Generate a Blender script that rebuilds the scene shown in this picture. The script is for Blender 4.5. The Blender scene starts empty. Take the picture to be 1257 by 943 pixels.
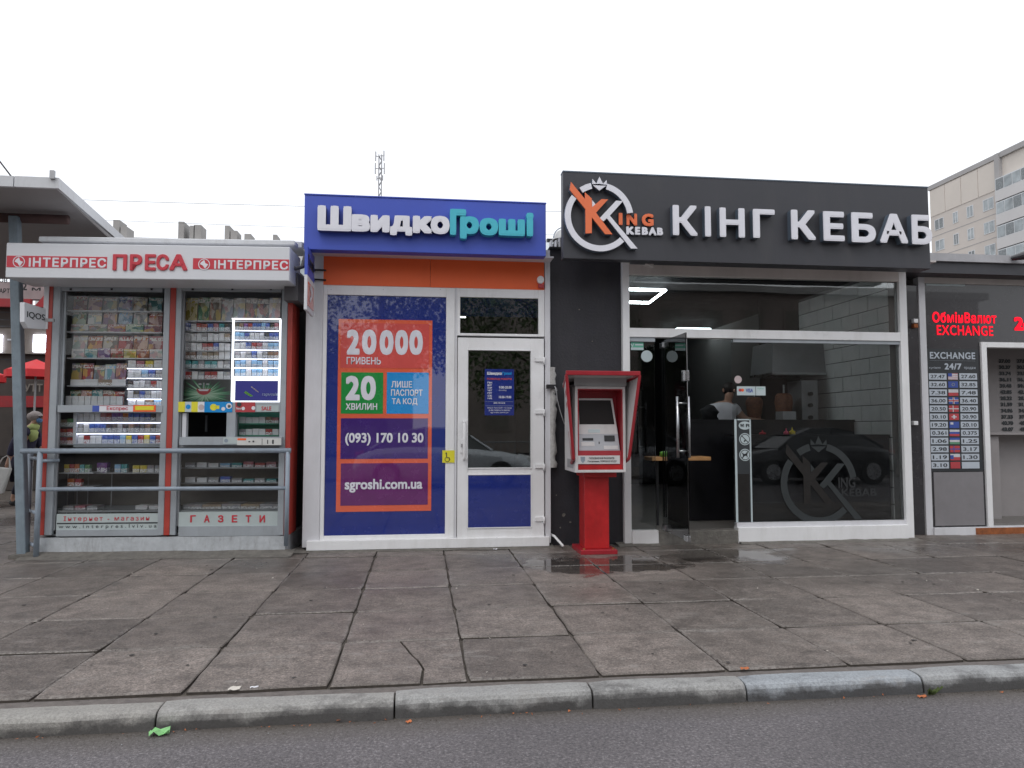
import bpy, bmesh, math, random
from mathutils import Matrix, Vector, noise
random.seed(7)
S = bpy.context.scene
COL = S.collection
R_ = math.radians

# ------------------------------------------------------------------ camera
FPX, CX, CY = 900.0, 628.5, 471.5           # focal length in pixels of the 1257 x 943 photograph
YAW, PIT, EYE = R_(7.1), R_(3.53), 1.30
cam_d = bpy.data.cameras.new('camera'); cam = bpy.data.objects.new('camera', cam_d); COL.objects.link(cam)
cam.location = (0, 0, EYE); cam.rotation_euler = (R_(90) + PIT, 0, -YAW)
cam_d.sensor_width = 36; cam_d.lens = FPX / 1257 * 36; cam_d.clip_start = .05; cam_d.clip_end = 3000
S.camera = cam

# ------------------------------------------------------------------ sky, sun, exposure (overcast)
world = bpy.data.worlds.new('World'); S.world = world; world.use_nodes = True
wn = world.node_tree.nodes; wl = world.node_tree.links
bg = wn['Background']
sky = wn.new('ShaderNodeTexSky'); sky.sky_type = 'NISHITA'; sky.sun_disc = False
SUN_EL, SUN_AZ = R_(52), R_(205)
sky.sun_elevation = SUN_EL; sky.sun_rotation = SUN_AZ; sky.air_density = 1.4; sky.dust_density = 4
mx = wn.new('ShaderNodeMix'); mx.data_type = 'RGBA'; mx.inputs[0].default_value = .93
wl.new(sky.outputs[0], mx.inputs[6]); mx.inputs[7].default_value = (8.7, 8.9, 9.3, 1)   # the flat cloud deck
wl.new(mx.outputs[2], bg.inputs[0]); bg.inputs[1].default_value = .14
sd = bpy.data.lights.new('sun', 'SUN'); sd.energy = .6; sd.angle = R_(25); sd.color = (1, .97, .93)
sun = bpy.data.objects.new('sun', sd); COL.objects.link(sun)
sdir = Vector((math.sin(SUN_AZ) * math.cos(SUN_EL), math.cos(SUN_AZ) * math.cos(SUN_EL), math.sin(SUN_EL)))
sun.rotation_euler = sdir.to_track_quat('Z', 'Y').to_euler(); sun.location = (0, -5, 20)
S.view_settings.view_transform = 'Standard'; S.view_settings.look = 'None'
S.view_settings.exposure = 0; S.view_settings.gamma = 1
S.render.resolution_x = 1024; S.render.resolution_y = 768

# ------------------------------------------------------------------ measuring planes
def ray(px, py):
    x = (px - CX) / FPX; z = -(py - CY) / FPX
    y2 = math.cos(PIT) - z * math.sin(PIT); z2 = math.sin(PIT) + z * math.cos(PIT)
    return Vector((x * math.cos(YAW) + y2 * math.sin(YAW), -x * math.sin(YAW) + y2 * math.cos(YAW), z2))
class PL:
    """an upright plane of the place: u along it, v into the depth, z up"""
    def __init__(s, x0, y0, yaw=0):
        s.M = Matrix.Translation((x0, y0, 0)) @ Matrix.Rotation(R_(yaw), 4, 'Z'); s.I = s.M.inverted()
    def at(s, px, py, v=0):
        o = s.I @ Vector((0, 0, EYE)); d = s.I.to_3x3() @ ray(px, py)
        t = (v - o.y) / d.y; p = o + d * t
        return p.x, p.z
    def rect(s, l, t, r, b, v=0):
        a = s.at(l, t, v); c = s.at(r, b, v)
        if abs(b - t) > 60: m = (t + b) / 2; return s.at(l, m, v)[0], s.at(r, m, v)[0], c[1], a[1]    # tall things are measured at half height
        return a[0], c[0], c[1], a[1]                       # u0 u1 z0 z1
W = PL(0, 0, 0)
K = PL(-2.65, 8.10, -3.5)                                    # the newspaper kiosk stands slightly turned
def ground(px, py, z=0):
    d = ray(px, py); t = (z - EYE) / d.z
    return d.x * t, d.y * t

# ------------------------------------------------------------------ materials
def lin(c): return tuple(((x / 255 + .055) / 1.055) ** 2.4 if x > 10 else x / 255 / 12.92 for x in c)
def pc(r, g, b, k=.62):                                       # colour as seen in the overcast light -> base colour
    return tuple(min(.85, x / k) for x in lin((r, g, b)))
MATS = {}
def mat(name, col, rough=.5, metal=0, var=.12, scale=6, bump=0, bscale=60, spec=.5, coat=0, emit=0, dirt=0, dirtcol=(.05, .045, .04)):
    m = bpy.data.materials.new(name); m.use_nodes = True; n = m.node_tree.nodes; l = m.node_tree.links
    p = n['Principled BSDF']; MATS[name] = m
    p.inputs['Roughness'].default_value = rough; p.inputs['Metallic'].default_value = metal
    p.inputs['Specular IOR Level'].default_value = spec; p.inputs['Coat Weight'].default_value = coat
    p.inputs['Coat Roughness'].default_value = .02; p.inputs['Coat IOR'].default_value = 1.5 if coat < .8 or coat == 1 else 1.85
    geo = n.new('ShaderNodeNewGeometry')
    nz = n.new('ShaderNodeTexNoise'); nz.inputs['Scale'].default_value = scale; nz.inputs['Detail'].default_value = 6; nz.inputs['Roughness'].default_value = .65
    l.new(geo.outputs['Position'], nz.inputs['Vector'])
    mr = n.new('ShaderNodeMapRange'); mr.inputs[1].default_value = .3; mr.inputs[2].default_value = .7
    mr.inputs[3].default_value = 1 - var; mr.inputs[4].default_value = 1 + var
    l.new(nz.outputs[0], mr.inputs[0])
    vm = n.new('ShaderNodeVectorMath'); vm.operation = 'SCALE'; vm.inputs[0].default_value = col[:3]
    l.new(mr.outputs[0], vm.inputs['Scale']); out = vm.outputs[0]
    if dirt:
        n2 = n.new('ShaderNodeTexNoise'); n2.inputs['Scale'].default_value = scale * .6; n2.inputs['Detail'].default_value = 8; n2.inputs['Roughness'].default_value = .75
        mp = n.new('ShaderNodeMapping'); mp.inputs['Scale'].default_value = (3, 3, .6); mp.inputs['Location'].default_value = (3, 7, 1)
        l.new(geo.outputs['Position'], mp.inputs[0]); l.new(mp.outputs[0], n2.inputs['Vector'])
        m2 = n.new('ShaderNodeMapRange'); m2.inputs[1].default_value = .5; m2.inputs[2].default_value = .8; m2.inputs[4].default_value = dirt
        l.new(n2.outputs[0], m2.inputs[0])
        mm = n.new('ShaderNodeMix'); mm.data_type = 'RGBA'; l.new(m2.outputs[0], mm.inputs[0]); l.new(out, mm.inputs[6])
        mm.inputs[7].default_value = (*dirtcol, 1); out = mm.outputs[2]
    l.new(out, p.inputs['Base Color'])
    rr = n.new('ShaderNodeMapRange'); rr.inputs[1].default_value = .3; rr.inputs[2].default_value = .7
    rr.inputs[3].default_value = max(0, rough * .85); rr.inputs[4].default_value = min(1, rough * 1.2)
    l.new(nz.outputs[0], rr.inputs[0]); l.new(rr.outputs[0], p.inputs['Roughness'])
    if bump:
        n3 = n.new('ShaderNodeTexNoise'); n3.inputs['Scale'].default_value = bscale; n3.inputs['Detail'].default_value = 4
        l.new(geo.outputs['Position'], n3.inputs['Vector'])
        b = n.new('ShaderNodeBump'); b.inputs['Strength'].default_value = bump; b.inputs['Distance'].default_value = .01
        l.new(n3.outputs[0], b.inputs['Height']); l.new(b.outputs[0], p.inputs['Normal'])
    if emit:
        p.inputs['Emission Color'].default_value = (*col[:3], 1); p.inputs['Emission Strength'].default_value = emit
    return m
def glass(name, tint=(.82, .88, .86), ior=1.7, rough=0.0, wob=0.0, glossc=(1, 1, 1)):
    m = bpy.data.materials.new(name); m.use_nodes = True; n = m.node_tree.nodes; l = m.node_tree.links; MATS[name] = m
    n.remove(n['Principled BSDF']); o = n['Material Output']
    t = n.new('ShaderNodeBsdfTransparent'); t.inputs[0].default_value = (*tint, 1)
    g = n.new('ShaderNodeBsdfGlossy'); g.inputs['Roughness'].default_value = rough; g.inputs[0].default_value = (*glossc, 1)
    f = n.new('ShaderNodeFresnel'); f.inputs[0].default_value = ior
    x = n.new('ShaderNodeMixShader'); l.new(f.outputs[0], x.inputs[0]); l.new(t.outputs[0], x.inputs[1]); l.new(g.outputs[0], x.inputs[2])
    l.new(x.outputs[0], o.inputs[0])
    if wob:
        nz = n.new('ShaderNodeTexNoise'); nz.inputs['Scale'].default_value = 1.6; nz.inputs['Detail'].default_value = 1
        ge = n.new('ShaderNodeNewGeometry'); l.new(ge.outputs['Position'], nz.inputs['Vector'])
        b = n.new('ShaderNodeBump'); b.inputs['Strength'].default_value = wob; b.inputs['Distance'].default_value = .01
        l.new(nz.outputs[0], b.inputs['Height']); l.new(b.outputs[0], g.inputs['Normal']); l.new(b.outputs[0], f.inputs['Normal'])
    return m
def emis(name, col, strength, dots=0):
    m = bpy.data.materials.new(name); m.use_nodes = True; n = m.node_tree.nodes; l = m.node_tree.links; MATS[name] = m
    n.remove(n['Principled BSDF']); e = n.new('ShaderNodeEmission'); e.inputs[0].default_value = (*col, 1); e.inputs[1].default_value = strength
    l.new(e.outputs[0], n['Material Output'].inputs[0])
    if dots:                                                    # the single diodes of an LED matrix
        v = n.new('ShaderNodeTexVoronoi'); v.inputs['Scale'].default_value = dots; v.inputs['Randomness'].default_value = 0
        ge = n.new('ShaderNodeNewGeometry'); l.new(ge.outputs['Position'], v.inputs['Vector'])
        mr = n.new('ShaderNodeMapRange'); mr.inputs[1].default_value = .35; mr.inputs[2].default_value = .6; mr.inputs[3].default_value = strength; mr.inputs[4].default_value = strength * .25
        l.new(v.outputs['Distance'], mr.inputs[0]); l.new(mr.outputs[0], e.inputs[1])
    return m
def node_ops(m):
    n = m.node_tree.nodes; l = m.node_tree.links
    def N(t, **k):
        x = n.new(t)
        for a, b in k.items(): setattr(x, a, b)
        return x
    return n, l, N

# painted metal, plastic and so on
mat('white_pvc', (.80, .80, .81), .3, var=.05, scale=2, dirt=.32, dirtcol=(.4, .38, .34))
mat('white_aluminium', (.64, .64, .67), .4, var=.06, scale=2, dirt=.3, dirtcol=(.3, .28, .26))
mat('grey_aluminium', (.36, .39, .42), .42, metal=.15, var=.08, scale=4, dirt=.3, dirtcol=(.14, .13, .12))
mat('shutter_grey', (.27, .28, .30), .45, metal=.2, var=.1, scale=4, dirt=.3)
mat('rail_grey', (.27, .32, .38), .4, var=.12, scale=9, bump=.2, bscale=90, dirt=.3, dirtcol=(.1, .09, .08))
mat('post_grey', (.20, .25, .29), .5, var=.15, scale=8, bump=.2, dirt=.35, dirtcol=(.08, .06, .05))
mat('red_paint', (.40, .045, .032), .45, var=.12, scale=7, dirt=.25, dirtcol=(.1, .03, .02))
mat('fascia_white', (.66, .67, .70), .35, var=.03, scale=1.5, dirt=.12, dirtcol=(.4, .38, .36))
mat('print_red', (.55, .035, .055), .4, var=.05)
mat('print_white', (.74, .74, .78), .4, var=.03)
mat('sign_blue', (.055, .098, .50), .42, var=.05, scale=1.2, dirt=.08, dirtcol=(.1, .1, .3))
mat('sign_orange', (.88, .135, .03), .45, var=.05, scale=1.2, dirt=.1, dirtcol=(.4, .08, .03))
mat('letter_white', (.78, .78, .84), .35, var=.03)
mat('letter_cyan', (.07, .50, .62), .35, var=.03)
mat('letter_side', (.10, .13, .17), .5, var=.05)
mat('letter_side_blue', (.06, .07, .22), .5, var=.05)
mat('letter_orange', (.85, .19, .07), .4, var=.03)
mat('fascia_charcoal', (.045, .046, .055), .45, var=.12, scale=1.5, dirt=.35, dirtcol=(.09, .085, .08))
mat('charcoal_wall', (.022, .021, .027), .55, var=.2, scale=5, bump=.3, bscale=40, dirt=.25, dirtcol=(.06, .055, .05))
mat('soffit', (.60, .56, .54), .6, var=.1, scale=2, dirt=.3, dirtcol=(.2, .17, .15))
mat('film_blue', (.006, .021, .20), .25, bump=.10, bscale=4, var=.06, coat=.8)
mat('film_orange', (.74, .12, .055), .25, bump=.10, bscale=4, var=.05, coat=.8)
mat('film_red', (.64, .085, .075), .25, bump=.10, bscale=4, var=.06, coat=.8)
mat('film_green', (.01, .27, .05), .25, bump=.10, bscale=4, var=.05, coat=.8)
mat('film_cyan', (.01, .27, .66), .25, bump=.10, bscale=4, var=.05, coat=.8)
mat('film_purple', (.13, .015, .13), .25, bump=.10, bscale=4, var=.1, coat=.8)
mat('film_navy', (.045, .012, .16), .25, bump=.10, bscale=4, var=.1, coat=.8)
mat('film_white', (.75, .75, .82), .25, bump=.10, bscale=4, var=.04, coat=.8)
mat('sticker_yellow', (.75, .68, .04), .4, var=.05)
mat('black_plastic', (.015, .015, .017), .35, var=.1)
mat('black_matte', (.012, .012, .014), .7, var=.2)
mat('dark_screen', (.016, .012, .012), .35, var=.1, spec=.15)
mat('steel', (.55, .56, .58), .28, metal=1, var=.08)
mat('steel_dull', (.38, .38, .39), .45, metal=.6, var=.1)
mat('terminal_red', (.33, .016, .026), .35, var=.1, dirt=.2, dirtcol=(.15, .03, .03))
mat('terminal_red_bright', (.46, .016, .018), .34, var=.18, scale=6, dirt=.45, dirtcol=(.22, .02, .018))
mat('terminal_white', (.62, .60, .60), .4, var=.06, dirt=.25, dirtcol=(.3, .25, .22))
mat('terminal_grey', (.42, .43, .46), .4, var=.05)
mat('plinth', (.42, .44, .46), .8, var=.15, scale=10, bump=.5, bscale=30, dirt=.6, dirtcol=(.12, .10, .09))
mat('joint_dark', (.060, .050, .042), .95, var=.4, scale=30); mat('gum', (.05, .047, .045), .8); mat('kerb_mortar', (.15, .132, .122), .85, var=.3, scale=25, bump=.6, bscale=90, dirt=.4, dirtcol=(.07, .06, .05)); mat('mortar', (.15, .14, .125), .9, var=.3, scale=14, bump=.8, bscale=40, dirt=.5)
mat('foam', (.42, .41, .40), .9, var=.2, scale=30, bump=.8, bscale=60)
mat('wood_shelf', (.50, .26, .10), .4, var=.15, scale=9)
mat('counter_black', (.010, .010, .013), .35, var=.2, scale=6)
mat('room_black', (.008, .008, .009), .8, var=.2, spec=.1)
mat('room_brown', (.17, .15, .13), .7, var=.15)
mat('room_floor', (.16, .15, .14), .35, var=.15)
mat('block_white', (.80, .79, .78), .6, var=.07, scale=7, bump=.15)
mat('joint_grey', (.16, .155, .15), .9, var=.1)
mat('skin', (.48, .28, .20), .5, var=.05)
mat('hair_dark', (.02, .014, .012), .6, var=.2, scale=40)
mat('hair_grey', (.30, .26, .25), .7, var=.2, scale=40)
mat('shirt_white', (.68, .68, .72), .8, var=.05, bump=.3, bscale=25)
mat('coat_navy', (.02, .018, .045), .8, var=.2, bump=.3, bscale=25)
mat('trousers_dark', (.018, .016, .03), .8, var=.2)
mat('mask_blue', (.10, .22, .42), .7)
mat('scarf_lime', (.36, .42, .15), .8, var=.1, bump=.3)
mat('bag_white', (.60, .60, .58), .6, var=.08, bump=.4, bscale=12)
mat('umbrella_red', (.62, .03, .035), .6, var=.08)
mat('stall_dark', (.055, .045, .04), .8, var=.3, scale=4, bump=.3)
mat('stall_sign', (.30, .24, .24), .6, var=.15)
mat('stall_red', (.28, .015, .02), .6, var=.15)
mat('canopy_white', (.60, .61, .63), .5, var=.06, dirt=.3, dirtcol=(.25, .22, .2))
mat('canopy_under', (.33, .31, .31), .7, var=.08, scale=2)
mat('rust_beam', (.10, .055, .05), .8, var=.3)
mat('shelf_white', (.60, .61, .64), .4, var=.03)
mat('kiosk_inside', (.30, .31, .32), .6, var=.1)
mat('rack_back', (.50, .52, .58), .5, var=.05)
mat('kiosk_green', (.06, .30, .20), .5, var=.1)
mat('kiosk_side', (.10, .095, .10), .55, var=.2, dirt=.3)
mat('plate_pale', (.44, .50, .50), .4, var=.04, dirt=.1, dirtcol=(.3, .3, .28))
mat('wire_black', (.02, .02, .022), .6)
mat('antenna_grey', (.42, .42, .44), .6)
mat('facade_beige_hazed', (.58, .53, .49), .85, var=.06, scale=.15)  # paler than the wall itself: distance haze is put into the colour
mat('facade_panel_hazed', (.62, .57, .52), .85, var=.06, scale=.2)  # haze of the distance is mixed into this panel colour too
mat('facade_grey', (.38, .37, .37), .85, var=.08, scale=.3)
mat('facade_white', (.58, .57, .57), .85, var=.06, scale=.2)
mat('concrete_grey', (.33, .32, .31), .85, var=.15, scale=.5)
mat('far_frame', (.62, .64, .66), .5, var=.05)
mat('far_pane_hazed', (.34, .38, .40), .2, var=.4, scale=.6)  # far window colour lifted to carry the haze
mat('far_dark', (.18, .20, .21), .25, var=.3)
mat('paper', (.62, .58, .52), .8, var=.1)
mat('far_block', (.24, .20, .18), .85, var=.15, scale=.4); mat('litter_green', (.25, .55, .22), .6, var=.2, scale=30)
mat('litter_orange', (.5, .16, .06), .8, var=.3)
mat('weed', (.10, .14, .04), .8, var=.3)
mat('rust', (.28, .09, .03), .9, var=.4, scale=20)
mat('meat', (.20, .07, .03), .6, var=.4, scale=30, bump=.8, bscale=50)
mat('pink_plastic', (.75, .10, .18), .4); mat('yellow_plastic', (.80, .60, .05), .4); mat('red_plastic', (.55, .03, .05), .4)
mat('green_plastic', (.20, .50, .08), .4); mat('blue_plastic', (.05, .25, .55), .3)
mat('exch_dark', (.030, .028, .032), .25, var=.1, coat=.6)
mat('exch_board', (.026, .030, .034), .35, var=.1)
mat('exch_cell', (.46, .51, .57), .5, var=.04)
mat('exch_ink', (.035, .04, .045), .5)
mat('exch_panel', (.22, .21, .22), .35, var=.06)
mat('exch_wall', (.30, .28, .28), .6, var=.06)
mat('flag_red', (.45, .05, .06), .5); mat('flag_blue', (.04, .08, .33), .5); mat('flag_white', (.55, .55, .58), .5); mat('flag_green', (.1, .25, .15), .5)
mat('frost', (.024, .029, .031), .7, var=.03); mat('frost_dim', (.007, .005, .004), .7, var=.03)
mat('frost_faint', (.02, .022, .024), .7, var=.03)
mat('decal_pale', (.50, .58, .60), .5, var=.03)
mat('decal_dark', (.035, .04, .045), .4, var=.05)
mat('sticker_pink', (.55, .45, .45), .5); mat('print_blue', (.05, .09, .38), .4); mat('print_green', (.12, .42, .30), .4)
mat('car_silver', (.55, .57, .60), .25, metal=.2, var=.03, coat=.8); mat('car_black', (.012, .013, .016), .2, var=.05, coat=1)
mat('tyre', (.02, .02, .02), .8); mat('car_glass', (.01, .012, .014), .05, coat=1)
mat('bark', (.07, .055, .045), .9, var=.3, scale=12, bump=.8, bscale=20)
mat('leaf', (.07, .11, .035), .6, var=.5, scale=1.2); mat('fence_grey', (.22, .23, .24), .5)
mat('lamp_glass', (.6, .6, .6), .2)
glass('pane_glass', (.80, .86, .85), 1.95, wob=.05)
glass('shop_glass', (.86, .88, .88), 1.66, wob=.06)
glass('kiosk_glass', (.96, .97, .97), 1.30, wob=.08); glass('film_glass', (.84, .86, .86), 1.43, wob=.06)
glass('dome_plastic', (.80, .82, .83), 1.45, rough=.2)
emis('led_white', (.88, .97, 1), 30.0); emis('led_far', (.85, .97, 1), 6.0); emis('rack_light', (.80, .84, 1), 9.0); emis('led_red', (1, .012, .03), 2.2, dots=75)
emis('kiosk_fill_light', (.95, .97, 1), 30.0); emis('lightbox_white', (.9, .93, 1), 2.2); emis('lightbox_blue', (.05, .05, .22), .9); emis('room_lamp', (1, .97, .9), 4)  # the first one is for the added, unseen fill tubes of the newspaper kiosk
# ground surfaces
def asphalt_mat():
    m = mat('asphalt', (.1, .1, .1), .8); n, l, N = node_ops(m); p = n['Principled BSDF']
    ge = N('ShaderNodeNewGeometry')
    a = N('ShaderNodeTexNoise'); a.inputs['Scale'].default_value = 70; a.inputs['Detail'].default_value = 3; a.inputs['Roughness'].default_value = .8
    b = N('ShaderNodeTexNoise'); b.inputs['Scale'].default_value = 1.1; b.inputs['Detail'].default_value = 5
    v = N('ShaderNodeTexVoronoi'); v.inputs['Scale'].default_value = 120
    for t in (a, b, v): l.new(ge.outputs['Position'], t.inputs['Vector'])
    r = N('ShaderNodeValToRGB'); e = r.color_ramp.elements
    e[0].position = .32; e[0].color = (.062, .056, .06, 1); e[1].position = .75; e[1].color = (.34, .315, .32, 1)
    x = e.new(.55); x.color = (.150, .137, .142, 1)
    l.new(a.outputs[0], r.inputs[0])
    mr = N('ShaderNodeMapRange'); mr.inputs[1].default_value = .3; mr.inputs[2].default_value = .7; mr.inputs[3].default_value = .8; mr.inputs[4].default_value = 1.15
    l.new(b.outputs[0], mr.inputs[0])
    vm = N('ShaderNodeVectorMath', operation='SCALE'); l.new(r.outputs[0], vm.inputs[0]); l.new(mr.outputs[0], vm.inputs['Scale'])
    sy = N('ShaderNodeSeparateXYZ'); l.new(ge.outputs['Position'], sy.inputs[0])      # silt swept against the kerb
    sd_ = N('ShaderNodeMath', operation='MULTIPLY_ADD'); l.new(b.outputs[0], sd_.inputs[0]); sd_.inputs[1].default_value = .35; l.new(sy.outputs['Y'], sd_.inputs[2])
    si = N('ShaderNodeMapRange'); si.inputs[1].default_value = 3.60; si.inputs[2].default_value = 3.86; si.inputs[3].default_value = 0; si.inputs[4].default_value = .8; l.new(sd_.outputs[0], si.inputs[0])
    mg = N('ShaderNodeMix', data_type='RGBA'); l.new(si.outputs[0], mg.inputs[0]); l.new(vm.outputs[0], mg.inputs[6]); mg.inputs[7].default_value = (.085, .072, .055, 1)
    l.new(mg.outputs[2], p.inputs['Base Color'])
    bp = N('ShaderNodeBump'); bp.inputs['Strength'].default_value = .7; bp.inputs['Distance'].default_value = .006
    l.new(v.outputs['Distance'], bp.inputs['Height']); l.new(bp.outputs[0], p.inputs['Normal'])
    for k in list(p.inputs['Roughness'].links): l.remove(k)
    p.inputs['Roughness'].default_value = .62
asphalt_mat()
def slab_mat(name, tone, kerb=False):
    m = mat(name, tone, .6); n, l, N = node_ops(m); p = n['Principled BSDF']
    ge = N('ShaderNodeNewGeometry'); oi = N('ShaderNodeObjectInfo')
    fine = N('ShaderNodeTexNoise'); fine.inputs['Scale'].default_value = 85; fine.inputs['Detail'].default_value = 3; fine.inputs['Roughness'].default_value = .8
    mid = N('ShaderNodeTexNoise'); mid.inputs['Scale'].default_value = 6; mid.inputs['Detail'].default_value = 8; mid.inputs['Roughness'].default_value = .7
    big = N('ShaderNodeTexNoise'); big.inputs['Scale'].default_value = .75; big.inputs['Detail'].default_value = 4
    grain = N('ShaderNodeTexNoise'); grain.inputs['Scale'].default_value = 38; grain.inputs['Detail'].default_value = 4; grain.inputs['Roughness'].default_value = .75
    for t in (fine, mid, big, grain): l.new(ge.outputs['Position'], t.inputs['Vector'])
    def MR(src, a, b, c, d):
        x = N('ShaderNodeMapRange'); x.inputs[1].default_value = a; x.inputs[2].default_value = b; x.inputs[3].default_value = c; x.inputs[4].default_value = d
        l.new(src, x.inputs[0]); return x.outputs[0]
    def MU(a, b, op='MULTIPLY'):
        x = N('ShaderNodeMath', operation=op); 
        for i, s in enumerate((a, b)):
            if isinstance(s, (int, float)): x.inputs[i].default_value = s
            else: l.new(s, x.inputs[i])
        return x.outputs[0]
    f = MU(MU(MR(fine.outputs[0], .3, .7, .35, 1.65), MR(mid.outputs[0], .3, .7, .55, 1.45)), MR(grain.outputs[0], .35, .65, .72, 1.28))
    if kerb: f = MU(MR(fine.outputs[0], .3, .7, .70, 1.3), MR(mid.outputs[0], .3, .7, .86, 1.14))
    f = MU(f, MR(oi.outputs['Random'], 0, 1, .76, 1.2) if not kerb else MR(oi.outputs['Random'], 0, 1, .95, 1.15))
    sx = N('ShaderNodeSeparateXYZ'); l.new(ge.outputs['Position'], sx.inputs[0])
    wet = MU(MR(big.outputs[0], .38, .62, 0, 1), MR(sx.outputs['Y'], 4.2, 7.0, .35, 1.0))      # the ground stays damp towards the shops
    # standing water by the terminal and the kebab door
    pn = N('ShaderNodeTexNoise'); pn.inputs['Scale'].default_value = 2.4; pn.inputs['Detail'].default_value = 3
    l.new(ge.outputs['Position'], pn.inputs['Vector'])
    d1 = N('ShaderNodeVectorMath', operation='DISTANCE'); d1.inputs[1].default_value = (1.66, 7.32, 0); 
    mp = N('ShaderNodeMapping'); mp.vector_type = 'POINT'; mp.inputs['Scale'].default_value = (.62, 1, 0)
    l.new(ge.outputs['Position'], mp.inputs[0]); l.new(mp.outputs[0], d1.inputs[0]); d1.inputs[1].default_value = (1.72 * .62, 6.98, 0)
    pud = MR(MU(d1.outputs['Value'], MR(pn.outputs[0], .3, .7, -.2, .2), 'ADD'), .38, .50, 1, 0)
    d2 = N('ShaderNodeVectorMath', operation='DISTANCE'); l.new(mp.outputs[0], d2.inputs[0]); d2.inputs[1].default_value = (3.2 * .62, 7.35, 0)
    pud2 = MR(MU(d2.outputs['Value'], MR(pn.outputs[0], .3, .7, -.25, .25), 'ADD'), .22, .5, .85, 0)
    pud = MU(pud, pud2, 'MAXIMUM')
    if not kerb: f = MU(f, MR(wet, 0, 1, 1.06, .62)); f = MU(f, MR(pud, 0, 1, 1, .42))
    vm = N('ShaderNodeVectorMath', operation='SCALE'); vm.inputs[0].default_value = tone; l.new(f, vm.inputs['Scale'])
    if kerb:                                                    # some stones are bluish granite, others warm concrete
        tn = N('ShaderNodeMix', data_type='RGBA'); l.new(oi.outputs['Random'], tn.inputs[0]); tn.inputs[6].default_value = (.31, .295, .27, 1); tn.inputs[7].default_value = (.27, .30, .335, 1); l.new(tn.outputs[2], vm.inputs[0])
    out = vm.outputs[0]
    # worn pale and dirty dark rims of each slab
    tcg = N('ShaderNodeTexCoord'); sg = N('ShaderNodeSeparateXYZ'); l.new(tcg.outputs['Generated'], sg.inputs[0])
    ex_ = MR(MU(MU(sg.outputs['X'], .5, 'SUBTRACT'), 0, 'ADD'), 0, 1, 0, 1)
    ax = N('ShaderNodeMath', operation='ABSOLUTE'); s1 = MU(sg.outputs['X'], .5, 'SUBTRACT'); l.new(s1, ax.inputs[0])
    ay = N('ShaderNodeMath', operation='ABSOLUTE'); s2 = MU(sg.outputs['Y'], .5, 'SUBTRACT'); l.new(s2, ay.inputs[0])
    edge = MU(ax.outputs[0], ay.outputs[0], 'MAXIMUM')
    edge = MU(edge, MR(mid.outputs[0], .3, .7, -.035, .035), 'ADD')
    if not kerb:
        rim = MU(MR(edge, .455, .485, 0, 1), MR(grain.outputs[0], .42, .62, 0, 1)); pale = MU(rim, MR(big.outputs[0], .42, .56, 0, .75))
        mw = N('ShaderNodeMix', data_type='RGBA'); l.new(pale, mw.inputs[0]); l.new(out, mw.inputs[6]); mw.inputs[7].default_value = (.27, .25, .23, 1); out = mw.outputs[2]
        mk = N('ShaderNodeMix', data_type='RGBA'); l.new(MU(rim, MR(big.outputs[0], .55, .42, 0, .6)), mk.inputs[0]); l.new(out, mk.inputs[6]); mk.inputs[7].default_value = (.055, .05, .042, 1); out = mk.outputs[2]
    # pale scuffs and dark stains
    sc = N('ShaderNodeTexNoise'); sc.inputs['Scale'].default_value = 3.3; sc.inputs['Detail'].default_value = 10; sc.inputs['Roughness'].default_value = .8
    m3 = N('ShaderNodeMapping'); m3.inputs['Location'].default_value = (11, 4, 2); m3.inputs['Scale'].default_value = (1, 2.2, 1)
    l.new(ge.outputs['Position'], m3.inputs[0]); l.new(m3.outputs[0], sc.inputs['Vector'])
    mm = N('ShaderNodeMix', data_type='RGBA'); l.new(MU(MR(sc.outputs[0], .545, .65, 0, .65), MR(sx.outputs['Y'], 4.3, 5.6, 1, .3)), mm.inputs[0]); l.new(out, mm.inputs[6]); mm.inputs[7].default_value = (.30, .28, .26, 1)
    out = mm.outputs[2]
    m4 = N('ShaderNodeMix', data_type='RGBA'); l.new(MR(sc.outputs[0], .44, .32, 0, .55), m4.inputs[0]); l.new(out, m4.inputs[6]); m4.inputs[7].default_value = (.05, .045, .042, 1)
    out = m4.outputs[2]
    if kerb:                                                    # road dirt that has splashed on the foot of the stones
        m5 = N('ShaderNodeMix', data_type='RGBA'); l.new(MR(MU(sx.outputs['Z'], MU(MR(mid.outputs[0], .3, .7, -.035, .035), MR(big.outputs[0], .35, .65, -.03, .03), 'ADD'), 'ADD'), -.010, -.052, 0, .82), m5.inputs[0]); l.new(out, m5.inputs[6]); m5.inputs[7].default_value = (.055, .052, .052, 1)
        out = m5.outputs[2]
    l.new(out, p.inputs['Base Color'])
    rg = MR(wet, 0, 1, .60, .27)
    if not kerb:
        rg = MU(rg, MR(pud, 0, .8, 1, .10))
    for k in list(p.inputs['Roughness'].links): l.remove(k)
    l.new(rg, p.inputs['Roughness'])
    bp = N('ShaderNodeBump'); bp.inputs['Distance'].default_value = .006
    l.new(fine.outputs[0], bp.inputs['Height'])
    if kerb: bp.inputs['Strength'].default_value = .45
    else: l.new(MR(pud, 0, .7, .5, .02), bp.inputs['Strength'])
    l.new(bp.outputs[0], p.inputs['Normal'])
slab_mat('slab_stone', (.172, .146, .130)); slab_mat('kerb_stone', (.285, .280, .275), True)
mat('joint_dirt', (.085, .072, .060), .95, var=.4, scale=20, bump=.6)
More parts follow.
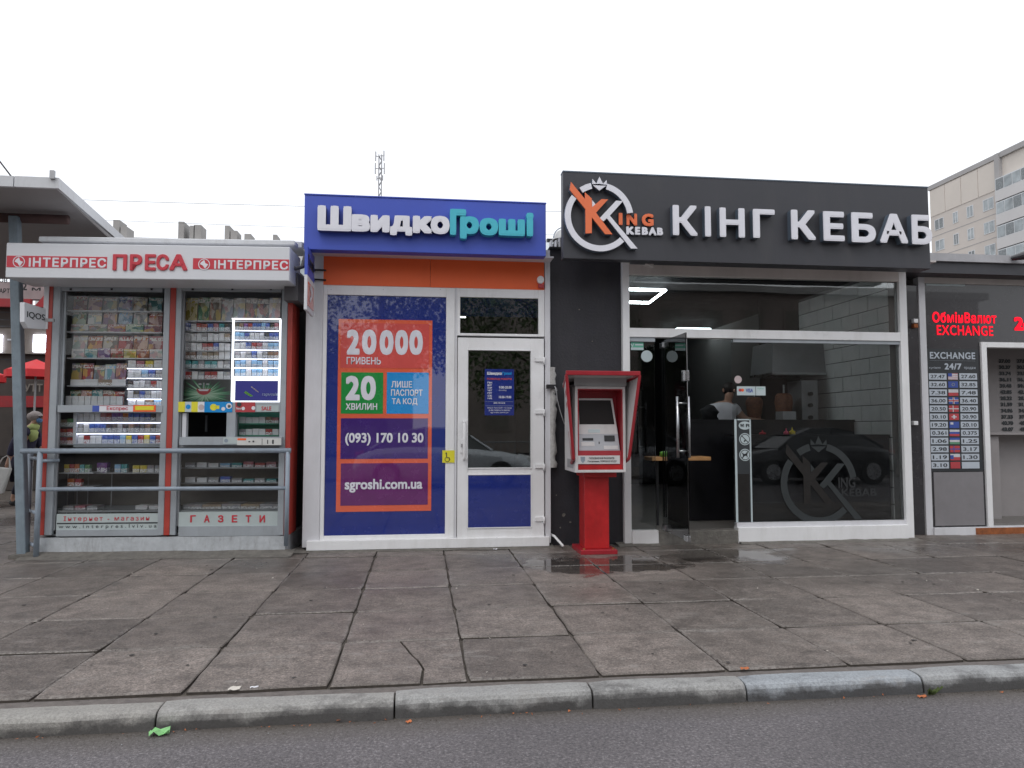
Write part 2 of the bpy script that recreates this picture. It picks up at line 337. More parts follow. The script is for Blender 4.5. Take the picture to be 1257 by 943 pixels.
def cover_mat(name, pack=False):
    """printed covers: the object's own colour, a title band and a picture of coloured patches"""
    m = mat(name, (.5, .5, .5), .4); n, l, N = node_ops(m); p = n['Principled BSDF']
    oi = N('ShaderNodeObjectInfo'); tc = N('ShaderNodeTexCoord'); sp = N('ShaderNodeSeparateXYZ'); l.new(tc.outputs['Generated'], sp.inputs[0])
    ad = N('ShaderNodeVectorMath', operation='ADD'); l.new(tc.outputs['Generated'], ad.inputs[0])
    sc = N('ShaderNodeMath', operation='MULTIPLY'); l.new(oi.outputs['Random'], sc.inputs[0]); sc.inputs[1].default_value = 50; l.new(sc.outputs[0], ad.inputs[1])
    vo = N('ShaderNodeTexVoronoi'); vo.inputs['Scale'].default_value = 3.6 if not pack else 4
    nz = N('ShaderNodeTexNoise'); nz.inputs['Scale'].default_value = 4; nz.inputs['Detail'].default_value = 4
    l.new(ad.outputs[0], nz.inputs['Vector']); 
    mxv = N('ShaderNodeMix', data_type='VECTOR'); mxv.inputs[0].default_value = .25; l.new(ad.outputs[0], mxv.inputs[4]); l.new(nz.outputs['Color'], mxv.inputs[5]); l.new(mxv.outputs[1], vo.inputs['Vector'])
    sv = N('ShaderNodeSeparateXYZ'); l.new(vo.outputs['Color'], sv.inputs[0]); hs = N('ShaderNodeValToRGB'); hs.color_ramp.interpolation = 'CONSTANT'; l.new(sv.outputs['X'], hs.inputs[0]); q = hs.color_ramp.elements
    q[0].position = 0; q[0].color = (.03, .03, .04, 1); q[1].position = .22; q[1].color = (.72, .68, .62, 1)
    for p_, c_ in ((.42, (.45, .05, .04, 1)), (.55, (.55, .33, .22, 1)), (.7, (.10, .16, .30, 1)), (.8, (.75, .55, .10, 1)), (.9, (.08, .25, .14, 1))): q.new(p_).color = c_
    a = N('ShaderNodeMix', data_type='RGBA'); a.inputs[0].default_value = .5 if not pack else .12; l.new(oi.outputs['Color'], a.inputs[6]); l.new(hs.outputs[0], a.inputs[7])
    r = N('ShaderNodeValToRGB'); r.color_ramp.interpolation = 'CONSTANT'; e = r.color_ramp.elements; l.new(sp.outputs['Z'], r.inputs[0])
    if pack:
        e[0].color = (1, 1, 1, 1); e[0].position = 0; e[1].position = .5; e[1].color = (0, 0, 0, 1)
        band = (.78, .78, .80, 1)
    else:
        e[0].color = (0, 0, 0, 1); e[1].position = .78; e[1].color = (1, 1, 1, 1); x = e.new(.93); x.color = (0, 0, 0, 1)
        band = (.68, .64, .60, 1)
    nb = N('ShaderNodeTexNoise'); nb.inputs['Scale'].default_value = 11; nb.inputs['Detail'].default_value = 0; l.new(ad.outputs[0], nb.inputs['Vector'])
    st = N('ShaderNodeMath', operation='GREATER_THAN'); l.new(nb.outputs[0], st.inputs[0]); st.inputs[1].default_value = .56
    bc = N('ShaderNodeMix', data_type='RGBA'); l.new(st.outputs[0], bc.inputs[0]); bc.inputs[6].default_value = band; l.new(oi.outputs['Color'], bc.inputs[7])
    b = N('ShaderNodeMix', data_type='RGBA'); l.new(r.outputs[0], b.inputs[0]); l.new(a.outputs[2], b.inputs[6]); l.new(bc.outputs[2], b.inputs[7])
    l.new(b.outputs[2], p.inputs['Base Color'])
cover_mat('cover_print'); cover_mat('pack_print', True)
def ad_mat():
    """the green burst on a dark printed poster"""
    m = mat('burst_print', (.1, .1, .1), .35); n, l, N = node_ops(m); p = n['Principled BSDF']
    tc = N('ShaderNodeTexCoord'); mp = N('ShaderNodeMapping'); mp.inputs['Location'].default_value = (-.45, 0, -.32); l.new(tc.outputs['Generated'], mp.inputs[0])
    sp = N('ShaderNodeSeparateXYZ'); l.new(mp.outputs[0], sp.inputs[0])
    at = N('ShaderNodeMath', operation='ARCTAN2'); l.new(sp.outputs['Z'], at.inputs[0]); l.new(sp.outputs['X'], at.inputs[1])
    nz = N('ShaderNodeTexNoise'); nz.noise_dimensions = '1D'; nz.inputs['Scale'].default_value = 7; l.new(at.outputs[0], nz.inputs['W'])
    ln = N('ShaderNodeVectorMath', operation='LENGTH'); 
    cb = N('ShaderNodeCombineXYZ'); l.new(sp.outputs['X'], cb.inputs[0]); l.new(sp.outputs['Z'], cb.inputs[1]); l.new(cb.outputs[0], ln.inputs[0])
    s = N('ShaderNodeMath', operation='SUBTRACT'); l.new(nz.outputs[0], s.inputs[0]); l.new(ln.outputs['Value'], s.inputs[1])
    r = N('ShaderNodeValToRGB'); e = r.color_ramp.elements; l.new(s.outputs[0], r.inputs[0])
    e[0].position = -.0; e[0].color = (.05, .05, .05, 1); e[1].position = .38; e[1].color = (.45, .6, .45, 1)
    x = e.new(.15); x.color = (.05, .22, .10, 1)
    l.new(r.outputs[0], p.inputs['Base Color'])
ad_mat()

# ------------------------------------------------------------------ mesh and scene helpers
WM = {}
def bfont(body, bold=0.0, extrude=0.0, space=1.0, cache={}):
    k = (body, bold, extrude, space)
    if k in cache: return cache[k]
    c = bpy.data.curves.new('lettering', 'FONT'); c.body = body; c.extrude = extrude; c.resolution_u = 4; c.space_character = space
    o = bpy.data.objects.new('lettering', c); COL.objects.link(o)
    bpy.context.view_layer.update()
    me = bpy.data.meshes.new_from_object(o.evaluated_get(bpy.context.evaluated_depsgraph_get()))
    vs = [tuple(v.co) for v in me.vertices]; fs = [tuple(p.vertices) for p in me.polygons]
    bpy.data.objects.remove(o); bpy.data.meshes.remove(me); bpy.data.curves.remove(c)
    if bold:                                                     # heavier strokes: the outline repeated round a small circle, each copy a hair deeper
        V, F = list(vs), list(fs); n = len(vs)
        for q in range(8):
            a = math.pi * q / 4; kk_ = bold * (1.22 if q % 2 else 1); o_ = (q + 1) * n; V += [(x + kk_ * math.cos(a), y + kk_ * math.sin(a), z - .0012 * (q + 1)) for x, y, z in vs]; F += [tuple(i + o_ for i in f) for f in fs]
        vs, fs = V, F
    cache[k] = (vs, fs); return cache[k]
class G:
    def __init__(s, P=None): s.v = []; s.f = []; s.P = (P or W).M
    def add(s, vs, fs):
        o = len(s.v); s.v += [Vector(v) for v in vs]; s.f += [tuple(i + o for i in f) for f in fs]; return s
    def box(s, x0, x1, y0, y1, z0, z1):
        return s.add([(x0, y0, z0), (x1, y0, z0), (x1, y1, z0), (x0, y1, z0), (x0, y0, z1), (x1, y0, z1), (x1, y1, z1), (x0, y1, z1)],
                     [(0, 3, 2, 1), (4, 5, 6, 7), (0, 1, 5, 4), (1, 2, 6, 5), (2, 3, 7, 6), (3, 0, 4, 7)])
    def pbox(s, P, l, t, r, b, y0, y1):
        u0, u1, z0, z1 = P.rect(l, t, r, b, y0); return s.box(u0, u1, y0, y1, z0, z1)
    def quad(s, a, b, c, d): return s.add([a, b, c, d], [(0, 1, 2, 3)])
    def hexa(s, bot, top):                                       # two rings of points
        n = len(bot); return s.add(list(bot) + list(top), [tuple(reversed(range(n))), tuple(range(n, 2 * n))] + [(i, (i + 1) % n, n + (i + 1) % n, n + i) for i in range(n)])
    def prism(s, pts, y0, y1):                                   # outline in (x, z), clockwise or not, thickness in y
        a = sum(pts[i][0] * pts[(i + 1) % len(pts)][1] - pts[(i + 1) % len(pts)][0] * pts[i][1] for i in range(len(pts)))
        if a < 0: pts = pts[::-1]
        n = len(pts); return s.add([(x, y0, z) for x, z in pts] + [(x, y1, z) for x, z in pts],
            [tuple(range(n)), tuple(reversed(range(n, 2 * n)))] + [(i, n + i, n + (i + 1) % n, (i + 1) % n) for i in range(n)])
    def tube(s, pts, r, n=8, cap=True):
        pts = [Vector(p) for p in pts]; rs = r if isinstance(r, (list, tuple)) else [r] * len(pts); vs = []; fs = []
        for i, p in enumerate(pts):
            d = (pts[min(i + 1, len(pts) - 1)] - pts[max(i - 1, 0)]).normalized()
            a = d.cross(Vector((0, 0, 1))); a = a.normalized() if a.length > .05 else Vector((1, 0, 0)); b = d.cross(a).normalized()
            vs += [p + (a * math.cos(2 * math.pi * k / n) + b * math.sin(2 * math.pi * k / n)) * rs[i] for k in range(n)]
        for i in range(len(pts) - 1):
            for k in range(n): fs.append((i * n + k, i * n + (k + 1) % n, (i + 1) * n + (k + 1) % n, (i + 1) * n + k))
        if cap: fs.append(tuple(range(n))[::-1]); fs.append(tuple(range((len(pts) - 1) * n, len(pts) * n)))
        return s.add(vs, fs)
    def disc(s, cx, cz, r, y0, y1, n=24, rz=None): return s.prism([(cx + r * math.cos(2 * math.pi * k / n), cz + (rz or r) * math.sin(2 * math.pi * k / n)) for k in range(n)], y0, y1)
    def arc(s, cx, cz, r0, r1, a0, a1, y0, y1, n=28):
        vs = []; fs = []
        for i in range(n + 1):
            a = R_(a0 + (a1 - a0) * i / n)
            for rr in (r0, r1):
                for y in (y0, y1): vs.append((cx + rr * math.cos(a), y, cz + rr * math.sin(a)))
        for i in range(n):
            b = i * 4; c = b + 4
            fs += [(b, b + 2, c + 2, c), (b + 1, c + 1, c + 3, b + 3), (b, c, c + 1, b + 1), (b + 2, b + 3, c + 3, c + 2)]
        if abs(a1 - a0) < 359: fs += [(0, 1, 3, 2), (n * 4, n * 4 + 2, n * 4 + 3, n * 4 + 1)]
        return s.add(vs, fs)
    def text(s, body, x0, x1, z0, z1, y, bold=0., depth=0., space=1., M=None):
        vs, fs = bfont(body, bold, 0, space); 
        a0 = min(v[0] for v in vs); a1 = max(v[0] for v in vs); b0 = min(v[1] for v in vs); b1 = max(v[1] for v in vs)
        pts = [(x0 + (v[0] - a0) / (a1 - a0) * (x1 - x0), z0 + (v[1] - b0) / (b1 - b0) * (z1 - z0)) for v in vs]
        dz = [-v[2] * .2 for v in vs]
        if depth:
            n = len(pts); ed = {}
            for f in fs:
                for i in range(len(f)): ed[(f[i], f[(i + 1) % len(f)])] = 1
            side = [(a, a + n, b + n, b) for (a, b) in ed if (b, a) not in ed]
            V = [(x, y + e, z) for (x, z), e in zip(pts, dz)] + [(x, y + depth + e, z) for (x, z), e in zip(pts, dz)]
            F = list(fs) + side + [tuple(i + n for i in reversed(f)) for f in fs]
        else: V = [(x, y + e, z) for (x, z), e in zip(pts, dz)]; F = list(fs)
        if M is not None: V = [M @ Vector(v) for v in V]
        return s.add(V, F)
    def ptext(s, P, body, l, t, r, b, y, **k):
        u0, u1, z0, z1 = P.rect(l, t, r, b, y); return s.text(body, u0, u1, z0, z1, y, **k)
    def build(s, name, m, parent=None, bevel=0, smooth=False, seg=1, label=None, cat=None, group=None, kind=None, origin=None):
        vs = [s.P @ v for v in s.v]
        lo = [min(v[i] for v in vs) for i in range(3)]; hi = [max(v[i] for v in vs) for i in range(3)]
        c = Vector(((lo[0] + hi[0]) / 2, (lo[1] + hi[1]) / 2, lo[2] if parent is None else (lo[2] + hi[2]) / 2))
        if origin: c = Vector(origin)
        rot = s.P.to_quaternion().to_matrix().to_4x4()
        wmat = Matrix.Translation(c) @ rot; inv = wmat.inverted()
        me = bpy.data.meshes.new(name); me.from_pydata([inv @ v for v in vs], [], s.f); me.update()
        o = bpy.data.objects.new(name, me); COL.objects.link(o); WM[o.name] = wmat
        me.materials.append(MATS[m] if isinstance(m, str) else m)
        if parent is not None:
            o.parent = parent; o.matrix_basis = WM[parent.name].inverted() @ wmat
        else: o.matrix_basis = wmat
        if smooth:
            for p in me.polygons: p.use_smooth = True
        if bevel:
            b = o.modifiers.new('edge', 'BEVEL'); b.width = bevel; b.segments = seg; b.limit_method = 'ANGLE'; b.angle_limit = R_(40)
            b.harden_normals = False
        tag(o, label, cat, group, kind); return o
def letters(P, body, l, t, r, b, y, m, par, bold=0., depth=0., space=1., name='letter'):
    """fits a word like G.ptext, then makes every letter a part of its own"""
    g = G(P).ptext(P, body, l, t, r, b, y, bold=bold, depth=depth, space=space)
    sp = []
    for f in g.f: sp.append((min(g.v[i].x for i in f), max(g.v[i].x for i in f), f))
    sp.sort(key=lambda q: q[0]); grp = []
    for a, c, f in sp:
        if grp and a < grp[-1][0] + 1e-5: grp[-1][0] = max(grp[-1][0], c); grp[-1][1].append(f)
        else: grp.append([c, [f]])
    for c, fs in grp:
        ids = sorted({i for f in fs for i in f}); mp = {i: k for k, i in enumerate(ids)}
        h = G(P); h.add([g.v[i] for i in ids], [tuple(mp[i] for i in f) for f in fs]); h.build(name, m, par)
def tag(o, label=None, cat=None, group=None, kind=None):
    if label: o['label'] = label
    if cat: o['category'] = cat
    if group: o['group'] = group
    if kind: o['kind'] = kind
    return o
def thing(name, label, cat, loc, P=None, group=None, kind=None):
    """an Empty at the base of a thing; loc is in the coordinates of plane P"""
    M = (P or W).M @ Matrix.Translation(loc)
    o = bpy.data.objects.new(name, None); COL.objects.link(o); o.empty_display_size = .1; o.matrix_basis = M; WM[o.name] = M
    return tag(o, label, cat, group, kind)
def copy_tree(o, parent=None):
    c = o.copy(); COL.objects.link(c); c.parent = parent; WM[c.name] = WM[o.name]
    for ch in list(o.children): 
        if ch.name in WM: copy_tree(ch, c)
    return c
def box(name, m, b, parent=None, P=None, bevel=0, **k): return G(P).box(*b).build(name, m, parent, bevel, **k)
ORD = ['first', 'second', 'third', 'fourth', 'fifth', 'sixth', 'seventh', 'eighth', 'ninth', 'tenth', 'eleventh', 'twelfth', 'thirteenth', 'fourteenth', 'fifteenth', 'sixteenth', 'seventeenth', 'eighteenth', 'nineteenth', 'twentieth']
# ================================================================== SETTING
ROAD_Z = -.088
g = G(); g.quad((-60, -40, ROAD_Z), (80, -40, ROAD_Z), (80, 3.9, ROAD_Z), (-60, 3.9, ROAD_Z)); g.build('road', 'asphalt', kind='structure')
g = G(); g.quad((-60, 3.70, -.018), (80, 3.70, -.018), (80, 160, -.018), (-60, 160, -.018)); pave = g.build('pavement', 'joint_dirt', kind='structure')
g = G(); g.quad((-400, -300, -.2), (500, -300, -.2), (500, 600, -.2), (-400, 600, -.2)); g.build('ground', 'joint_dirt', kind='structure')
# paving slabs: a few irregular outlines, shared by all
def slab_mesh(w, d, seed, pts=None):
    rnd = random.Random(seed); o = []
    if pts is None:
        cs = [(-w / 2, -d / 2), (w / 2, -d / 2), (w / 2, d / 2), (-w / 2, d / 2)]
        for i in range(4):
            a, b = cs[i], cs[(i + 1) % 4]; n = 6
            for k in range(n):
                t = k / n; j = rnd.uniform(-.004, .004) if k else rnd.uniform(-.003, .003)
                nx, ny = (b[1] - a[1]), -(b[0] - a[0]); L = math.hypot(nx, ny)
                x, y = a[0] + (b[0] - a[0]) * t + nx / L * j, a[1] + (b[1] - a[1]) * t + ny / L * j
                if k == 0: s = rnd.uniform(.0, .012); x -= math.copysign(s, x); y -= math.copysign(s * .6, y)
                o.append((x, y))
    else: o = pts
    cx = sum(p[0] for p in o) / len(o); cy = sum(p[1] for p in o) / len(o)
    def ring(k, z): return [(cx + (x - cx) * k, cy + (y - cy) * k, z) for x, y in o]
    n = len(o); r = ring(1, -.06) + ring(1, -.007) + ring(.985, 0); f = []
    for a in (0, n):
        f += [(a + i, a + (i + 1) % n, a + n + (i + 1) % n, a + n + i) for i in range(n)]
    f.append(tuple(range(2 * n, 3 * n)))
    me = bpy.data.meshes.new('paving_slab'); me.from_pydata(r, [], f); me.materials.append(MATS['slab_stone']); me.materials.append(MATS['joint_dark'])
    for i in range(n): me.polygons[i].material_index = 1
    return me
WX, DY = .706, .768
XJ0, YJ0 = -.452, 3.885
slabs = [slab_mesh(WX - .007, DY - .019, k) for k in range(6)]
def put_slab(me, x, y, name='paving_slab', flip=True):
    o = bpy.data.objects.new(name, me); COL.objects.link(o); o.parent = pave; WM[o.name] = Matrix.Identity(4)
    o.location = Vector((x, y, random.uniform(-.003, .004))) - WM[pave.name].translation
    o.rotation_euler = (random.uniform(-.004, .004), random.uniform(-.004, .004), (math.pi if flip and random.random() < .5 else 0) + random.uniform(-.004, .004))
    return o
cells = []
for j in range(5):
    yy = YJ0 + DY * j
    for i in range(-9, 14):
        if j == 0 and i == 0: continue
        x = XJ0 + WX * (i + .5) + random.uniform(-.004, .004)
        if (i, j) in ((-3, 1), (4, 3)): yy2 = yy
        put_slab(random.choice(slabs), x, yy + DY / 2)
for j in range(5, 14):                                          # the passage beside the newspaper kiosk
    for i in range(-12, -5): put_slab(random.choice(slabs), XJ0 + WX * (i + .5), YJ0 + DY * (j + .5))
for i in range(-5, 14): 
    put_slab(random.choice(slabs), XJ0 + WX * (i + .5), YJ0 + DY * 5.5)
# the slab that has cracked in two
a, b, c_, d_ = -WX / 2 + .006, WX / 2 - .006, -DY / 2 + .006, DY / 2 - .006
put_slab(slab_mesh(0, 0, 1, [(a, c_), (.105, c_), (.118, -.16), (.09, -.02), (.045, .12), (.02, .23), (-.02, d_), (a, d_)]), XJ0 + WX * .5, YJ0 + DY * .5, flip=False)
put_slab(slab_mesh(0, 0, 1, [(.122, c_), (b, c_ + .01), (b, d_), (-.008, d_), (.032, .23), (.058, .12), (.103, -.02), (.131, -.16)]), XJ0 + WX * .5, YJ0 + DY * .5, flip=False)
# kerb
kerb = thing('kerb', None, None, (0, 3.76, -.088), kind='structure')
prof = [(3.650, -.13), (3.650, -.048), (3.655, -.026), (3.668, -.010), (3.690, -.001), (3.73, .002), (3.785, .0), (3.785, -.13)]
kj = [-7.3, -6.3, -5.25, -4.22, -3.2, -2.2, -1.205, -.115, .862, 1.665, 2.642, 3.66, 4.7, 5.7, 6.7]
for x0, x1 in zip(kj, kj[1:]):
    gg = G(); n = 10; m = len(prof); x0 += .004; x1 -= .004; vs = []
    dy = random.uniform(-.006, .006); dz = random.uniform(-.005, .004)
    for i in range(n + 1):
        x = x0 + (x1 - x0) * i / n; e = .009 if i in (0, n) else 0
        for (y, z) in prof:
            q = noise.noise(Vector((x * 2.3, y * 9, z * 9 + 5))) * .008 + noise.noise(Vector((x * 9, y * 20, z * 20))) * .004
            ins = e * (.6 if z > -.1 else 0)
            vs.append((x, y + dy + q + (ins if y < 3.7 else 0), z + dz + q * .6 - (e * .5 if z > -.03 else 0)))
    fs = [tuple(range(m))[::-1], tuple(n * m + k for k in range(m))]
    for i in range(n):
        for k in range(m - 1): fs.append((i * m + k, i * m + k + 1, (i + 1) * m + k + 1, (i + 1) * m + k))
    gg.add(vs, [f[::-1] for f in fs]); gg.build('kerb_stone', 'kerb_stone', kerb, smooth=False, bevel=.003)
g = G(); vs = []; n = 160
for i in range(n + 1):
    x = -8 + i * .1; vs += [(x, 3.778, -.009 + .004 * noise.noise(Vector((x * 3, 0, 0)))), (x, 3.84, -.012 + .005 * noise.noise(Vector((x * 2, 3, 0)))), (x, 3.93, -.022)]
g.add(vs, [(i * 3 + k, i * 3 + 3 + k, i * 3 + 4 + k, i * 3 + 1 + k) for i in range(n) for k in range(2)]); g.build('mortar_joint', 'kerb_mortar', kerb)

# ================================================================== far buildings and things in the sky
def two_point(px1, py1, y1, px2, py2):
    """plane through a far roof edge: the second point lies at the height of the first"""
    x1, z1 = W.at(px1, py1, y1); d = ray(px2, py2); t = (z1 - EYE) / d.z; x2, yy = d.x * t, d.y * t
    P = PL(x1, y1, math.degrees(math.atan2(yy - y1, x2 - x1))); return P, math.hypot(x2 - x1, yy - y1), z1
AP, aw, az = two_point(1141, 229, 90, 1222, 190)
ab = thing('apartment_building', 'beige panel apartment block rising behind the exchange kiosk', 'building', (0, 0, 0), AP)
box('wall', 'facade_beige_hazed', (-.0, aw, 0, 14, -.2, az - .6), ab, AP)
box('parapet', 'facade_grey', (-.15, aw + .15, -.15, 14, az - .6, az), ab, AP)
# wall panels of the blank top storey, set proud
for i in range(4):
    u0 = aw * i / 4 + .06; box('wall_panel', 'facade_panel_hazed', (u0, aw * (i + 1) / 4 - .06, -.06, .0, az - 4.3, az - .75), ab, AP)
FH = 2.85
for k in range(5):
    zt = az - 4.9 - k * FH
    for j, (px, wd) in enumerate([(.14, 1.7), (.40, .9), (.62, 1.1), (.88, 1.7)]):
        u = aw * px; f = G(AP); z0 = zt - 1.45
        f.box(u - wd / 2, u + wd / 2, -.05, .12, z0, z0 + .09).box(u - wd / 2, u + wd / 2, -.05, .12, zt - .09, zt).box(u - wd / 2, u - wd / 2 + .09, -.05, .12, z0 + .09, zt - .09).box(u + wd / 2 - .09, u + wd / 2, -.05, .12, z0 + .09, zt - .09).box(u - .05, u + .05, -.05, .12, z0 + .09, zt - .09)
        w_ = f.build('window', 'far_frame', ab)
        box('pane', 'far_dark' if (k * 5 + j * 3) % 4 == 0 else 'far_pane_hazed', (u - wd / 2 + .09, u + wd / 2 - .09, -.02, .0, z0 + .09, zt - .09), w_, AP)
    box('panel_joint', 'facade_grey', (0, aw, -.02, 0, zt + .62, zt + .70), ab, AP)
# the projecting part with glazed loggias on the right
box('corner_pier', 'facade_grey', (aw, aw + .7, -.25, 14, -.2, az - .02), ab, AP)
box('wall', 'facade_panel_hazed', (aw + .7, aw + 14, .2, 14, -.2, az - .6), ab, AP)
box('parapet', 'facade_grey', (aw + .7, aw + 14, -.1, 14, az - .6, az + .05), ab, AP)
for k in range(5):
    zt = az - 3.3 - k * FH; u0 = aw + .7
    box('balcony_front', 'facade_white', (u0, u0 + 13, -.9, .2, zt - 2.75, zt - 1.5), ab, AP)
    lg = box('loggia_glazing', 'far_frame', (u0 + .02, u0 + 13, -.84, .2, zt - 1.5, zt), ab, AP)
    for q in range(10):
        box('pane', 'far_dark' if (q + k) % 3 == 0 else 'far_pane_hazed', (u0 + .15 + q * 1.25, u0 + 1.25 + q * 1.25, -.88, -.84, zt - 1.4, zt - .12), lg, AP)
# roofs behind the newspaper kiosk
x0, z0 = W.at(112, 285, 62); x1, z1 = W.at(520, 292, 62)
rb = thing('apartment_building', 'long pale flat roof with grey vent stacks far behind the newspaper kiosk', 'building', ((x0 + x1) / 2, 62, 0))
zr = 16.9
box('wall', 'facade_white', (x0 - 4, x1, 62, 74, -.2, zr - .5), rb); box('roof_edge', 'facade_grey', (x0 - 4.2, x1 + .2, 61.8, 74.2, zr - .5, zr - .1), rb)
for i in range(14):
    for k in range(5): box('window', 'far_pane_hazed', (x0 + i * 2.6, x0 + 1.3 + i * 2.6, 61.95, 62, zr - 3 - k * 2.8, zr - 1.6 - k * 2.8), rb)
for l, t, r, hl in ((139, 270, 147, 10), (148, 278, 156, 4), (219, 272, 226, 9), (233, 277, 239, 5), (238, 276, 247, 4), (276, 277, 282, 8), (283, 283, 291, 4), (300, 287, 308, 2), (335, 288, 340, 3)):
    ax, az_ = W.at(l, t, 62.5); bx_, _ = W.at(r, t, 62.5)
    g = G(); g.hexa([(ax, 62.5, zr - .4), (bx_, 62.5, zr - .4), (bx_ , 64, zr - .4), (ax, 64, zr - .4)], [(ax, 62.5, az_), (bx_, 62.5, az_), (bx_, 64, az_), (ax, 64, az_)]); g.build('vent_stack', 'concrete_grey', rb)
# antenna
ax, az_ = W.at(467, 186, 63); _, ab_ = W.at(467, 250, 63)
an = thing('antenna_mast', 'thin lattice antenna mast with upright panels rising behind the blue sign', 'antenna', (ax, 63, zr - .2))
g = G()
for sx in (-.12, .12):
    for sy in (-.12, .12): g.tube([(ax + sx, 63 + sy, zr - .2), (ax + sx, 63 + sy, az_ - .3)], .04, 4)
z = zr - .1; s = 1
while z < az_ - .8:
    for sy in (-.12, .12): g.tube([(ax - .12 * s, 63 + sy, z), (ax + .12 * s, 63 + sy, z + .45)], .028, 4)
    for sx in (-.12, .12): g.tube([(ax + sx, 63 - .12 * s, z), (ax + sx, 63 + .12 * s, z + .45)], .028, 4)
    z += .45; s = -s
g.build('lattice', 'antenna_grey', an)
for px, t, b in ((461.5, 188, 199), (471.5, 187, 199), (461, 202, 215), (472, 202, 215), (463, 218, 223), (470, 217, 223)):
    u0, z1_ = W.at(px - .6, t, 63); u1, zz = W.at(px + .6, b, 63); g = G(); g.box(u0, u1, 62.6, 62.75, zz, z1_); g.box(min(u0, ax), max(u1, ax), 62.75, 62.8, (zz + z1_) / 2, (zz + z1_) / 2 + .06); g.build('antenna_panel', 'antenna_grey', an)
def wire(name, a, b, Y, r, lab, sag=.1):
    x0, z0 = W.at(*a, Y); x1, z1 = W.at(*b, Y); pts = []
    for i in range(25):
        t = i / 24; pts.append((x0 + (x1 - x0) * t, Y, z0 + (z1 - z0) * t - sag * 4 * t * (1 - t)))
    G().tube(pts, r, 5).build(name, 'wire_black', label=lab, cat='wire')
wire('overhead_wire', (60, 244), (900, 262), 30, .008, 'upper thin wire crossing the white sky behind the blue sign')
wire('overhead_wire', (120, 270), (900, 292), 34, .007, 'lower thin wire crossing just above the far roofs')
wire('overhead_wire', (-60, 120), (18, 222), 14, .014, 'short dark cable running down to the grey canopy roof', .0)

# ================================================================== left edge: canopy, stalls, people
cn = thing('street_canopy', 'flat roofed canopy with pale fascia and grey underside left of the newspaper kiosk', 'canopy', (-4.03, 8.2, 0))
cx, cz = W.at(68, 218, 7.3); zb = W.at(68, 231, 7.3)[1]; fx = W.at(145, 290, 9.35)[0]
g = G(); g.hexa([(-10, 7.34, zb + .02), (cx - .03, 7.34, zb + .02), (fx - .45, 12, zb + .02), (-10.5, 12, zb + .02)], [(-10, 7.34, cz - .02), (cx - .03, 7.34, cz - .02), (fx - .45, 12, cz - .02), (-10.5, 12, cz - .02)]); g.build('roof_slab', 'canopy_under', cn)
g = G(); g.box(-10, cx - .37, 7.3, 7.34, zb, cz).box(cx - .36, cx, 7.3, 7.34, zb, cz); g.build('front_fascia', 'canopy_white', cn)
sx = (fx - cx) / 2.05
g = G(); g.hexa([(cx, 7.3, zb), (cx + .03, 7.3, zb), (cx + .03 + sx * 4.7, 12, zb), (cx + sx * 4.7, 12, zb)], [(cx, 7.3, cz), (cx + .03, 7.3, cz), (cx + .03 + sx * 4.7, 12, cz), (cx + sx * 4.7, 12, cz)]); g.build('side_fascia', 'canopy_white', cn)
box('corner_bracket', 'steel_dull', (cx - .04, cx + .0, 7.27, 7.3, cz - .02, cz + .06), cn)
bx0, bz0 = W.at(84, 270, 8.2); G().tube([(-10, 8.2, bz0 - .0), (bx0, 8.2, bz0)], .05, 10).build('beam', 'rust_beam', cn, smooth=True)
tx, tz = W.at(17, 345, 8.12); px0, _ = ground(30, 683)
g = G(); w = .045; g.hexa([(px0 - w, 8.1, .02), (px0 + w, 8.1, .02), (px0 + w, 8.19, .02), (px0 - w, 8.19, .02)], [(tx - w - .03, 8.1, bz0), (tx + w - .03, 8.1, bz0), (tx + w - .03, 8.19, bz0), (tx - w - .03, 8.19, bz0)]); g.build('post', 'post_grey', cn, bevel=.006)
box('base_plate', 'mortar', (px0 - .08, px0 + .16, 8.02, 8.25, 0, .035), cn)
# market stall behind
def wq(l, t, r, b, Y): return W.rect(l, t, r, b, Y)
ms = thing('market_stall', 'dark market stall under a red and white sign behind the canopy post', 'stall', (-9.5, 17, 0))
box('wall', 'stall_dark', (-16, -4.5, 17.0, 20, 0, 4.0), ms)
u0, u1, z0, z1 = wq(-40, 345, 70, 368, 16.8); box('sign_board', 'stall_sign', (u0, u1, 16.8, 17.0, z0, z1), ms)
u0, u1, z0, z1 = wq(-40, 365.5, 37, 377, 16.7); box('sign_stripe', 'stall_red', (u0, u1, 16.7, 16.8, z0, z1), ms)
a_ = W.at(41, 377, 16.7); b_ = W.at(70, 377, 16.7); c_ = W.at(70, 345, 16.7); G().prism([a_, b_, c_], 16.7, 16.8).build('sign_corner', 'stall_red', ms)
g = G(); g.ptext(W, 'М', 39, 353, 50, 357, 16.68, bold=.03); g.ptext(W, 'ОВ', -1, 341, 9, 347, 16.68, bold=.03); g.ptext(W, 'АРТ', -1, 354, 12, 360, 16.68, bold=.03); g.ptext(W, '2', 27, 347, 33, 356.5, 16.68, bold=.03); g.build('lettering', 'black_matte', ms)
u0, u1, z0, z1 = wq(-30, 403, 64, 435, 16.9)
box('window_band', 'room_brown', (u0, u1, 16.85, 17, z0, z1), ms)
for l, r in ((-8, 1), (9, 28), (41, 57)):
    u0, u1, z0, z1 = wq(l, 411 if l != 9 else 416, r, 432 if l != 9 else 418, 16.8); box('lit_pane', 'rack_light' if l != 9 else 'shelf_white', (u0, u1, 16.8, 16.85, z0, z1), ms)
for y in (382, 391, 399, 440):
    u0, u1, z0, z1 = wq(-40, y, 70, y + 2.5, 16.6); box('awning_rail', 'black_matte', (u0, u1, 16.6, 16.65, z0, z1), ms)
g = G(); g.ptext(W, 'БРУТТ', 15, 471, 52, 481, 16.95, bold=.03); g.build('lettering', 'room_brown', ms)
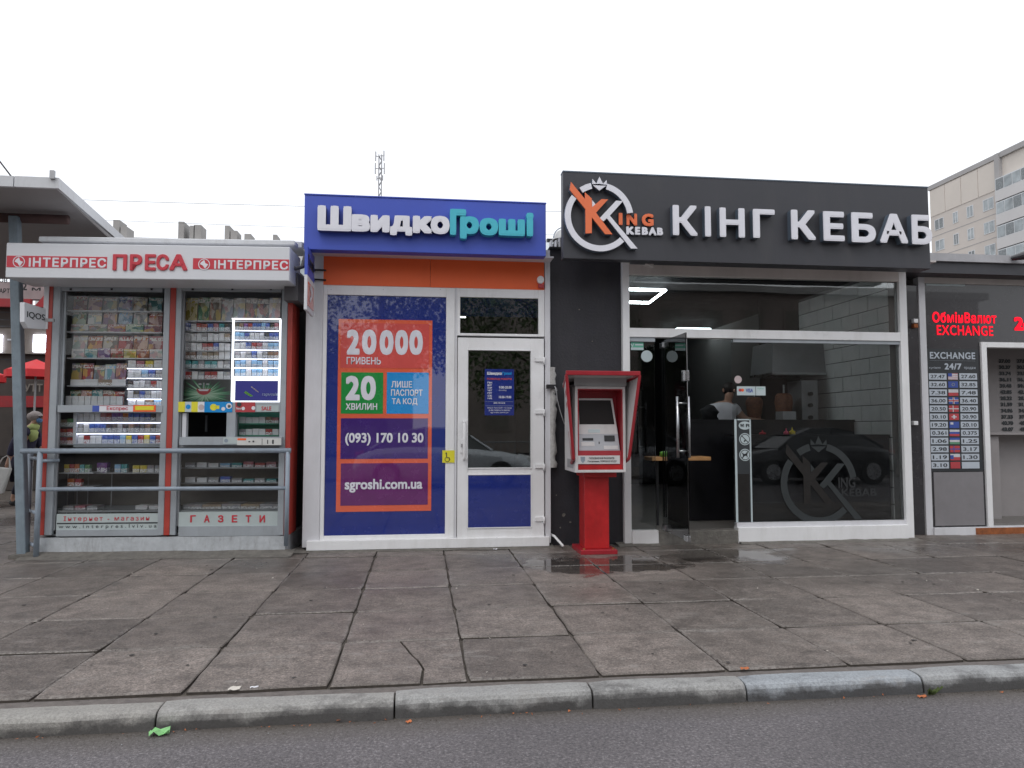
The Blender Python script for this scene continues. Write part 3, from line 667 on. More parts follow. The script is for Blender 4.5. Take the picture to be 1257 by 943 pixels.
u0, u1, z0, z1 = wq(-10, 486, 60, 500, 16.9); box('counter_front', 'stall_red', (u0, u1, 16.9, 17, z0, z1), ms)
u0, u1, z0, z1 = wq(-4, 500, 12, 560, 16.8); box('poster', 'stall_dark', (u0, u1, 16.85, 17, z0, z1), ms)
def umbrella(l, t, r, b, Y, lab):
    u0, u1, z0, z1 = wq(l, t, r, b, Y); cxu = (u0 + u1) / 2; R = (u1 - u0) / 2
    t_ = thing('market_umbrella', lab, 'umbrella', (cxu, Y, 0)); g = G(); n = 8
    rim = [(cxu + R * math.cos(2 * math.pi * k / n + .2), Y + R * math.sin(2 * math.pi * k / n + .2), z0 + .12) for k in range(n)]
    low = [(x, y, z0 - .02) for x, y, z in rim]
    g.add([(cxu, Y, z1 + .05)] + rim + low, [(0, 1 + k, 1 + (k + 1) % n) for k in range(n)] + [(1 + k, 1 + n + k, 1 + n + (k + 1) % n, 1 + (k + 1) % n) for k in range(n)])
    g.build('canopy', 'umbrella_red', t_); G().tube([(cxu, Y, 0), (cxu, Y, z1)], .02, 6).build('pole', 'steel_dull', t_)
umbrella(8, 444, 80, 463, 15.0, 'red market umbrella open behind the newspaper kiosk corner')
umbrella(-60, 452, 5, 468, 15.6, 'red market umbrella cut off by the left edge of the picture')

def skin_body(name, nodes, edges, m, parent, P=None, sub=1, root=0):
    """nodes: (x, y, z, r) or (x, y, z, rx, ry) in the local frame M"""
    me = bpy.data.meshes.new(name); me.from_pydata([n[:3] for n in nodes], edges, []); o = bpy.data.objects.new(name, me); COL.objects.link(o)
    o.parent = parent; o.matrix_basis = Matrix.Identity(4); WM[o.name] = WM[parent.name]
    me.materials.append(MATS[m]); sk = o.modifiers.new('skin', 'SKIN')
    d = me.skin_vertices[0].data
    for i, n in enumerate(nodes): d[i].radius = (n[3], n[4] if len(n) > 4 else n[3]); d[i].use_root = (i == root)
    sk.use_smooth_shade = True; s = o.modifiers.new('sub', 'SUBSURF'); s.levels = s.render_levels = sub
    return o
def blob(name, c, r, m, parent, sq=1, seed=0, amp=.0):
    """a rounded, slightly uneven shape with radii r"""
    g = G(); n1, n2 = 12, 8; vs = [(0, 0, r[2])]; c = Vector(c)
    for i in range(1, n2):
        th = math.pi * i / n2
        for k in range(n1):
            ph = 2 * math.pi * k / n1; v = Vector((math.sin(th) * math.cos(ph), math.sin(th) * math.sin(ph), math.cos(th)))
            q = 1 + amp * noise.noise(v * 2 + Vector((seed, 0, 0))); vs.append((v.x * r[0] * q, v.y * r[1] * q, v.z * r[2] * q))
    vs.append((0, 0, -r[2])); L = len(vs) - 1; fs = [(0, 1 + k, 1 + (k + 1) % n1) for k in range(n1)]
    for i in range(n2 - 2):
        for k in range(n1): a = 1 + i * n1; fs.append((a + k, a + n1 + k, a + n1 + (k + 1) % n1, a + (k + 1) % n1))
    a = 1 + (n2 - 2) * n1; fs += [(a + k, L, a + (k + 1) % n1) for k in range(n1)]
    MP = WM[parent.name]; g.add([MP @ (Vector(v) + c) for v in vs], fs); return g.build(name, m, parent, smooth=True)
def hand_nodes(nodes, edges, wrist, d, up, s=1.0):
    """palm, four unequal fingers and a side thumb grown from the node 'wrist' in direction d"""
    w = Vector(nodes[wrist][:3]); d = Vector(d).normalized(); up = Vector(up); sd = d.cross(up).normalized()
    p = w + d * .05 * s; nodes.append((*p, .026 * s, .016 * s)); pi = len(nodes) - 1; edges.append((wrist, pi))
    for k, L in enumerate((.072, .082, .076, .058)):
        a = p + d * .035 * s + sd * (.03 - .02 * k) * s; b = a + d * L * .5 * s - up * .004; c = b + d * L * .4 * s - up * .02 * s
        i0 = len(nodes); nodes += [(*a, .010 * s), (*b, .009 * s), (*c, .007 * s)]; edges += [(pi, i0), (i0, i0 + 1), (i0 + 1, i0 + 2)]
    a = w + d * .03 * s + sd * .035 * s; b = a + d * .03 * s + sd * .02 * s; i0 = len(nodes); nodes += [(*a, .011 * s), (*b, .009 * s)]; edges += [(pi, i0), (i0, i0 + 1)]

# woman with a white bag, seen side on, walking to the right
gx, gy = ground(24, 621)
pw = thing('person', 'stooped person in a dark navy coat, blue mask and lime scarf behind the canopy post', 'person', (gx, gy, 0)); pw.rotation_euler = (0, 0, R_(-4)); WM[pw.name] = Matrix.Translation((gx, gy, 0)) @ Matrix.Rotation(R_(-4), 4, 'Z')
N_ = [(0, 0, .84, .15, .13), (.03, 0, 1.0, .15, .13), (.08, 0, 1.17, .15, .14), (.12, 0, 1.29, .11), (.17, 0, 1.37, .05), (.20, 0, 1.43, .055),
      (.22, 0, 1.50, .085, .08),
      (.10, -.17, 1.26, .065), (.0, -.21, 1.03, .05), (-.07, -.21, .82, .036), (-.10, -.21, .74, .03),
      (.10, .17, 1.26, .065), (.16, .21, 1.03, .05), (.27, .14, .95, .036), (.31, .10, .95, .03),
      (.02, -.09, .80, .10), (.08, -.09, .45, .065), (.03, -.09, .10, .045), (.06, -.09, .05, .045), (.17, -.09, .035, .035),
      (-.02, .09, .80, .10), (-.04, .09, .45, .065), (-.17, .09, .13, .045), (-.16, .09, .07, .045), (-.06, .09, .035, .035)]
E_ = [(0, 1), (1, 2), (2, 3), (3, 4), (4, 5), (5, 6), (3, 7), (7, 8), (8, 9), (9, 10), (3, 11), (11, 12), (12, 13), (13, 14), (0, 15), (15, 16), (16, 17), (17, 18), (18, 19), (0, 20), (20, 21), (21, 22), (22, 23), (23, 24)]
hand_nodes(N_, E_, 10, (-.1, 0, -1), (1, 0, 0)); hand_nodes(N_, E_, 14, (1, -.3, 0), (0, 0, 1))
skin_body('body', N_, E_, 'skin', pw)
CN = [(.0, 0, .52, .17, .17), (0, 0, .70, .19, .17), (0, 0, .88, .20, .17), (.04, 0, 1.05, .19, .17), (.09, 0, 1.2, .18, .17), (.13, 0, 1.31, .12), (.15, 0, 1.36, .08),
      (.10, -.19, 1.26, .09), (.0, -.23, 1.03, .075), (-.06, -.23, .84, .058), (.10, .19, 1.26, .09), (.16, .23, 1.03, .075), (.25, .16, .96, .058)]
skin_body('coat', CN, [(0, 1), (1, 2), (2, 3), (3, 4), (4, 5), (5, 6), (5, 7), (7, 8), (8, 9), (5, 10), (10, 11), (11, 12)], 'coat_navy', pw)
skin_body('trousers', [(0, 0, .6, .14), (.03, -.09, .55, .09), (.07, -.09, .42, .08), (.04, -.09, .13, .065), (-.03, .09, .55, .09), (-.05, .09, .42, .08), (-.16, .09, .16, .065)], [(0, 1), (1, 2), (2, 3), (0, 4), (4, 5), (5, 6)], 'trousers_dark', pw)
for sy, x in ((-.09, .10), (.09, -.11)): blob('shoe', (x, sy, .045), (.13, .05, .05), 'black_matte', pw)
blob('hair', (.19, 0, 1.525), (.115, .10, .085), 'hair_grey', pw, amp=.2); blob('hat_brim', (.30, 0, 1.53), (.07, .07, .02), 'hair_grey', pw)
blob('face_mask', (.27, 0, 1.455), (.045, .06, .05), 'mask_blue', pw)
blob('nose', (.305, 0, 1.49), (.014, .012, .02), 'skin', pw)
for sy in (-.035, .035): blob('eye', (.292, sy, 1.51), (.010, .010, .008), 'black_matte', pw)
sc_ = blob('scarf', (.20, -.05, 1.20), (.08, .09, .11), 'scarf_lime', pw, amp=.3); blob('scarf_knot', (.19, -.02, 1.33), (.09, .10, .07), 'scarf_lime', pw, amp=.3)
# her bag
hb = W.at(9, 575, gy - .2); 
bg_ = thing('shopping_bag', 'white shopping bag with loop handles at the left edge beside the canopy post', 'bag', (gx - .18, gy - .24, .38))
x_, z_ = gx - .17, .68
g = G(); g.hexa([(x_ - .26, gy - .30, z_ - .42), (x_ + .02, gy - .30, z_ - .46), (x_ + .02, gy - .18, z_ - .46), (x_ - .26, gy - .18, z_ - .42)], [(x_ - .16, gy - .27, z_), (x_ + .15, gy - .27, z_ - .03), (x_ + .15, gy - .21, z_ - .03), (x_ - .16, gy - .21, z_)]); g.build('bag_body', 'bag_white', bg_, bevel=.02, seg=2)
g = G()
for y in (gy - .26, gy - .22): g.tube([(x_ - .1, y, z_ - .03), (x_ + .0, gy - .24, z_ + .14), (x_ + .06, gy - .24, z_ + .18), (x_ + .10, gy - .24, z_ + .14), (x_ + .12, y, z_ - .03)], .009, 6)
g.build('handle', 'bag_white', bg_)
# ================================================================== NEWSPAPER KIOSK
kk = thing('newspaper_kiosk', 'grey and red newspaper kiosk with two glazed bays full of magazines and cigarettes', 'kiosk', (0, 0, 0), K)
KD = 1.75                                                      # depth of the kiosk
uL, zT = K.at(60, 345); uR, _ = K.at(352, 345); zF = K.at(207, 657)[1]; ztop = 2.98
def kb(name, m, l, t, r, b, v0, v1, par=None, bevel=0, **k):
    return G(K).pbox(K, l, t, r, b, v0, v1).build(name, m, par or kk, bevel, **k)
# plinth
u0 = K.at(50, 660)[0]; u1 = uR + .05
g = G(K); n = 24; vs = []; fs = []
for i in range(n + 1):
    u = u0 + (u1 - u0) * i / n; q = noise.noise(Vector((u * 4, 0, 0))) * .02
    vs += [(u, -.10 + q * .6, -.05), (u, -.06 + q * .3, .03), (u, -.045, zF - .012 + q * .15), (u, .3, zF - .012)]
for i in range(n): 
    for k in range(3): fs.append((i * 4 + k, i * 4 + 4 + k, i * 4 + 5 + k, i * 4 + 1 + k))
g.add(vs, fs).box(u0, u1, .0, KD, -.05, zF - .02).build('plinth', 'plinth', kk)
g = G(K); vs = []; fs = []
for i in range(n + 1):
    u = u0 - .1 + (u1 - u0 + .2) * i / n; q = noise.noise(Vector((u * 3, 4, 0))) * .05
    vs += [(u, -.26 + q, .001), (u, -.16 + q * .5, .018), (u, -.05, .05 + q * .3)]
for i in range(n): 
    for k in range(2): fs.append((i * 3 + k, i * 3 + 3 + k, i * 3 + 4 + k, i * 3 + 1 + k))
g.add(vs, fs).build('mortar_bed', 'mortar', kk)
# shell
box('back_wall', 'kiosk_side', (uL, uR, KD - .04, KD, zF, ztop), kk, K)
box('side_wall', 'kiosk_side', (uL - .02, uL + .02, .1, KD, zF, ztop), kk, K)
box('side_wall', 'kiosk_side', (uR - .01, uR + .03, .1, KD, zF, ztop), kk, K)
rf = box('roof', 'kiosk_side', (uL - .1, uR + .08, -.02, KD + .1, ztop, ztop + .06), kk, K)
g = G(K); a = K.at(47, 290.5, -.36); b = K.at(362, 299, -.36); g.box(a[0], b[0], -.36, -.2, b[1] - .02, b[1] + .035); a = K.at(54, 288, -.1); g.box(a[0], b[0] + .02, -.1, .3, b[1] + .02, b[1] + .09); g.build('roof_edge', 'canopy_white', rf, bevel=.01)
for a_, b_ in ((75, 198), (226, 344)): box('overhead_light', 'kiosk_fill_light', (K.at(a_, 360, .1)[0], K.at(b_, 360, .1)[0], .05, .075, ztop - .14, ztop - .125), kk, K)  # tubes out of sight behind the shutters, added to brighten the goods
box('ceiling', 'kiosk_inside', (uL, uR, .05, KD, ztop - .12, ztop - .10), kk, K)
box('inner_floor', 'kiosk_inside', (uL, uR, .02, KD, zF, zF + .02), kk, K)
box('inner_back', 'rack_back', (uL + .02, uR - .02, 1.0, 1.03, zF, ztop - .12), kk, K)
G(K).tube([(uR + .08, -.30, ztop + .02), (uR + .16, -.28, ztop - .02), (uR + .22, -.25, ztop + .01), (uR + .23, -.2, ztop + .12)], .022, 8).build('gutter', 'kiosk_side', kk, smooth=True)
box('side_awning', 'kiosk_side', (uR + .03, uR + .17, -.22, .5, ztop - .34, ztop - .05), kk, K)
# coloured posts
for l, r in ((53, 59.6), (205.3, 212), (351.2, 357)):
    kb('post', 'red_paint', l, 345, r, 657, -.056, .10 if l < 300 else .06)
g = G(K); g.pbox(K, 54, 318, 60, 404, -.062, -.056); g.build('post_cover', 'fascia_white', kk)
g = G(K); u = K.at(356.5, 500)[0]; g.box(u - .04, u + .012, .06, .30, zF, 2.85); g.build('post', 'red_paint', kk)
# frames of both bays
bays = [(59.8, 205), (212.2, 350.8)]
for (l, r) in bays:
    wl_ = 9.0 if l < 100 else 7
    kb('bay_frame', 'grey_aluminium', l, 345, l + wl_, 657, -.05, .0, bevel=.003)
    kb('bay_frame', 'grey_aluminium', r - 7.5, 345, r, 657, -.05, .0, bevel=.003)
    kb('bay_frame', 'grey_aluminium', l + wl_, 651 if l < 100 else 646.5, r - 7.5, 657.5, -.045, .08)
    sh = kb('shutter_box', 'shutter_grey', l + 2, 343, r - 2, 349.5, -.06, .12)
    z0_ = K.at(l, 358)[1]
    for i in range(3): kb('shutter_slat', 'shutter_grey', l + wl_ - 2, 349.8 + i * 2.4, r - 5, 351.8 + i * 2.4, -.03 - .006 * (i % 2), .0, sh)
    kb('shutter_bar', 'grey_aluminium', l + wl_ - 1, 352.3, r - 6, 358.5, -.042, -.008, sh)
    for f in (.13, .5, .86): 
        px = l + wl_ + (r - l - wl_) * f; kb('shutter_lock', 'black_plastic', px - 1.2, 354, px + 1.2, 356.3, -.05, -.042, sh)
kb('frame_channel', 'shutter_grey', 69.5, 358, 73, 651, -.02, .01); kb('frame_channel', 'grey_aluminium', 74.5, 358, 79, 498, -.01, .02)
kb('frame_channel', 'shutter_grey', 220.7, 358, 223, 646, -.02, .01)
kb('cross_rail', 'grey_aluminium', 70.5, 497.5, 199, 506.5, -.06, .06, bevel=.003)
kb('cross_rail', 'grey_aluminium', 221, 493.5, 345, 506, -.05, .06, bevel=.003)
kb('counter_sill', 'grey_aluminium', 220, 536.5, 345.5, 546.5, -.11, .06, bevel=.004)
kb('window_mullion', 'grey_aluminium', 278.5, 494, 288.5, 538, -.055, .05, bevel=.003)
kb('inner_frame', 'shelf_white', 224, 507, 228, 537, -.02, .04)
kb('lower_panel', 'shutter_grey', 221, 546.8, 345, 549.5, -.02, .05)
# panes
for l, t, r, b in ((79, 358.5, 198, 497.5), (69, 506.5, 198, 631), (223, 358.5, 343.5, 493.5), (288.5, 506, 345.5, 537), (222, 548, 345.5, 628.5)):
    kb('pane', 'kiosk_glass', l, t, r, b, -.002, .004)
# lettered plates at the foot
p_ = kb('foot_plate', 'plate_pale', 69.5, 631.3, 197, 651, -.03, .0)
letters(K, 'Інтернет - магазин', 78, 634, 183, 640.5, -.033, 'print_red', p_, bold=.008, space=1.35)
letters(K, 'www.interpres.lviv.ua', 72, 644.3, 192, 649, -.033, 'exch_ink', p_, space=1.6)
g = G(K); g.pbox(K, 70, 642, 196, 642.6, -.0325, -.031); g.build('rule', 'exch_ink', p_)
p_ = kb('foot_plate', 'plate_pale', 219.5, 628.8, 341.7, 646.3, -.03, .0)
g = G(K)
for i, ch in enumerate('ГАЗЕТИ'): G(K).ptext(K, ch, 233.5 + i * 17.0, 632.5, 240.2 + i * 17.0, 641.5, -.034, bold=.035).build('letter', 'print_red', p_)
# stickers on the frames
def sticker(name, m, l, t, r, b, v, parts=(), par=None):
    s = kb(name, m, l, t, r, b, v - .003, v, par)
    for mm, q in parts:
        g = G(K)
        for it in q:
            if it[0] == 't': g.ptext(K, it[1], *it[2:6], v - .006, bold=.02)
            elif it[0] == 'b': g.pbox(K, *it[1:5], v - .005, v - .003)
            elif it[0] == 'd': c = K.at(it[1], it[2], v - .005); g.disc(c[0], c[1], it[3], v - .005, v - .003, 14)
        g.build('print', mm, s)
    return s
sticker('sticker', 'print_blue', 113.5, 498, 124, 505.5, -.06)
sticker('sticker', 'print_white', 122, 498, 164, 505.5, -.0605, [('print_red', [('t', 'Експрес', 131, 499, 157, 504.8), ('b', 122, 498, 164, 498.5)])])
sticker('sticker', 'sign_orange', 163.5, 497.3, 191, 505.5, -.0615, [('sticker_yellow', [('b', 166, 498.6, 188.5, 503.5)])])
sticker('sticker', 'sticker_yellow', 219, 493.3, 227, 505.8, -.05); sticker('sticker', 'decal_pale', 227, 493.3, 235, 505.8, -.05, [('film_cyan', [('d', 231, 499.5, .025)])])
sticker('sticker', 'sticker_yellow', 235, 493.3, 243, 505.8, -.05); sticker('sticker', 'print_white', 243, 493.3, 251, 505.8, -.05, [('sticker_pink', [('d', 247, 500, .03)])])
sticker('sticker', 'film_cyan', 251, 493.3, 285, 506.3, -.056, [('sticker_yellow', [('d', 262, 500, .035), ('b', 265, 498, 269, 502)]), ('print_white', [('d', 274, 502, .02), ('d', 281, 498.5, .03)]), ('room_brown', [('d', 281.3, 498.8, .017)])])
sticker('sticker', 'flag_red', 289, 493.6, 313, 506, -.052, [('print_white', [('d', 298.5, 501.5, .018), ('d', 311, 501, .02), ('t', 'New', 290, 500, 296, 503)]), ('exch_ink', [('d', 293.5, 496.5, .025)])])
sticker('sticker', 'plate_pale', 315, 497.5, 342, 505.5, -.052, [('print_red', [('t', 'SALE', 321, 499, 333, 504)])])
sticker('sticker', 'plate_pale', 274, 537, 291, 545, -.112, [('rail_grey', [('d', 277.5, 541, .02)])])
sticker('sticker', 'bag_white', 291, 538, 345, 546.5, -.113, [('sign_orange', [('b', 291.5, 538.2, 302, 540.5)]), ('exch_ink', [('b', 305, 541.5, 307, 543), ('b', 310, 541, 312, 543), ('b', 321.5, 538.6, 321.9, 546), ('b', 328, 540, 329, 545), ('b', 334, 540, 336, 545)])])
# roof sign
fs_ = thing('kiosk_sign', 'long white roof sign with red lettering above the newspaper kiosk', 'sign', (-1.0, -.5, 2.8), K)
u0, z1 = K.at(8, 298, -.5); u1, z0 = K.at(355, 345, -.5)
G(K).box(u0, u1, -.5, -.02, z0, z1).build('sign_box', 'fascia_white', fs_, bevel=.006)
for l, r, lab in ((8.4, 131, 0), (237, 354.6, 0)):
    ub, zb_ = K.at(l, 313.8 if l < 100 else 317, -.503); uc, zc = K.at(r, 329.6 if l < 100 else 332, -.503); G(K).box(ub, uc, -.503, -.5, zc, zb_).build('sign_band', 'print_red', fs_)
letters(K, 'lНТЕРПРЕС', 35.5, 315.8, 130, 328.9, -.506, 'print_white', fs_, bold=.035, space=1.15); letters(K, 'lНТЕРПРЕС', 263, 319, 353.5, 331.3, -.506, 'print_white', fs_, bold=.035, space=1.15)
for ex, ey in ((23, 321.4), (250.5, 324.5)):
    g = G(K); c = K.at(ex, ey, -.506); g.arc(c[0], c[1], .050, .057, 0, 360, -.506, -.503); 
    for p in ([(-.03, .02), (0, .045), (.012, .01), (.04, .0), (.01, -.045), (-.012, -.012), (-.04, -.0)], ): g.prism([(c[0] + x, c[1] + z) for x, z in p], -.506, -.503)
    g.build('emblem', 'print_white', fs_)
for i, ch in enumerate('ПРЕСА'):
    l, r = [(138.5, 155), (159.5, 173.5), (178, 190.5), (192, 206.5), (208, 229.5)][i]
    G(K).ptext(K, ch, l, 312, r, 332, -.515, bold=.035, depth=.015).build('letter', 'print_red', fs_)
# small side sign
qs = thing('flag_sign', 'small tilted white IQOS sign sticking out from the left kiosk post', 'sign', (-1.45, -.3, 2.2), K)
a = W.at(30, 371, 7.72); b = W.at(56, 380, 7.99)
g = G(); P0 = (W.at(30, 371, 7.72), W.at(30, 395, 7.72), W.at(34.5, 403, 7.77), W.at(56, 404.5, 7.99), W.at(56.5, 379.5, 7.99)); Y0 = (7.72, 7.72, 7.77, 7.99, 7.99)
pts = [Vector((p[0], y, p[1])) for p, y in zip(P0, Y0)]; nn = (pts[3] - pts[0]).cross(pts[1] - pts[0]).normalized() * .05
if nn.y < 0: nn = -nn
g.hexa([p for p in pts], [p + nn for p in pts]); qo = g.build('sign_board', 'fascia_white', qs)
d = (pts[4] - pts[0]); L = math.hypot(d.x, d.y); ang = math.atan2(d.y, d.x)
QP = PL(pts[0].x, pts[0].y, math.degrees(ang))
g = G(QP); g.ptext(QP, 'IQOS', 33.5, 382, 55, 395, -.006, bold=.015); g.build('lettering', 'exch_ink', qs)
g = G(QP); g.ptext(QP, 'TABAK', 36, 378, 54, 380.5, -.006); g.build('lettering', 'steel_dull', qs) if False else None
box('bracket', 'steel_dull', (pts[3].x - .02, pts[3].x + .08, 7.97, 8.0, pts[3].z + .08, pts[3].z + .11), qs)

# ------------------------------------------------------------------ shelves and goods
def shelf(y, l, r, v0, v1, m='shelf_white', th=.012, name='shelf', lit=False):
    u0, z = K.at(l, y, v0); u1, z2 = K.at(r, y + (r - l) * .006, v0); z = (z + z2) / 2
    s = box(name, m, (u0, u1, v0, v1, z - th, z), kk, K)
    if lit: box('shelf_light', 'rack_light', (u0 + .004, u1 - .004, v0 + .0, v0 + .008, z - th - .004, z - th - .0005), s, K)
    return z
def unit(name, m):
    g = G(); g.box(-.5, .5, -.5, .5, 0, 1); me = bpy.data.meshes.new(name); me.from_pydata([tuple(v) for v in g.v], [], g.f); me.materials.append(MATS[m]); return me
U = {'magazine': unit('magazine', 'cover_print'), 'newspaper': unit('newspaper', 'cover_print'), 'cigarette_pack': unit('cigarette_pack', 'pack_print'), 'box': unit('carton', 'pack_print')}
PAL = {'red': (.38, .03, .03), 'blue': (.05, .12, .45), 'white': (.76, .76, .78), 'orange': (.5, .14, .03), 'green': (.10, .30, .12), 'pink': (.42, .14, .18), 'brown': (.22, .14, .10),
       'grey': (.33, .33, .35), 'yellow': (.70, .55, .05), 'teal': (.07, .36, .38), 'black': (.04, .04, .05), 'light blue': (.28, .52, .78), 'beige': (.34, .27, .20), 'purple': (.2, .08, .32)}
def goods(kind, cat, l, r, y, h, z, v, cols, where, th, gap=.12, lean=0, grp=None, jit=.1):
    """a row of things standing on a shelf at height z; y, h only give their height in the picture"""
    u0 = K.at(l, y, v)[0]; u1 = K.at(r, y, v)[0]; hh = K.at(l, y - h, v)[1] - K.at(l, y, v)[1]; n = len(cols); w = (u1 - u0) / n
    for i, c in enumerate(cols):
        o = bpy.data.objects.new(kind.replace(' ', '_'), U[cat]); COL.objects.link(o)
        H = hh * random.uniform(1 - jit, 1); o.scale = (w * (1 - gap), th, H)
        o.matrix_basis = K.M @ Matrix.Translation((u0 + w * (i + .5), v + th / 2 + random.uniform(0, .006), z)) @ Matrix.Rotation(R_(-lean), 4, 'X') @ Matrix.Diagonal((w * (1 - gap), th, H, 1))
        o.color = (*PAL[c], 1)
        pos = 'leftmost' if i == 0 else 'rightmost' if i == n - 1 else ORD[i] + ' from left'
        tag(o, f'{c} {kind} {pos} {where}'.replace('_', ' '), kind.replace('_', ' '), grp or kind.replace('_', ' ').rstrip('x') + ('xes' if kind.endswith('x') else 's') + ' on the kiosk shelves')
    return hh
# bay one, upper: magazines
v = .10
z = shelf(381, 82, 199, v, .26); goods('magazine', 'magazine', 88, 199, 381, 19, z, v + .05, ['red', 'red', 'grey', 'blue', 'beige', 'teal'], 'in the top row of the left kiosk bay', .008, lean=8)
z2 = shelf(407, 82, 199, v, .26); goods('magazine', 'magazine', 86, 199, 407, 30, z2, v + .035, ['green', 'white', 'pink', 'light blue', 'white', 'red'], 'in the second row of the left kiosk bay', .008, lean=8)
goods('magazine', 'magazine', 86, 199, 407, 10, z2, v + .01, ['grey', 'beige', 'red', 'green', 'pink'], 'low at the front of the second left bay shelf', .008, gap=.04)
z = shelf(439, 82, 199, v, .26); goods('magazine', 'magazine', 87, 199, 439, 29, z, v + .035, ['white', 'orange', 'beige', 'red', 'orange', 'pink'], 'in the third row of the left kiosk bay', .008, lean=6, gap=.06)
goods('magazine', 'magazine', 87, 199, 439, 12, z, v + .01, ['white', 'teal', 'purple', 'red', 'yellow', 'orange', 'white'], 'low at the front of the third left bay shelf', .008, gap=.05)
z = shelf(473, 82, 154, v, .26); goods('magazine', 'magazine', 86, 154, 473, 28, z, v + .035, ['brown', 'red', 'grey', 'light blue', 'pink'], 'in the fourth row of the left kiosk bay', .008, lean=6, gap=.06)
goods('price_card', 'box', 86, 154, 473, 8, z, v + .01, ['white', 'white', 'beige', 'white'], 'along the fourth shelf of the left bay', .004, gap=.02)
z = shelf(497, 82, 154, v, .26); goods('magazine', 'magazine', 84, 152, 497, 19, z, v + .05, ['green', 'red', 'teal', 'brown', 'red'], 'in the row above the left cross rail', .008, lean=6, gap=.06)
goods('match_box', 'box', 80, 150, 497, 11, z, v + .0, ['white'] * 9, 'along the cross rail of the left kiosk bay', .02, gap=.10, jit=.02)
# bay one, upper right: lit cigarette rack
def rack_back(l, t, r, b, v): box('rack_back', 'rack_back', (*K.rect(l, t, r, b, v)[:2], v, v + .02, *K.rect(l, t, r, b, v)[2:]), kk, K)
rack_back(154, 440, 199, 498, .24)
for j, (y, cols) in enumerate([(451, ['white', 'pink', 'yellow', 'white']), (463, ['white', 'white', 'light blue', 'blue', 'grey']), (476, ['black', 'white', 'white', 'grey', 'red', 'white']), (488.5, ['white', 'black', 'blue', 'grey', 'white', 'white']), (497.5, ['white', 'white', 'brown', 'light blue'])]):
    z = shelf(y, 155.5, 199, .10, .24, lit=j < 4); goods('cigarette_pack', 'cigarette_pack', 156, 199, y, 9, z, .112, cols, f'on {ORD[j]} shelf of small lit rack', .022, gap=.11)
# bay one, lower: the bright counter rack
rack_back(90, 507, 199, 546, .24); kb('rack_side', 'shelf_white', 90.5, 507, 92.5, 545.5, .06, .24)
rows = [(516.5, ['white', 'white', 'white', 'white', 'pink', 'red', 'purple', 'purple', 'orange', 'blue', 'blue', 'blue', 'blue', 'black', 'white']),
        (530, ['grey', 'white', 'blue', 'blue', 'blue', 'black', 'black', 'grey', 'black', 'brown', 'black', 'black', 'brown', 'black', 'grey']),
        (544, ['white', 'red', 'white', 'white', 'blue', 'blue', 'blue', 'light blue', 'yellow', 'blue', 'red', 'yellow', 'blue', 'red'])]
for j, (y, cols) in enumerate(rows):
    z = shelf(y, 93, 198.5, .08, .24, lit=True, th=.018); goods('cigarette_pack', 'cigarette_pack', 95, 198, y - 1, 10, z, .092, cols, f'on {["top", "middle", "bottom"][j]} shelf of the bright lower rack', .022, gap=.11)
kb('rack_edge', 'grey_aluminium', 90, 545, 199.5, 549, .05, .1)
for j, y in enumerate((523, 535, 545)): 
    z = shelf(y, 72, 90, .08, .24, 'kiosk_inside'); goods('sweet_box', 'box', 73, 90, y, 9, z, .1, [['beige', 'green'], ['red', 'red'], ['pink', 'red']][j], f'on the {["top", "middle", "bottom"][j]} step left of the bright rack', .04)
# bay one, lowest: dim display
box('display_floor', 'kiosk_inside', (uL + .05, -.03, .03, .55, K.at(130, 627)[1] - .02, K.at(130, 627)[1]), kk, K)
z = shelf(580, 72, 115, .1, .3, 'shelf_white')
goods('sweet_tube', 'box', 78, 110, 580, 10, z, .14, ['yellow', 'red', 'orange', 'teal', 'green'], 'on the left glass shelf behind the railing', .05)
z = shelf(580, 118, 199, .2, .5, 'steel_dull')
goods('sweet_box', 'box', 162, 198, 580, 9, z, .24, ['yellow', 'yellow', 'grey', 'grey'], 'at the right of the long shelf behind the railing', .05)
goods('sweet_box', 'box', 118, 132, 580, 13, z, .24, ['purple'], 'on the middle of the long shelf behind the railing', .07)
goods('sweet_box', 'box', 140, 156, 582, 10, z, .24, ['light blue', 'teal'], 'near the middle of the long shelf behind the railing', .05)
z = shelf(597, 72, 115, .1, .3, 'steel_dull'); goods('sweet_tube', 'box', 82, 100, 597, 9, z, .14, ['orange', 'red'], 'on the lower left glass shelf behind the railing', .05)
z = K.at(130, 627)[1]
goods('paper_bundle', 'box', 165, 198, 627, 5, z, .1, ['white', 'white'], 'lying at the right of the left display floor', .15)
goods('paper_bundle', 'box', 76, 120, 627, 5, z, .1, ['grey', 'pink', 'grey'], 'at the left of the left display floor', .15)
g = G(K)
for px in (83, 95, 108, 137): u = K.at(px, 600, .32)[0]; g.tube([(u, .32, zF), (u, .32, K.at(px, 575, .32)[1])], .006, 6)
g.build('rack_wire', 'steel_dull', kk)
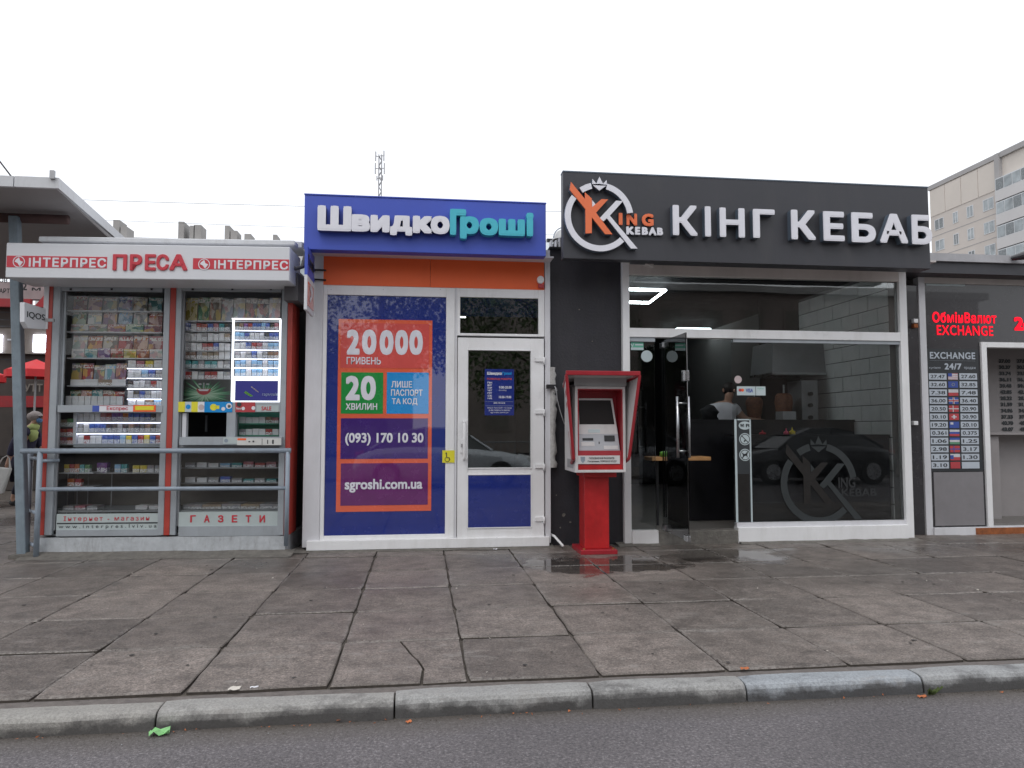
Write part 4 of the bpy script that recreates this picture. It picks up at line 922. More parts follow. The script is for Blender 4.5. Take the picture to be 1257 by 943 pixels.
# bay two, upper: newspapers and cigarettes
z = shelf(393.5, 226, 345, .10, .26); goods('newspaper', 'newspaper', 227, 344, 393, 30, z, .13, ['yellow', 'green', 'beige', 'white', 'white', 'grey', 'grey', 'white'], 'in the top row of the right kiosk bay', .006, lean=5, gap=.05)
rack_back(226, 393, 284, 466, .24)
rows = [(406, ['blue', 'white', 'red', 'red', 'blue', 'pink', 'teal', 'black']), (418, ['white', 'white', 'white', 'grey', 'white', 'white', 'white', 'beige']), (430, ['grey', 'white', 'white', 'red', 'red', 'blue', 'white', 'white']),
        (440.5, ['brown', 'brown', 'grey', 'beige', 'beige', 'beige', 'white', 'white']), (451.5, ['teal', 'teal', 'grey', 'teal', 'teal', 'white', 'grey']), (465, ['red', 'white', 'grey', 'red', 'red', 'white', 'grey'])]
for j, (y, cols) in enumerate(rows):
    z = shelf(y, 226, 283, .10, .24, 'steel_dull'); goods('cigarette_pack', 'cigarette_pack', 227, 282, y, 9.5, z, .112, cols, f'on {ORD[j]} shelf left of the glowing frame', .022, gap=.11)
po = thing('advertising_poster', 'dark poster with a red smiling mouth and green rays in the right kiosk bay', 'poster', (-.2, .1, 1.5), K)
u0, u1, z0, z1 = K.rect(226, 466, 283, 493, .07); box('sheet', 'burst_print', (u0, u1, .07, .08, z0, z1), po, K)
c = K.at(250, 478, .066); g = G(K); g.prism([(c[0] + .075 * math.cos(R_(a)), c[1] + .005 + .065 * math.sin(R_(a))) for a in range(180, 361, 15)], .066, .07); g.build('mouth', 'flag_red', po)
g = G(K); g.prism([(c[0] - .06, c[1] + .0), (c[0] + .06, c[1] + .0), (c[0] + .04, c[1] - .018), (c[0] - .04, c[1] - .018)], .064, .066); g.build('teeth', 'print_white', po)
g = G(K); g.box(c[0] - .006, c[0] + .006, .066, .07, c[1] + .01, c[1] + .07); g.disc(c[0] - .04, c[1] + .055, .018, .066, .07, 12, .01); g.disc(c[0] + .04, c[1] + .055, .018, .066, .07, 12, .01); g.build('nose_and_eyes', 'steel_dull', po)
# the lit frame
lf = thing('illuminated_shelf', 'upright glowing white frame around pale blue cigarette shelves in the right kiosk bay', 'light', (.5, .05, 1.6), K)
def framek(l, t, r, b, w, v0, v1, m, par, name):
    for a in ((l, t, r, t + w), (l, b - w, r, b), (l, t + w, l + w, b - w), (r - w, t + w, r, b - w)): G(K).pbox(K, *a, v0, v1).build(name, m, par)
framek(284.5, 390.5, 344.5, 464, 2.0, .035, .06, 'lightbox_white', lf, 'light_bar')
rack_back(286, 392, 344, 464, .22)
rows = [(405, ['black', 'brown', 'purple', 'red', 'blue', 'blue', 'light blue', 'blue', 'black', 'pink']), (417, ['light blue', 'light blue', 'blue', 'white', 'white', 'white', 'black', 'blue', 'blue']), (429, ['white', 'white', 'blue', 'red', 'pink', 'white', 'light blue', 'light blue']),
        (440, ['grey', 'white', 'grey', 'blue', 'white', 'grey', 'brown', 'brown']), (451, ['light blue', 'light blue', 'white', 'light blue', 'light blue', 'white', 'light blue', 'light blue']), (461.5, ['light blue', 'light blue', 'white', 'light blue', 'light blue', 'white', 'light blue', 'light blue'])]
for j, (y, cols) in enumerate(rows):
    z = shelf(y, 287, 343, .09, .22, lit=True, th=.006); goods('cigarette_pack', 'cigarette_pack', 288, 342, y - .5, 9, z, .102, cols, f'on {ORD[j]} shelf inside the glowing frame', .022, gap=.11)
lb = thing('light_box', 'wide light box with a dark purple advert under the glowing upright frame', 'light', (.5, .03, 1.5), K)
framek(283.8, 463.5, 345.5, 496, 4, .022, .05, 'lightbox_white', lb, 'light_bar')
G(K).pbox(K, 287, 467, 342, 492.5, .035, .05).build('advert', 'lightbox_blue', lb)
g = G(K); c = K.at(311, 480, .033); g.add([(c[0] - .03, .033, c[1] + .045), (c[0] - .02, .033, c[1] + .05), (c[0] + .06, .033, c[1] - .01), (c[0] + .05, .033, c[1] - .018)], [(0, 1, 2, 3)]); g.build('print', 'sticker_pink', lb)
g = G(K); g.add([(c[0] - .10, .033, c[1] - .02), (c[0] - .08, .033, c[1] + .0), (c[0] + .0, .033, c[1] - .055), (c[0] - .03, .033, c[1] - .06)], [(0, 1, 2, 3)]); g.build('print', 'green_plastic', lb)
g = G(K); g.ptext(K, 'гармонія', 322, 482, 341, 487, .033); g.build('lettering', 'decal_pale', lb)
# serving hatch and the green cabinet
box('hatch_dark', 'room_black', (*K.rect(222, 500, 284, 540, .4)[:2], .40, .42, *K.rect(222, 500, 284, 540, .4)[2:]), kk, K)
box('hatch_side', 'room_black', (K.at(279, 500, .1)[0] + .02, K.at(279, 500, .1)[0] + .03, .08, .40, *K.rect(222, 500, 284, 540, .4)[2:]), kk, K)
kb('hatch_curtain', 'exch_ink', 252, 510, 254, 530, .2, .22)
box('cabinet_back', 'kiosk_green', (*K.rect(287, 504, 346, 538, .2)[:2], .20, .22, *K.rect(287, 504, 346, 538, .2)[2:]), kk, K)
for j, (y, cols) in enumerate([(519.5, ['white', 'white', 'white', 'white', 'brown', 'pink']), (534, ['grey', 'white', 'white', 'white', 'red', 'white'])]):
    z = shelf(y, 290, 345, .08, .2, 'kiosk_green'); goods('cigarette_pack', 'cigarette_pack', 293, 342, y, 8, z, .1, cols, f'on the {["upper", "lower"][j]} shelf of the green cabinet', .03, gap=.08)
# bay two, lowest
for j, (y, cols) in enumerate([(573.5, ['grey', 'white', 'white', 'light blue', 'teal', 'pink', 'red', 'pink']), (592, ['white', 'white', 'grey', 'blue', 'grey', 'teal', 'grey', 'teal'])]):
    z = shelf(y, 222, 345, .12, .4, 'steel_dull'); goods('sweet_packet', 'box', 226, 340, y, 7, z, .16, cols, f'on the {["upper", "lower"][j]} dim shelf of the right bay', .08, gap=.15, jit=.5)
z = K.at(280, 626)[1]; box('display_floor', 'kiosk_inside', (.03, uR - .03, .03, .55, z - .02, z), kk, K)
goods('paper_bundle', 'box', 224, 342, 626, 6, z, .1, ['grey', 'beige', 'grey', 'beige', 'grey'], 'on the display floor of the right bay', .25, gap=.03)
box('room_divider', 'room_brown', (uL + .05, uR - .05, .56, .58, zF, K.at(207, 546)[1]), kk, K)

# ------------------------------------------------------------------ railing
rl = thing('metal_railing', 'grey tubular railing standing in front of the newspaper kiosk', 'railing', (-1.2, -.12, 0), K)
v = -.14
a = K.at(26, 554, v); b = K.at(357, 553, v); G(K).tube([(a[0], v, (a[1] + b[1]) / 2), (b[0], v, (a[1] + b[1]) / 2)], .026, 12).build('rail', 'rail_grey', rl, smooth=True); zt_ = (a[1] + b[1]) / 2
a = K.at(48, 601, v); b = K.at(352, 599, v); G(K).tube([(a[0], v, (a[1] + b[1]) / 2), (b[0], v, (a[1] + b[1]) / 2)], .021, 12).build('rail', 'rail_grey', rl, smooth=True)
uc = K.at(47.5, 600, v)[0]; G(K).tube([(uc, v, 0), (uc, v, zt_)], .026, 12).build('post', 'rail_grey', rl, smooth=True)
ur = K.at(352.5, 600, v)[0]; G(K).tube([(ur, v, .1), (ur, v, zt_)], .024, 12).build('post', 'rail_grey', rl, smooth=True)
ub = K.at(35.5, 600, v + .3)[0]; G(K).tube([(ub, v + .3, 0), (ub, v + .3, zt_)], .026, 12).build('post', 'rail_grey', rl, smooth=True)
for zz in (zt_ - .08, .12, .45): G(K).tube([(ub, v + .3, zz), (uc, v, zz)], .018, 8).build('brace', 'rail_grey', rl, smooth=True)
G(K).tube([(uc, v, zt_ - .1), (uc + .14, v + .1, zt_ - .1)], .018, 8).build('brace', 'rail_grey', rl, smooth=True)
# ================================================================== BLUE LOAN KIOSK
YB = 8.10
bk = thing('loan_kiosk', 'white framed loan kiosk with a navy poster window, orange header and white door', 'kiosk', (.1, YB, 0))
def wb(name, m, l, t, r, b, y0, y1, par, bevel=0, **k): return G().pbox(W, l, t, r, b, y0, y1).build(name, m, par, bevel, **k)
xl, zt = W.at(377, 318, YB); xr, _ = W.at(675, 320, YB); zb = .045
box('corner_column', 'white_aluminium', (xl, W.at(394.5, 500, YB)[0], YB - .01, YB + .2, zb, 3.25), bk, bevel=.003)
box('corner_column', 'white_aluminium', (W.at(669, 500, YB)[0], xr, YB - .01, YB + .2, zb, 3.25), bk, bevel=.003)
box('side_wall', 'white_aluminium', (xl, xl + .04, YB + .2, YB + 2.6, zb, 3.25), bk); box('side_wall', 'white_aluminium', (xr - .04, xr, YB + .2, YB + 2.6, zb, 3.25), bk)
box('back_wall', 'room_brown', (xl + .04, xr - .04, YB + 2.55, YB + 2.6, zb, 3.25), bk); box('roof', 'white_aluminium', (xl, xr, YB, YB + 2.6, 3.25, 3.33), bk)
box('inner_floor', 'room_brown', (xl + .04, xr - .04, YB + .1, YB + 2.55, zb, zb + .05), bk); box('inner_wall', 'room_brown', (xl + .04, xl + .06, YB + .2, YB + 2.55, zb, 3.2), bk); box('inner_wall', 'room_brown', (xr - .06, xr - .04, YB + .2, YB + 2.55, zb, 3.2), bk)
box('ceiling', 'room_brown', (xl + .04, xr - .04, YB + .1, YB + 2.55, 3.0, 3.02), bk)
wb('header_panel', 'sign_orange', 394, 312, 528, 352.5, YB - .005, YB + .05, bk); wb('header_panel', 'sign_orange', 528.6, 312, 668, 356, YB - .005, YB + .05, bk)
box('soffit', 'white_aluminium', (xl, xr, 7.86, YB + .05, 3.185, 3.20), bk)
wb('sill', 'white_pvc', 376, 664.5, 674.5, 670.5, YB - .06, YB + .1, bk, bevel=.004); box('sill_foot', 'black_matte', (xl + .02, xr, YB - .0, YB + .2, -.02, .06), bk)
def bed(x0, x1, y, par, P=W, seed=0):
    g = G(P); n = int((x1 - x0) / .06); vs = []
    for i in range(n + 1):
        x = x0 + (x1 - x0) * i / n; q = noise.noise(Vector((x * 3.5, seed, 0))); vs += [(x, y - .11 + q * .05, .003), (x, y - .06 + q * .03, .014 + abs(q) * .012), (x, y + .06, .03)]
    g.add(vs, [(i * 3 + k, i * 3 + 3 + k, i * 3 + 4 + k, i * 3 + 1 + k) for i in range(n) for k in range(2)]); g.build('mortar_bed', 'mortar', par)
bed(xl - .1, xr + .02, YB, bk, seed=2)
# poster window
def frame4(l, t, r, b, il, it, ir, ib, y0, y1, m, par, name='frame', bevel=.004):
    """outer box l t r b and opening il it ir ib, all in pixels of plane y0"""
    X0, X1, Z0, Z1 = W.rect(l, t, r, b, y0); x0, x1, z0, z1 = W.rect(il, it, ir, ib, y0)
    g = G(); g.box(X0, x0, y0, y1, Z0, Z1); a = g.build(name, m, par, bevel); g = G(); g.box(x1, X1, y0, y1, Z0, Z1); g.build(name, m, par, bevel)
    g = G(); g.box(x0, x1, y0 + .001, y1, z1, Z1); g.build(name, m, par, bevel); g = G(); g.box(x0, x1, y0 + .001, y1, Z0, z0); g.build(name, m, par, bevel)
    return x0, x1, z0, z1
o = W.rect(394.5, 352, 558, 664, YB)
fw = thing('window', None, None, ((o[0] + o[1]) / 2, YB, o[2])); fw.parent = bk; fw.matrix_basis = WM[bk.name].inverted() @ WM[fw.name]
x0, x1, z0, z1 = frame4(394.5, 349.5, 558, 664, 399.5, 361.5, 547, 655.5, YB, YB + .09, 'white_pvc', fw)
for px in (406, 470, 540): wb('frame_screw', 'steel_dull', px, 355, px + .8, 355.8, YB - .002, YB, fw)
box('mullion', 'white_aluminium', (W.at(558.2, 500, YB)[0], W.at(560.8, 500, YB)[0], YB - .004, YB + .09, W.at(560, 664, YB)[1], W.at(560, 353, YB)[1]), fw)
box('pane', 'film_blue', (x0, x1, YB + .02, YB + .03, z0, z1), fw)
pp = thing('window_poster', 'large orange bordered loan poster with 20 000 on the navy window', 'poster', W.at(472, 627, YB)[0:1] + (YB, 0)); pp.location.z = W.at(472, 627, YB)[1]; WM[pp.name] = pp.matrix_basis.copy()
wb('border', 'film_orange', 414, 391.5, 530, 627, YB + .016, YB + .0195, pp)
yy = YB + .013
def tx(body, m, l, t, r, b, par, bold=.02, y=YB + .0095, name='lettering'):
    if name == 'digit' or b - t < 6: g = G(); g.ptext(W, body, l, t, r, b, y, bold=bold); return g.build(name, m, par)
    letters(W, body, l, t, r, b, y, m, par, bold=bold)
f = wb('field', 'film_red', 418.5, 396, 526.5, 452.5, yy, yy + .003, pp)
for ch, l, r in (('2', 425.8, 441.3), ('0', 444.5, 462), ('0', 466, 483), ('0', 485, 501), ('0', 502.5, 519)): tx(ch, 'film_white', l, 404.4 if l < 460 else 405, r, 435.5 if l < 460 else 436, f, .05, name='digit')
tx('ГРИВЕНЬ', 'film_white', 425.5, 438.2, 467.4, 447.6, f, .02)
f = wb('field', 'film_green', 419, 457, 470, 508, yy, yy + .003, pp); tx('2', 'film_white', 424.4, 461.3, 441.5, 491.5, f, .045, name='digit'); tx('0', 'film_white', 443, 461.3, 461.3, 491.5, f, .045, name='digit'); tx('ХВИЛИН', 'film_white', 424.4, 495, 462.9, 503.3, f, .025)
f = wb('field', 'film_cyan', 475, 457, 526, 508, yy, yy + .003, pp); tx('ЛИШЕ', 'film_white', 480.4, 467.8, 505.9, 476, f, .025); tx('ПАСПОРТ', 'film_white', 480, 478, 518.7, 486.3, f, .025); tx('ТА КОД', 'film_white', 481, 488.8, 512.4, 497.8, f, .025)
f = wb('field', 'film_navy', 418.5, 513.5, 525, 563, yy, yy + .003, pp); tx('(093) 170 10 30', 'film_white', 423.8, 531.5, 519.8, 547, f, .03)
f = wb('field', 'film_purple', 418.5, 569, 525, 619.5, yy, yy + .003, pp); tx('sgroshi.com.ua', 'film_white', 423.3, 588.3, 518.5, 604, f, .03)
# transom
tw = thing('transom_window', None, None, (0, 0, 0)); tw.parent = bk; tw.matrix_basis = WM[bk.name].inverted() @ WM[tw.name]
x0, x1, z0, z1 = frame4(561, 353, 668.5, 413.5, 565, 364.5, 661, 410.5, YB, YB + .09, 'white_pvc', tw)
box('pane', 'pane_glass', (x0, x1, YB + .02, YB + .026, z0, z1), tw); zz = W.at(600, 388.5, YB)[1]; box('film', 'film_blue', (x0, x1, YB + .027, YB + .03, zz, z1), tw)
wb('room_lamp', 'room_lamp', 556, 385, 572, 390, YB + .8, YB + .83, bk)
# door
dr = thing('door', None, None, (W.at(561, 500, YB)[0], YB, .05)); dr.parent = bk; dr.matrix_basis = WM[bk.name].inverted() @ WM[dr.name]
Yd = YB - .018
x0, x1, z0, z1 = frame4(561.5, 414.3, 668, 661.5, 574.5, 430, 651.5, 574, Yd, YB + .07, 'white_pvc', dr)
X0, X1, Z0, Z1 = W.rect(574.5, 583.5, 651.5, 646.5, Yd)
# the frame4 call left the whole foot closed: it is the mid rail, the blue panel sits proud of it in its own beads
box('lower_panel', 'film_blue', (X0, X1, Yd - .002, Yd, Z0, Z1), dr)
g = G(); w = .012
g.box(X0 - w, X1 + w, Yd - .008, Yd, Z1, Z1 + w).box(X0 - w, X1 + w, Yd - .008, Yd, Z0 - w, Z0).box(X0 - w, X0, Yd - .008, Yd, Z0, Z1).box(X1, X1 + w, Yd - .008, Yd, Z0, Z1)
g.box(x0 - w, x1 + w, Yd - .008, Yd, z1, z1 + w).box(x0 - w, x1 + w, Yd - .008, Yd, z0 - w, z0).box(x0 - w, x0, Yd - .008, Yd, z0, z1).box(x1, x1 + w, Yd - .008, Yd, z0, z1)
g.build('glazing_bead', 'white_pvc', dr, bevel=.002)
box('pane', 'pane_glass', (x0, x1, YB + .01, YB + .016, z0, z1), dr)
h = G(); a = W.at(570, 517.5, Yd - .06); b = W.at(570, 564, Yd - .06); h.tube([(a[0], Yd, a[1]), (a[0], Yd - .055, a[1]), (a[0], Yd - .06, a[1] - .02), (b[0], Yd - .06, b[1] + .02), (b[0], Yd - .055, b[1]), (b[0], Yd, b[1])], .014, 8); h.build('handle', 'white_pvc', dr, smooth=True)
wb('lock_plate', 'white_pvc', 565, 540, 568.5, 556, Yd - .012, Yd, dr, bevel=.002); wb('lock_cylinder', 'steel_dull', 566, 545, 567.6, 549, Yd - .02, Yd - .012, dr)
for y in (441.5, 505.5, 572.5, 637.5):
    hg = wb('hinge', 'white_pvc', 657, y - 2.5, 667.5, y + 2.5, Yd - .02, Yd, dr, bevel=.002); a = W.at(668, y - 3, Yd - .02); b = W.at(668, y + 6, Yd - .02); G().tube([(a[0], Yd - .012, b[1]), (a[0], Yd - .012, a[1])], .011, 8).build('hinge_pin', 'white_pvc', hg, smooth=True)
# opening hours on the door glass
nt = thing('opening_hours_sign', 'small navy opening hours notice on the glass of the white door', 'sign', (W.at(613, 510, YB)[0], YB, W.at(613, 510, YB)[1]))
yn = YB + .004
wb('sheet', 'film_blue', 595, 453, 631, 510, yn, yn + .005, nt)
tx('Швидко', 'film_white', 598, 456.5, 616, 461, nt, .05, yn - .002); tx('Гроші', 'film_cyan', 616.5, 456.5, 628, 461, nt, .05, yn - .002); tx('РОЗКЛАД РОБОТИ', 'film_red', 598, 464, 628, 467, nt, .03, yn - .002)
g = G()
for i, d_ in enumerate(('ПН', 'ВТ', 'СР', 'ЧТ', 'ПТ', 'СБ', 'НД')): g.ptext(W, d_, 598.5, 468.8 + i * 3.2, 604, 471.0 + i * 3.2, yn - .002, bold=.04)
g.ptext(W, '9.00-20.00', 612.5, 474, 628, 477.2, yn - .002, bold=.03); g.ptext(W, 'Без обіду', 612.5, 478.3, 622, 480.2, yn - .002); g.ptext(W, '10.00-19.00', 612.5, 486, 627.5, 489, yn - .002, bold=.03)
g.ptext(W, '(093) 170 10 30', 606, 494, 620, 496.2, yn - .002, bold=.03)
for i, s_ in enumerate(('ЛИШЕ ПАСПОРТ ТА КОД', '20 000 ГРИВЕНЬ 20 ХВИЛИН', 'sgroshi.com.ua')): g.ptext(W, s_, 598 + i * 2, 500 + i * 2.8, 628 - i * 2, 502 + i * 2.8, yn - .002)
g.build('lettering', 'film_white', nt); g = G(); g.pbox(W, 596, 493, 630, 493.3, yn - .002, yn).pbox(W, 596, 498.2, 630, 498.5, yn - .002, yn); g.build('rule', 'decal_pale', nt)
# yellow sticker
ys = thing('wheelchair_sticker', 'square yellow wheelchair sticker on the white frame left of the door handle', 'sticker', (W.at(550, 568, YB)[0], YB, W.at(550, 568, YB)[1]))
yv = YB - .009
wb('sheet', 'sticker_yellow', 543, 553, 558, 568, yv, yv + .003, ys)
g = G(); c = W.at(549, 564, yv - .002); g.arc(c[0], c[1], .022, .028, 120, 380, yv - .002, yv); c2 = W.at(547.8, 556.5, yv - .002); g.disc(c2[0], c2[1], .009, yv - .002, yv, 10)
g.prism([(c2[0] - .004, c2[1] - .01), (c2[0] + .006, c2[1] - .01), (c2[0] + .012, c2[1] - .045), (c2[0] + .035, c2[1] - .045), (c2[0] + .045, c2[1] - .075), (c2[0] + .037, c2[1] - .078), (c2[0] + .028, c2[1] - .053), (c2[0] + .002, c2[1] - .053)], yv - .002, yv); g.build('symbol', 'exch_ink', ys)
# sensor
sn = thing('alarm_sensor', 'small white alarm sensor with a red foot at the right end of the orange header', 'sensor', (W.at(663, 352, YB)[0], YB - .005, W.at(663, 352, YB)[1]))
a = W.rect(659.5, 338.5, 668, 348, YB - .05); g = G(); g.disc((a[0] + a[1]) / 2, (a[2] + a[3]) / 2, .04, YB - .05, YB - .005, 16, .045); g.build('cover', 'white_pvc', sn, bevel=.008, seg=2)
wb('foot', 'flag_red', 661, 348.5, 668, 353.5, YB - .04, YB - .005, sn, bevel=.004)
# big roof sign
bs = thing('shop_sign', 'deep blue roof sign with white and turquoise raised letters above the loan kiosk', 'sign', (.05, 7.7, 3.16))
x0, z1 = W.at(374, 239, 7.7); x1, z0 = W.at(670.3, 313.5, 7.7); z0 = W.at(374, 306, 7.7)[1]
box('sign_box', 'sign_blue', (x0, x1, 7.7, 7.85, z0, z1), bs, bevel=.005); box('sign_back', 'sign_blue', (x0 + .01, x1 - .01, 7.85, 8.35, 3.34, z1 - .01), bs)
box('sign_trim', 'sign_blue', (x0 - .004, x1 + .004, 7.692, 7.86, z1, z1 + .012), bs)
yl = 7.60
Z = 3.809
def L5(ch, l, t, r, b, m, bold): 
    l, t, r, b = 360 + l / Z, 220 + t / Z, 360 + r / Z, 220 + b / Z
    f = G(); f.ptext(W, ch, l, t, r, b, yl, bold=bold, depth=.012); o = f.build('letter', m, bs)
    f = G(); f.ptext(W, ch, l, t, r, b, yl + .012, bold=bold, depth=.085); f.build('letter_return', 'letter_side_blue' if m == 'letter_white' else 'letter_cyan', o)
for a in (('Ш', 114, 121, 271, 244), ('в', 273, 163, 359, 246), ('и', 361, 166, 450, 249), ('д', 453, 168, 556, 264), ('к', 559, 170, 650, 254), ('о', 643, 170, 731, 258)): L5(*a, 'letter_white', .065)
for a in (('Г', 733, 138, 808, 262), ('р', 780, 172, 868, 280), ('о', 871, 180, 958, 264), ('ш', 961, 184, 1083, 266), ('і', 1090, 156, 1124, 267)): L5(*a, 'letter_cyan', .065)
# projecting sign
ps = thing('projecting_sign', 'narrow projecting sign with a dark top and orange arrow left of the blue roof sign', 'sign', (-1.17, 7.75, 2.5))
ya, yb_ = 7.50, 7.98; xs = -1.172; zA1 = W.at(373.6, 302, ya)[1]; zA0 = W.at(373.6, 380, ya)[1]; zm = zA0 + (zA1 - zA0) * .55
box('sign_board', 'fascia_white', (xs, xs + .03, ya, yb_, zA0, zm), ps, bevel=.002); box('sign_board', 'sign_blue', (xs, xs + .03, ya, yb_, zm, zA1), ps, bevel=.002)
M_ = Matrix(((0, -1, 0, 0), (1, 0, 0, 0), (0, 0, 1, 0), (0, 0, 0, 1)))         # turns the x direction of the text into the depth
g = G(); 
vs, fs = bfont('Гроші', .04, 0, 1); a0 = min(v_[0] for v_ in vs); a1 = max(v_[0] for v_ in vs)
g.add([(xs + .033, ya + .04 + (v_[0] - a0) / (a1 - a0) * .38, zm + .10 + v_[1] * .16) for v_ in vs], [f_[::-1] if False else f_ for f_ in fs]); g.build('lettering', 'letter_white', ps)
g = G(); g.box(xs + .03, xs + .034, ya + .05, yb_ - .05, zA0 + .05, zm - .06); g.build('print', 'film_orange', ps)
g = G(); g.add([(xs + .037, ya + .12, zA0 + .12), (xs + .037, ya + .20, zA0 + .10), (xs + .037, ya + .30, zA0 + .17), (xs + .037, ya + .34, zA0 + .22), (xs + .037, ya + .30, zA0 + .27), (xs + .037, ya + .18, zA0 + .28), (xs + .037, ya + .15, zA0 + .24), (xs + .037, ya + .25, zA0 + .20)], [(0, 1, 2, 3, 4, 5, 6, 7)]); g.build('print', 'film_white', ps)
for z in (zA0 + .42, zA1 - .12): G().tube([(xs + .015, yb_ - .02, z), (xs + .015, 8.09, z)], .012, 8).build('bracket', 'black_plastic', ps); G().tube([(xs + .015, yb_ + .08, z), (xs + .14, 8.08, z)], .010, 6).build('bracket', 'black_plastic', ps)

# ================================================================== dark wall between the shops
dw = thing('wall_panel', 'dark charcoal wall behind the red payment terminal between the two shops', 'wall', (1.9, 8.17, 0))
xa = xr + .003; xb = W.at(766, 500, 8.16)[0]
box('board', 'charcoal_wall', (xa, xb, 8.17, 8.35, -.02, W.at(680, 306, 8.17)[1]), dw)
box('coping', 'black_matte', (xa, xb + .3, 8.13, 8.4, W.at(680, 306, 8.17)[1], W.at(680, 306, 8.17)[1] + .02), dw)
for px, py, r in ((692, 632, .022), (700, 641, .013), (711, 380, .009), (727, 419, .008), (683, 608, .008), (688, 648, .01)):
    c = W.at(px, py, 8.168); g = G(); g.prism([(c[0] + r * random.uniform(.5, 1.2) * math.cos(R_(a)), c[1] + r * random.uniform(.5, 1.2) * math.sin(R_(a))) for a in range(0, 360, 45)], 8.166, 8.17); g.build('paint_chip', 'mortar', dw)
fo = thing('foam_strip', 'rough grey strip of foam filler up the right edge of the white door frame', 'filler', (xa, 8.1, .9))
g = G(); pts = []; a = W.rect(674, 451, 683, 574, 8.1)
n = 26; L_ = [(a[0] - .0, a[3] - (a[3] - a[2]) * i / n) for i in range(n + 1)]; Rr = [(a[1] + random.uniform(-.02, .012), p[1]) for p in L_]
vs = []; fs = []
for p, q in zip(L_, Rr): vs += [(p[0] + .002, 8.10, p[1]), ((p[0] + q[0]) / 2, 8.06 + random.uniform(-.01, .01), p[1]), (q[0], 8.09, p[1]), (q[0], 8.17, p[1])]
for i in range(n):
    for k in range(3): fs.append((i * 4 + k, i * 4 + k + 4, i * 4 + k + 5, i * 4 + k + 1))
g.add(vs, fs); g.build('filler', 'foam', fo, smooth=True)
ck = thing('cable_clamp', 'short black clamp with a thin cable on the foam strip beside the terminal', 'cable', (xa, 8.05, 1.6))
wb('clamp', 'black_plastic', 671, 472, 683, 477, 8.03, 8.07, ck, bevel=.003)
pts = [(*W.at(px, py, 8.02),) for px, py in ((681, 474), (683, 480), (684, 490), (687, 502), (690, 512), (693, 521))]; G().tube([(p[0], 8.02 - .0, p[1]) for p in pts], .006, 6).build('cable', 'steel_dull', ck, smooth=True)
pts = [ground(px, py, .05) for px, py in ((677, 657), (681, 660), (689, 671))]
g = G(); a = W.at(677, 657, 8.1); g.tube([(a[0], 8.14, a[1]), (a[0] + .03, 8.08, a[1] - .01), (a[0] + .07, 8.0, a[1] - .06), (a[0] + .10, 7.93, .03)], .014, 10); g.build('drain_pipe', 'white_pvc', smooth=True, label='short bent white pipe at the foot of the wall right of the door sill', cat='pipe')
dm = thing('roof_dome', 'round clear plastic roof hood between the blue sign and the dark sign', 'roof hood', (1.72, 9.0, 3.6))
c = W.at(691, 295, 9.0); r_ = .135
g = G(); n1 = 16; n2 = 8; vs = []; fs = []
for i in range(n2 + 1):
    th = math.pi / 2 * i / n2
    for k in range(n1): ph = 2 * math.pi * k / n1; vs.append((c[0] + r_ * math.cos(th) * math.cos(ph), 9.0 + r_ * math.cos(th) * math.sin(ph), c[1] + r_ * math.sin(th)))
for i in range(n2):
    for k in range(n1): fs.append((i * n1 + k, i * n1 + (k + 1) % n1, (i + 1) * n1 + (k + 1) % n1, (i + 1) * n1 + k))
g.add(vs, fs).build('dome', 'bag_white', dm, smooth=True)
G().tube([(c[0] + r_ * 1.02 * math.cos(R_(a)), 8.9, c[1] + r_ * 1.02 * math.sin(R_(a))) for a in range(0, 181, 15)], .007, 6).build('hoop', 'rail_grey', dm)
g = G(); zw = W.at(680, 306, 8.17)[1]
for i in range(9): x = c[0] - .16 + i * .04; g.box(x, x + random.uniform(.01, .04), 8.88 + random.uniform(-.05, .1), 9.1, zw - .3, c[1] + random.uniform(-.05, .01))
g.build('base', 'antenna_grey', dm)
dm2 = box('roof_hood', 'dome_plastic', (c[0] - .17, c[0] - .05, 9.2, 9.4, c[1] - .1, c[1] + .07), None); tag(dm2, 'milky plastic hood half hidden behind the right end of the blue sign', 'roof hood')

# ================================================================== RED PAYMENT TERMINAL
pt = thing('payment_terminal', 'red and white payment terminal on a red pedestal against the dark wall', 'terminal', (1.84, 7.7, 0))
yf = 7.40
X0, X1, Z0, Z1 = W.rect(706, 474, 768, 580, yf); yb2 = 7.95
gx0, gx1 = W.at(712, 680, 7.56)[0], W.at(757, 680, 7.56)[0]
box('base_plate', 'terminal_red', (gx0, gx1, 7.52, 7.98, .0, .05), pt, bevel=.006)
for bx, by in ((gx0 + .04, 7.55), (gx1 - .04, 7.55)): G().tube([(bx, by, .05), (bx, by, .066)], .014, 6).build('bolt', 'rust', pt)
px0_, px1_ = W.at(717, 620, 7.62)[0], W.at(747, 620, 7.62)[0]
box('pedestal', 'terminal_red_bright', (px0_, px1_, 7.60, 7.86, .05, .80), pt, bevel=.005)
box('collar', 'terminal_red_bright', (W.at(716, 585, 7.55)[0], W.at(756, 585, 7.55)[0], 7.52, 7.90, .80, Z0), pt, bevel=.005)
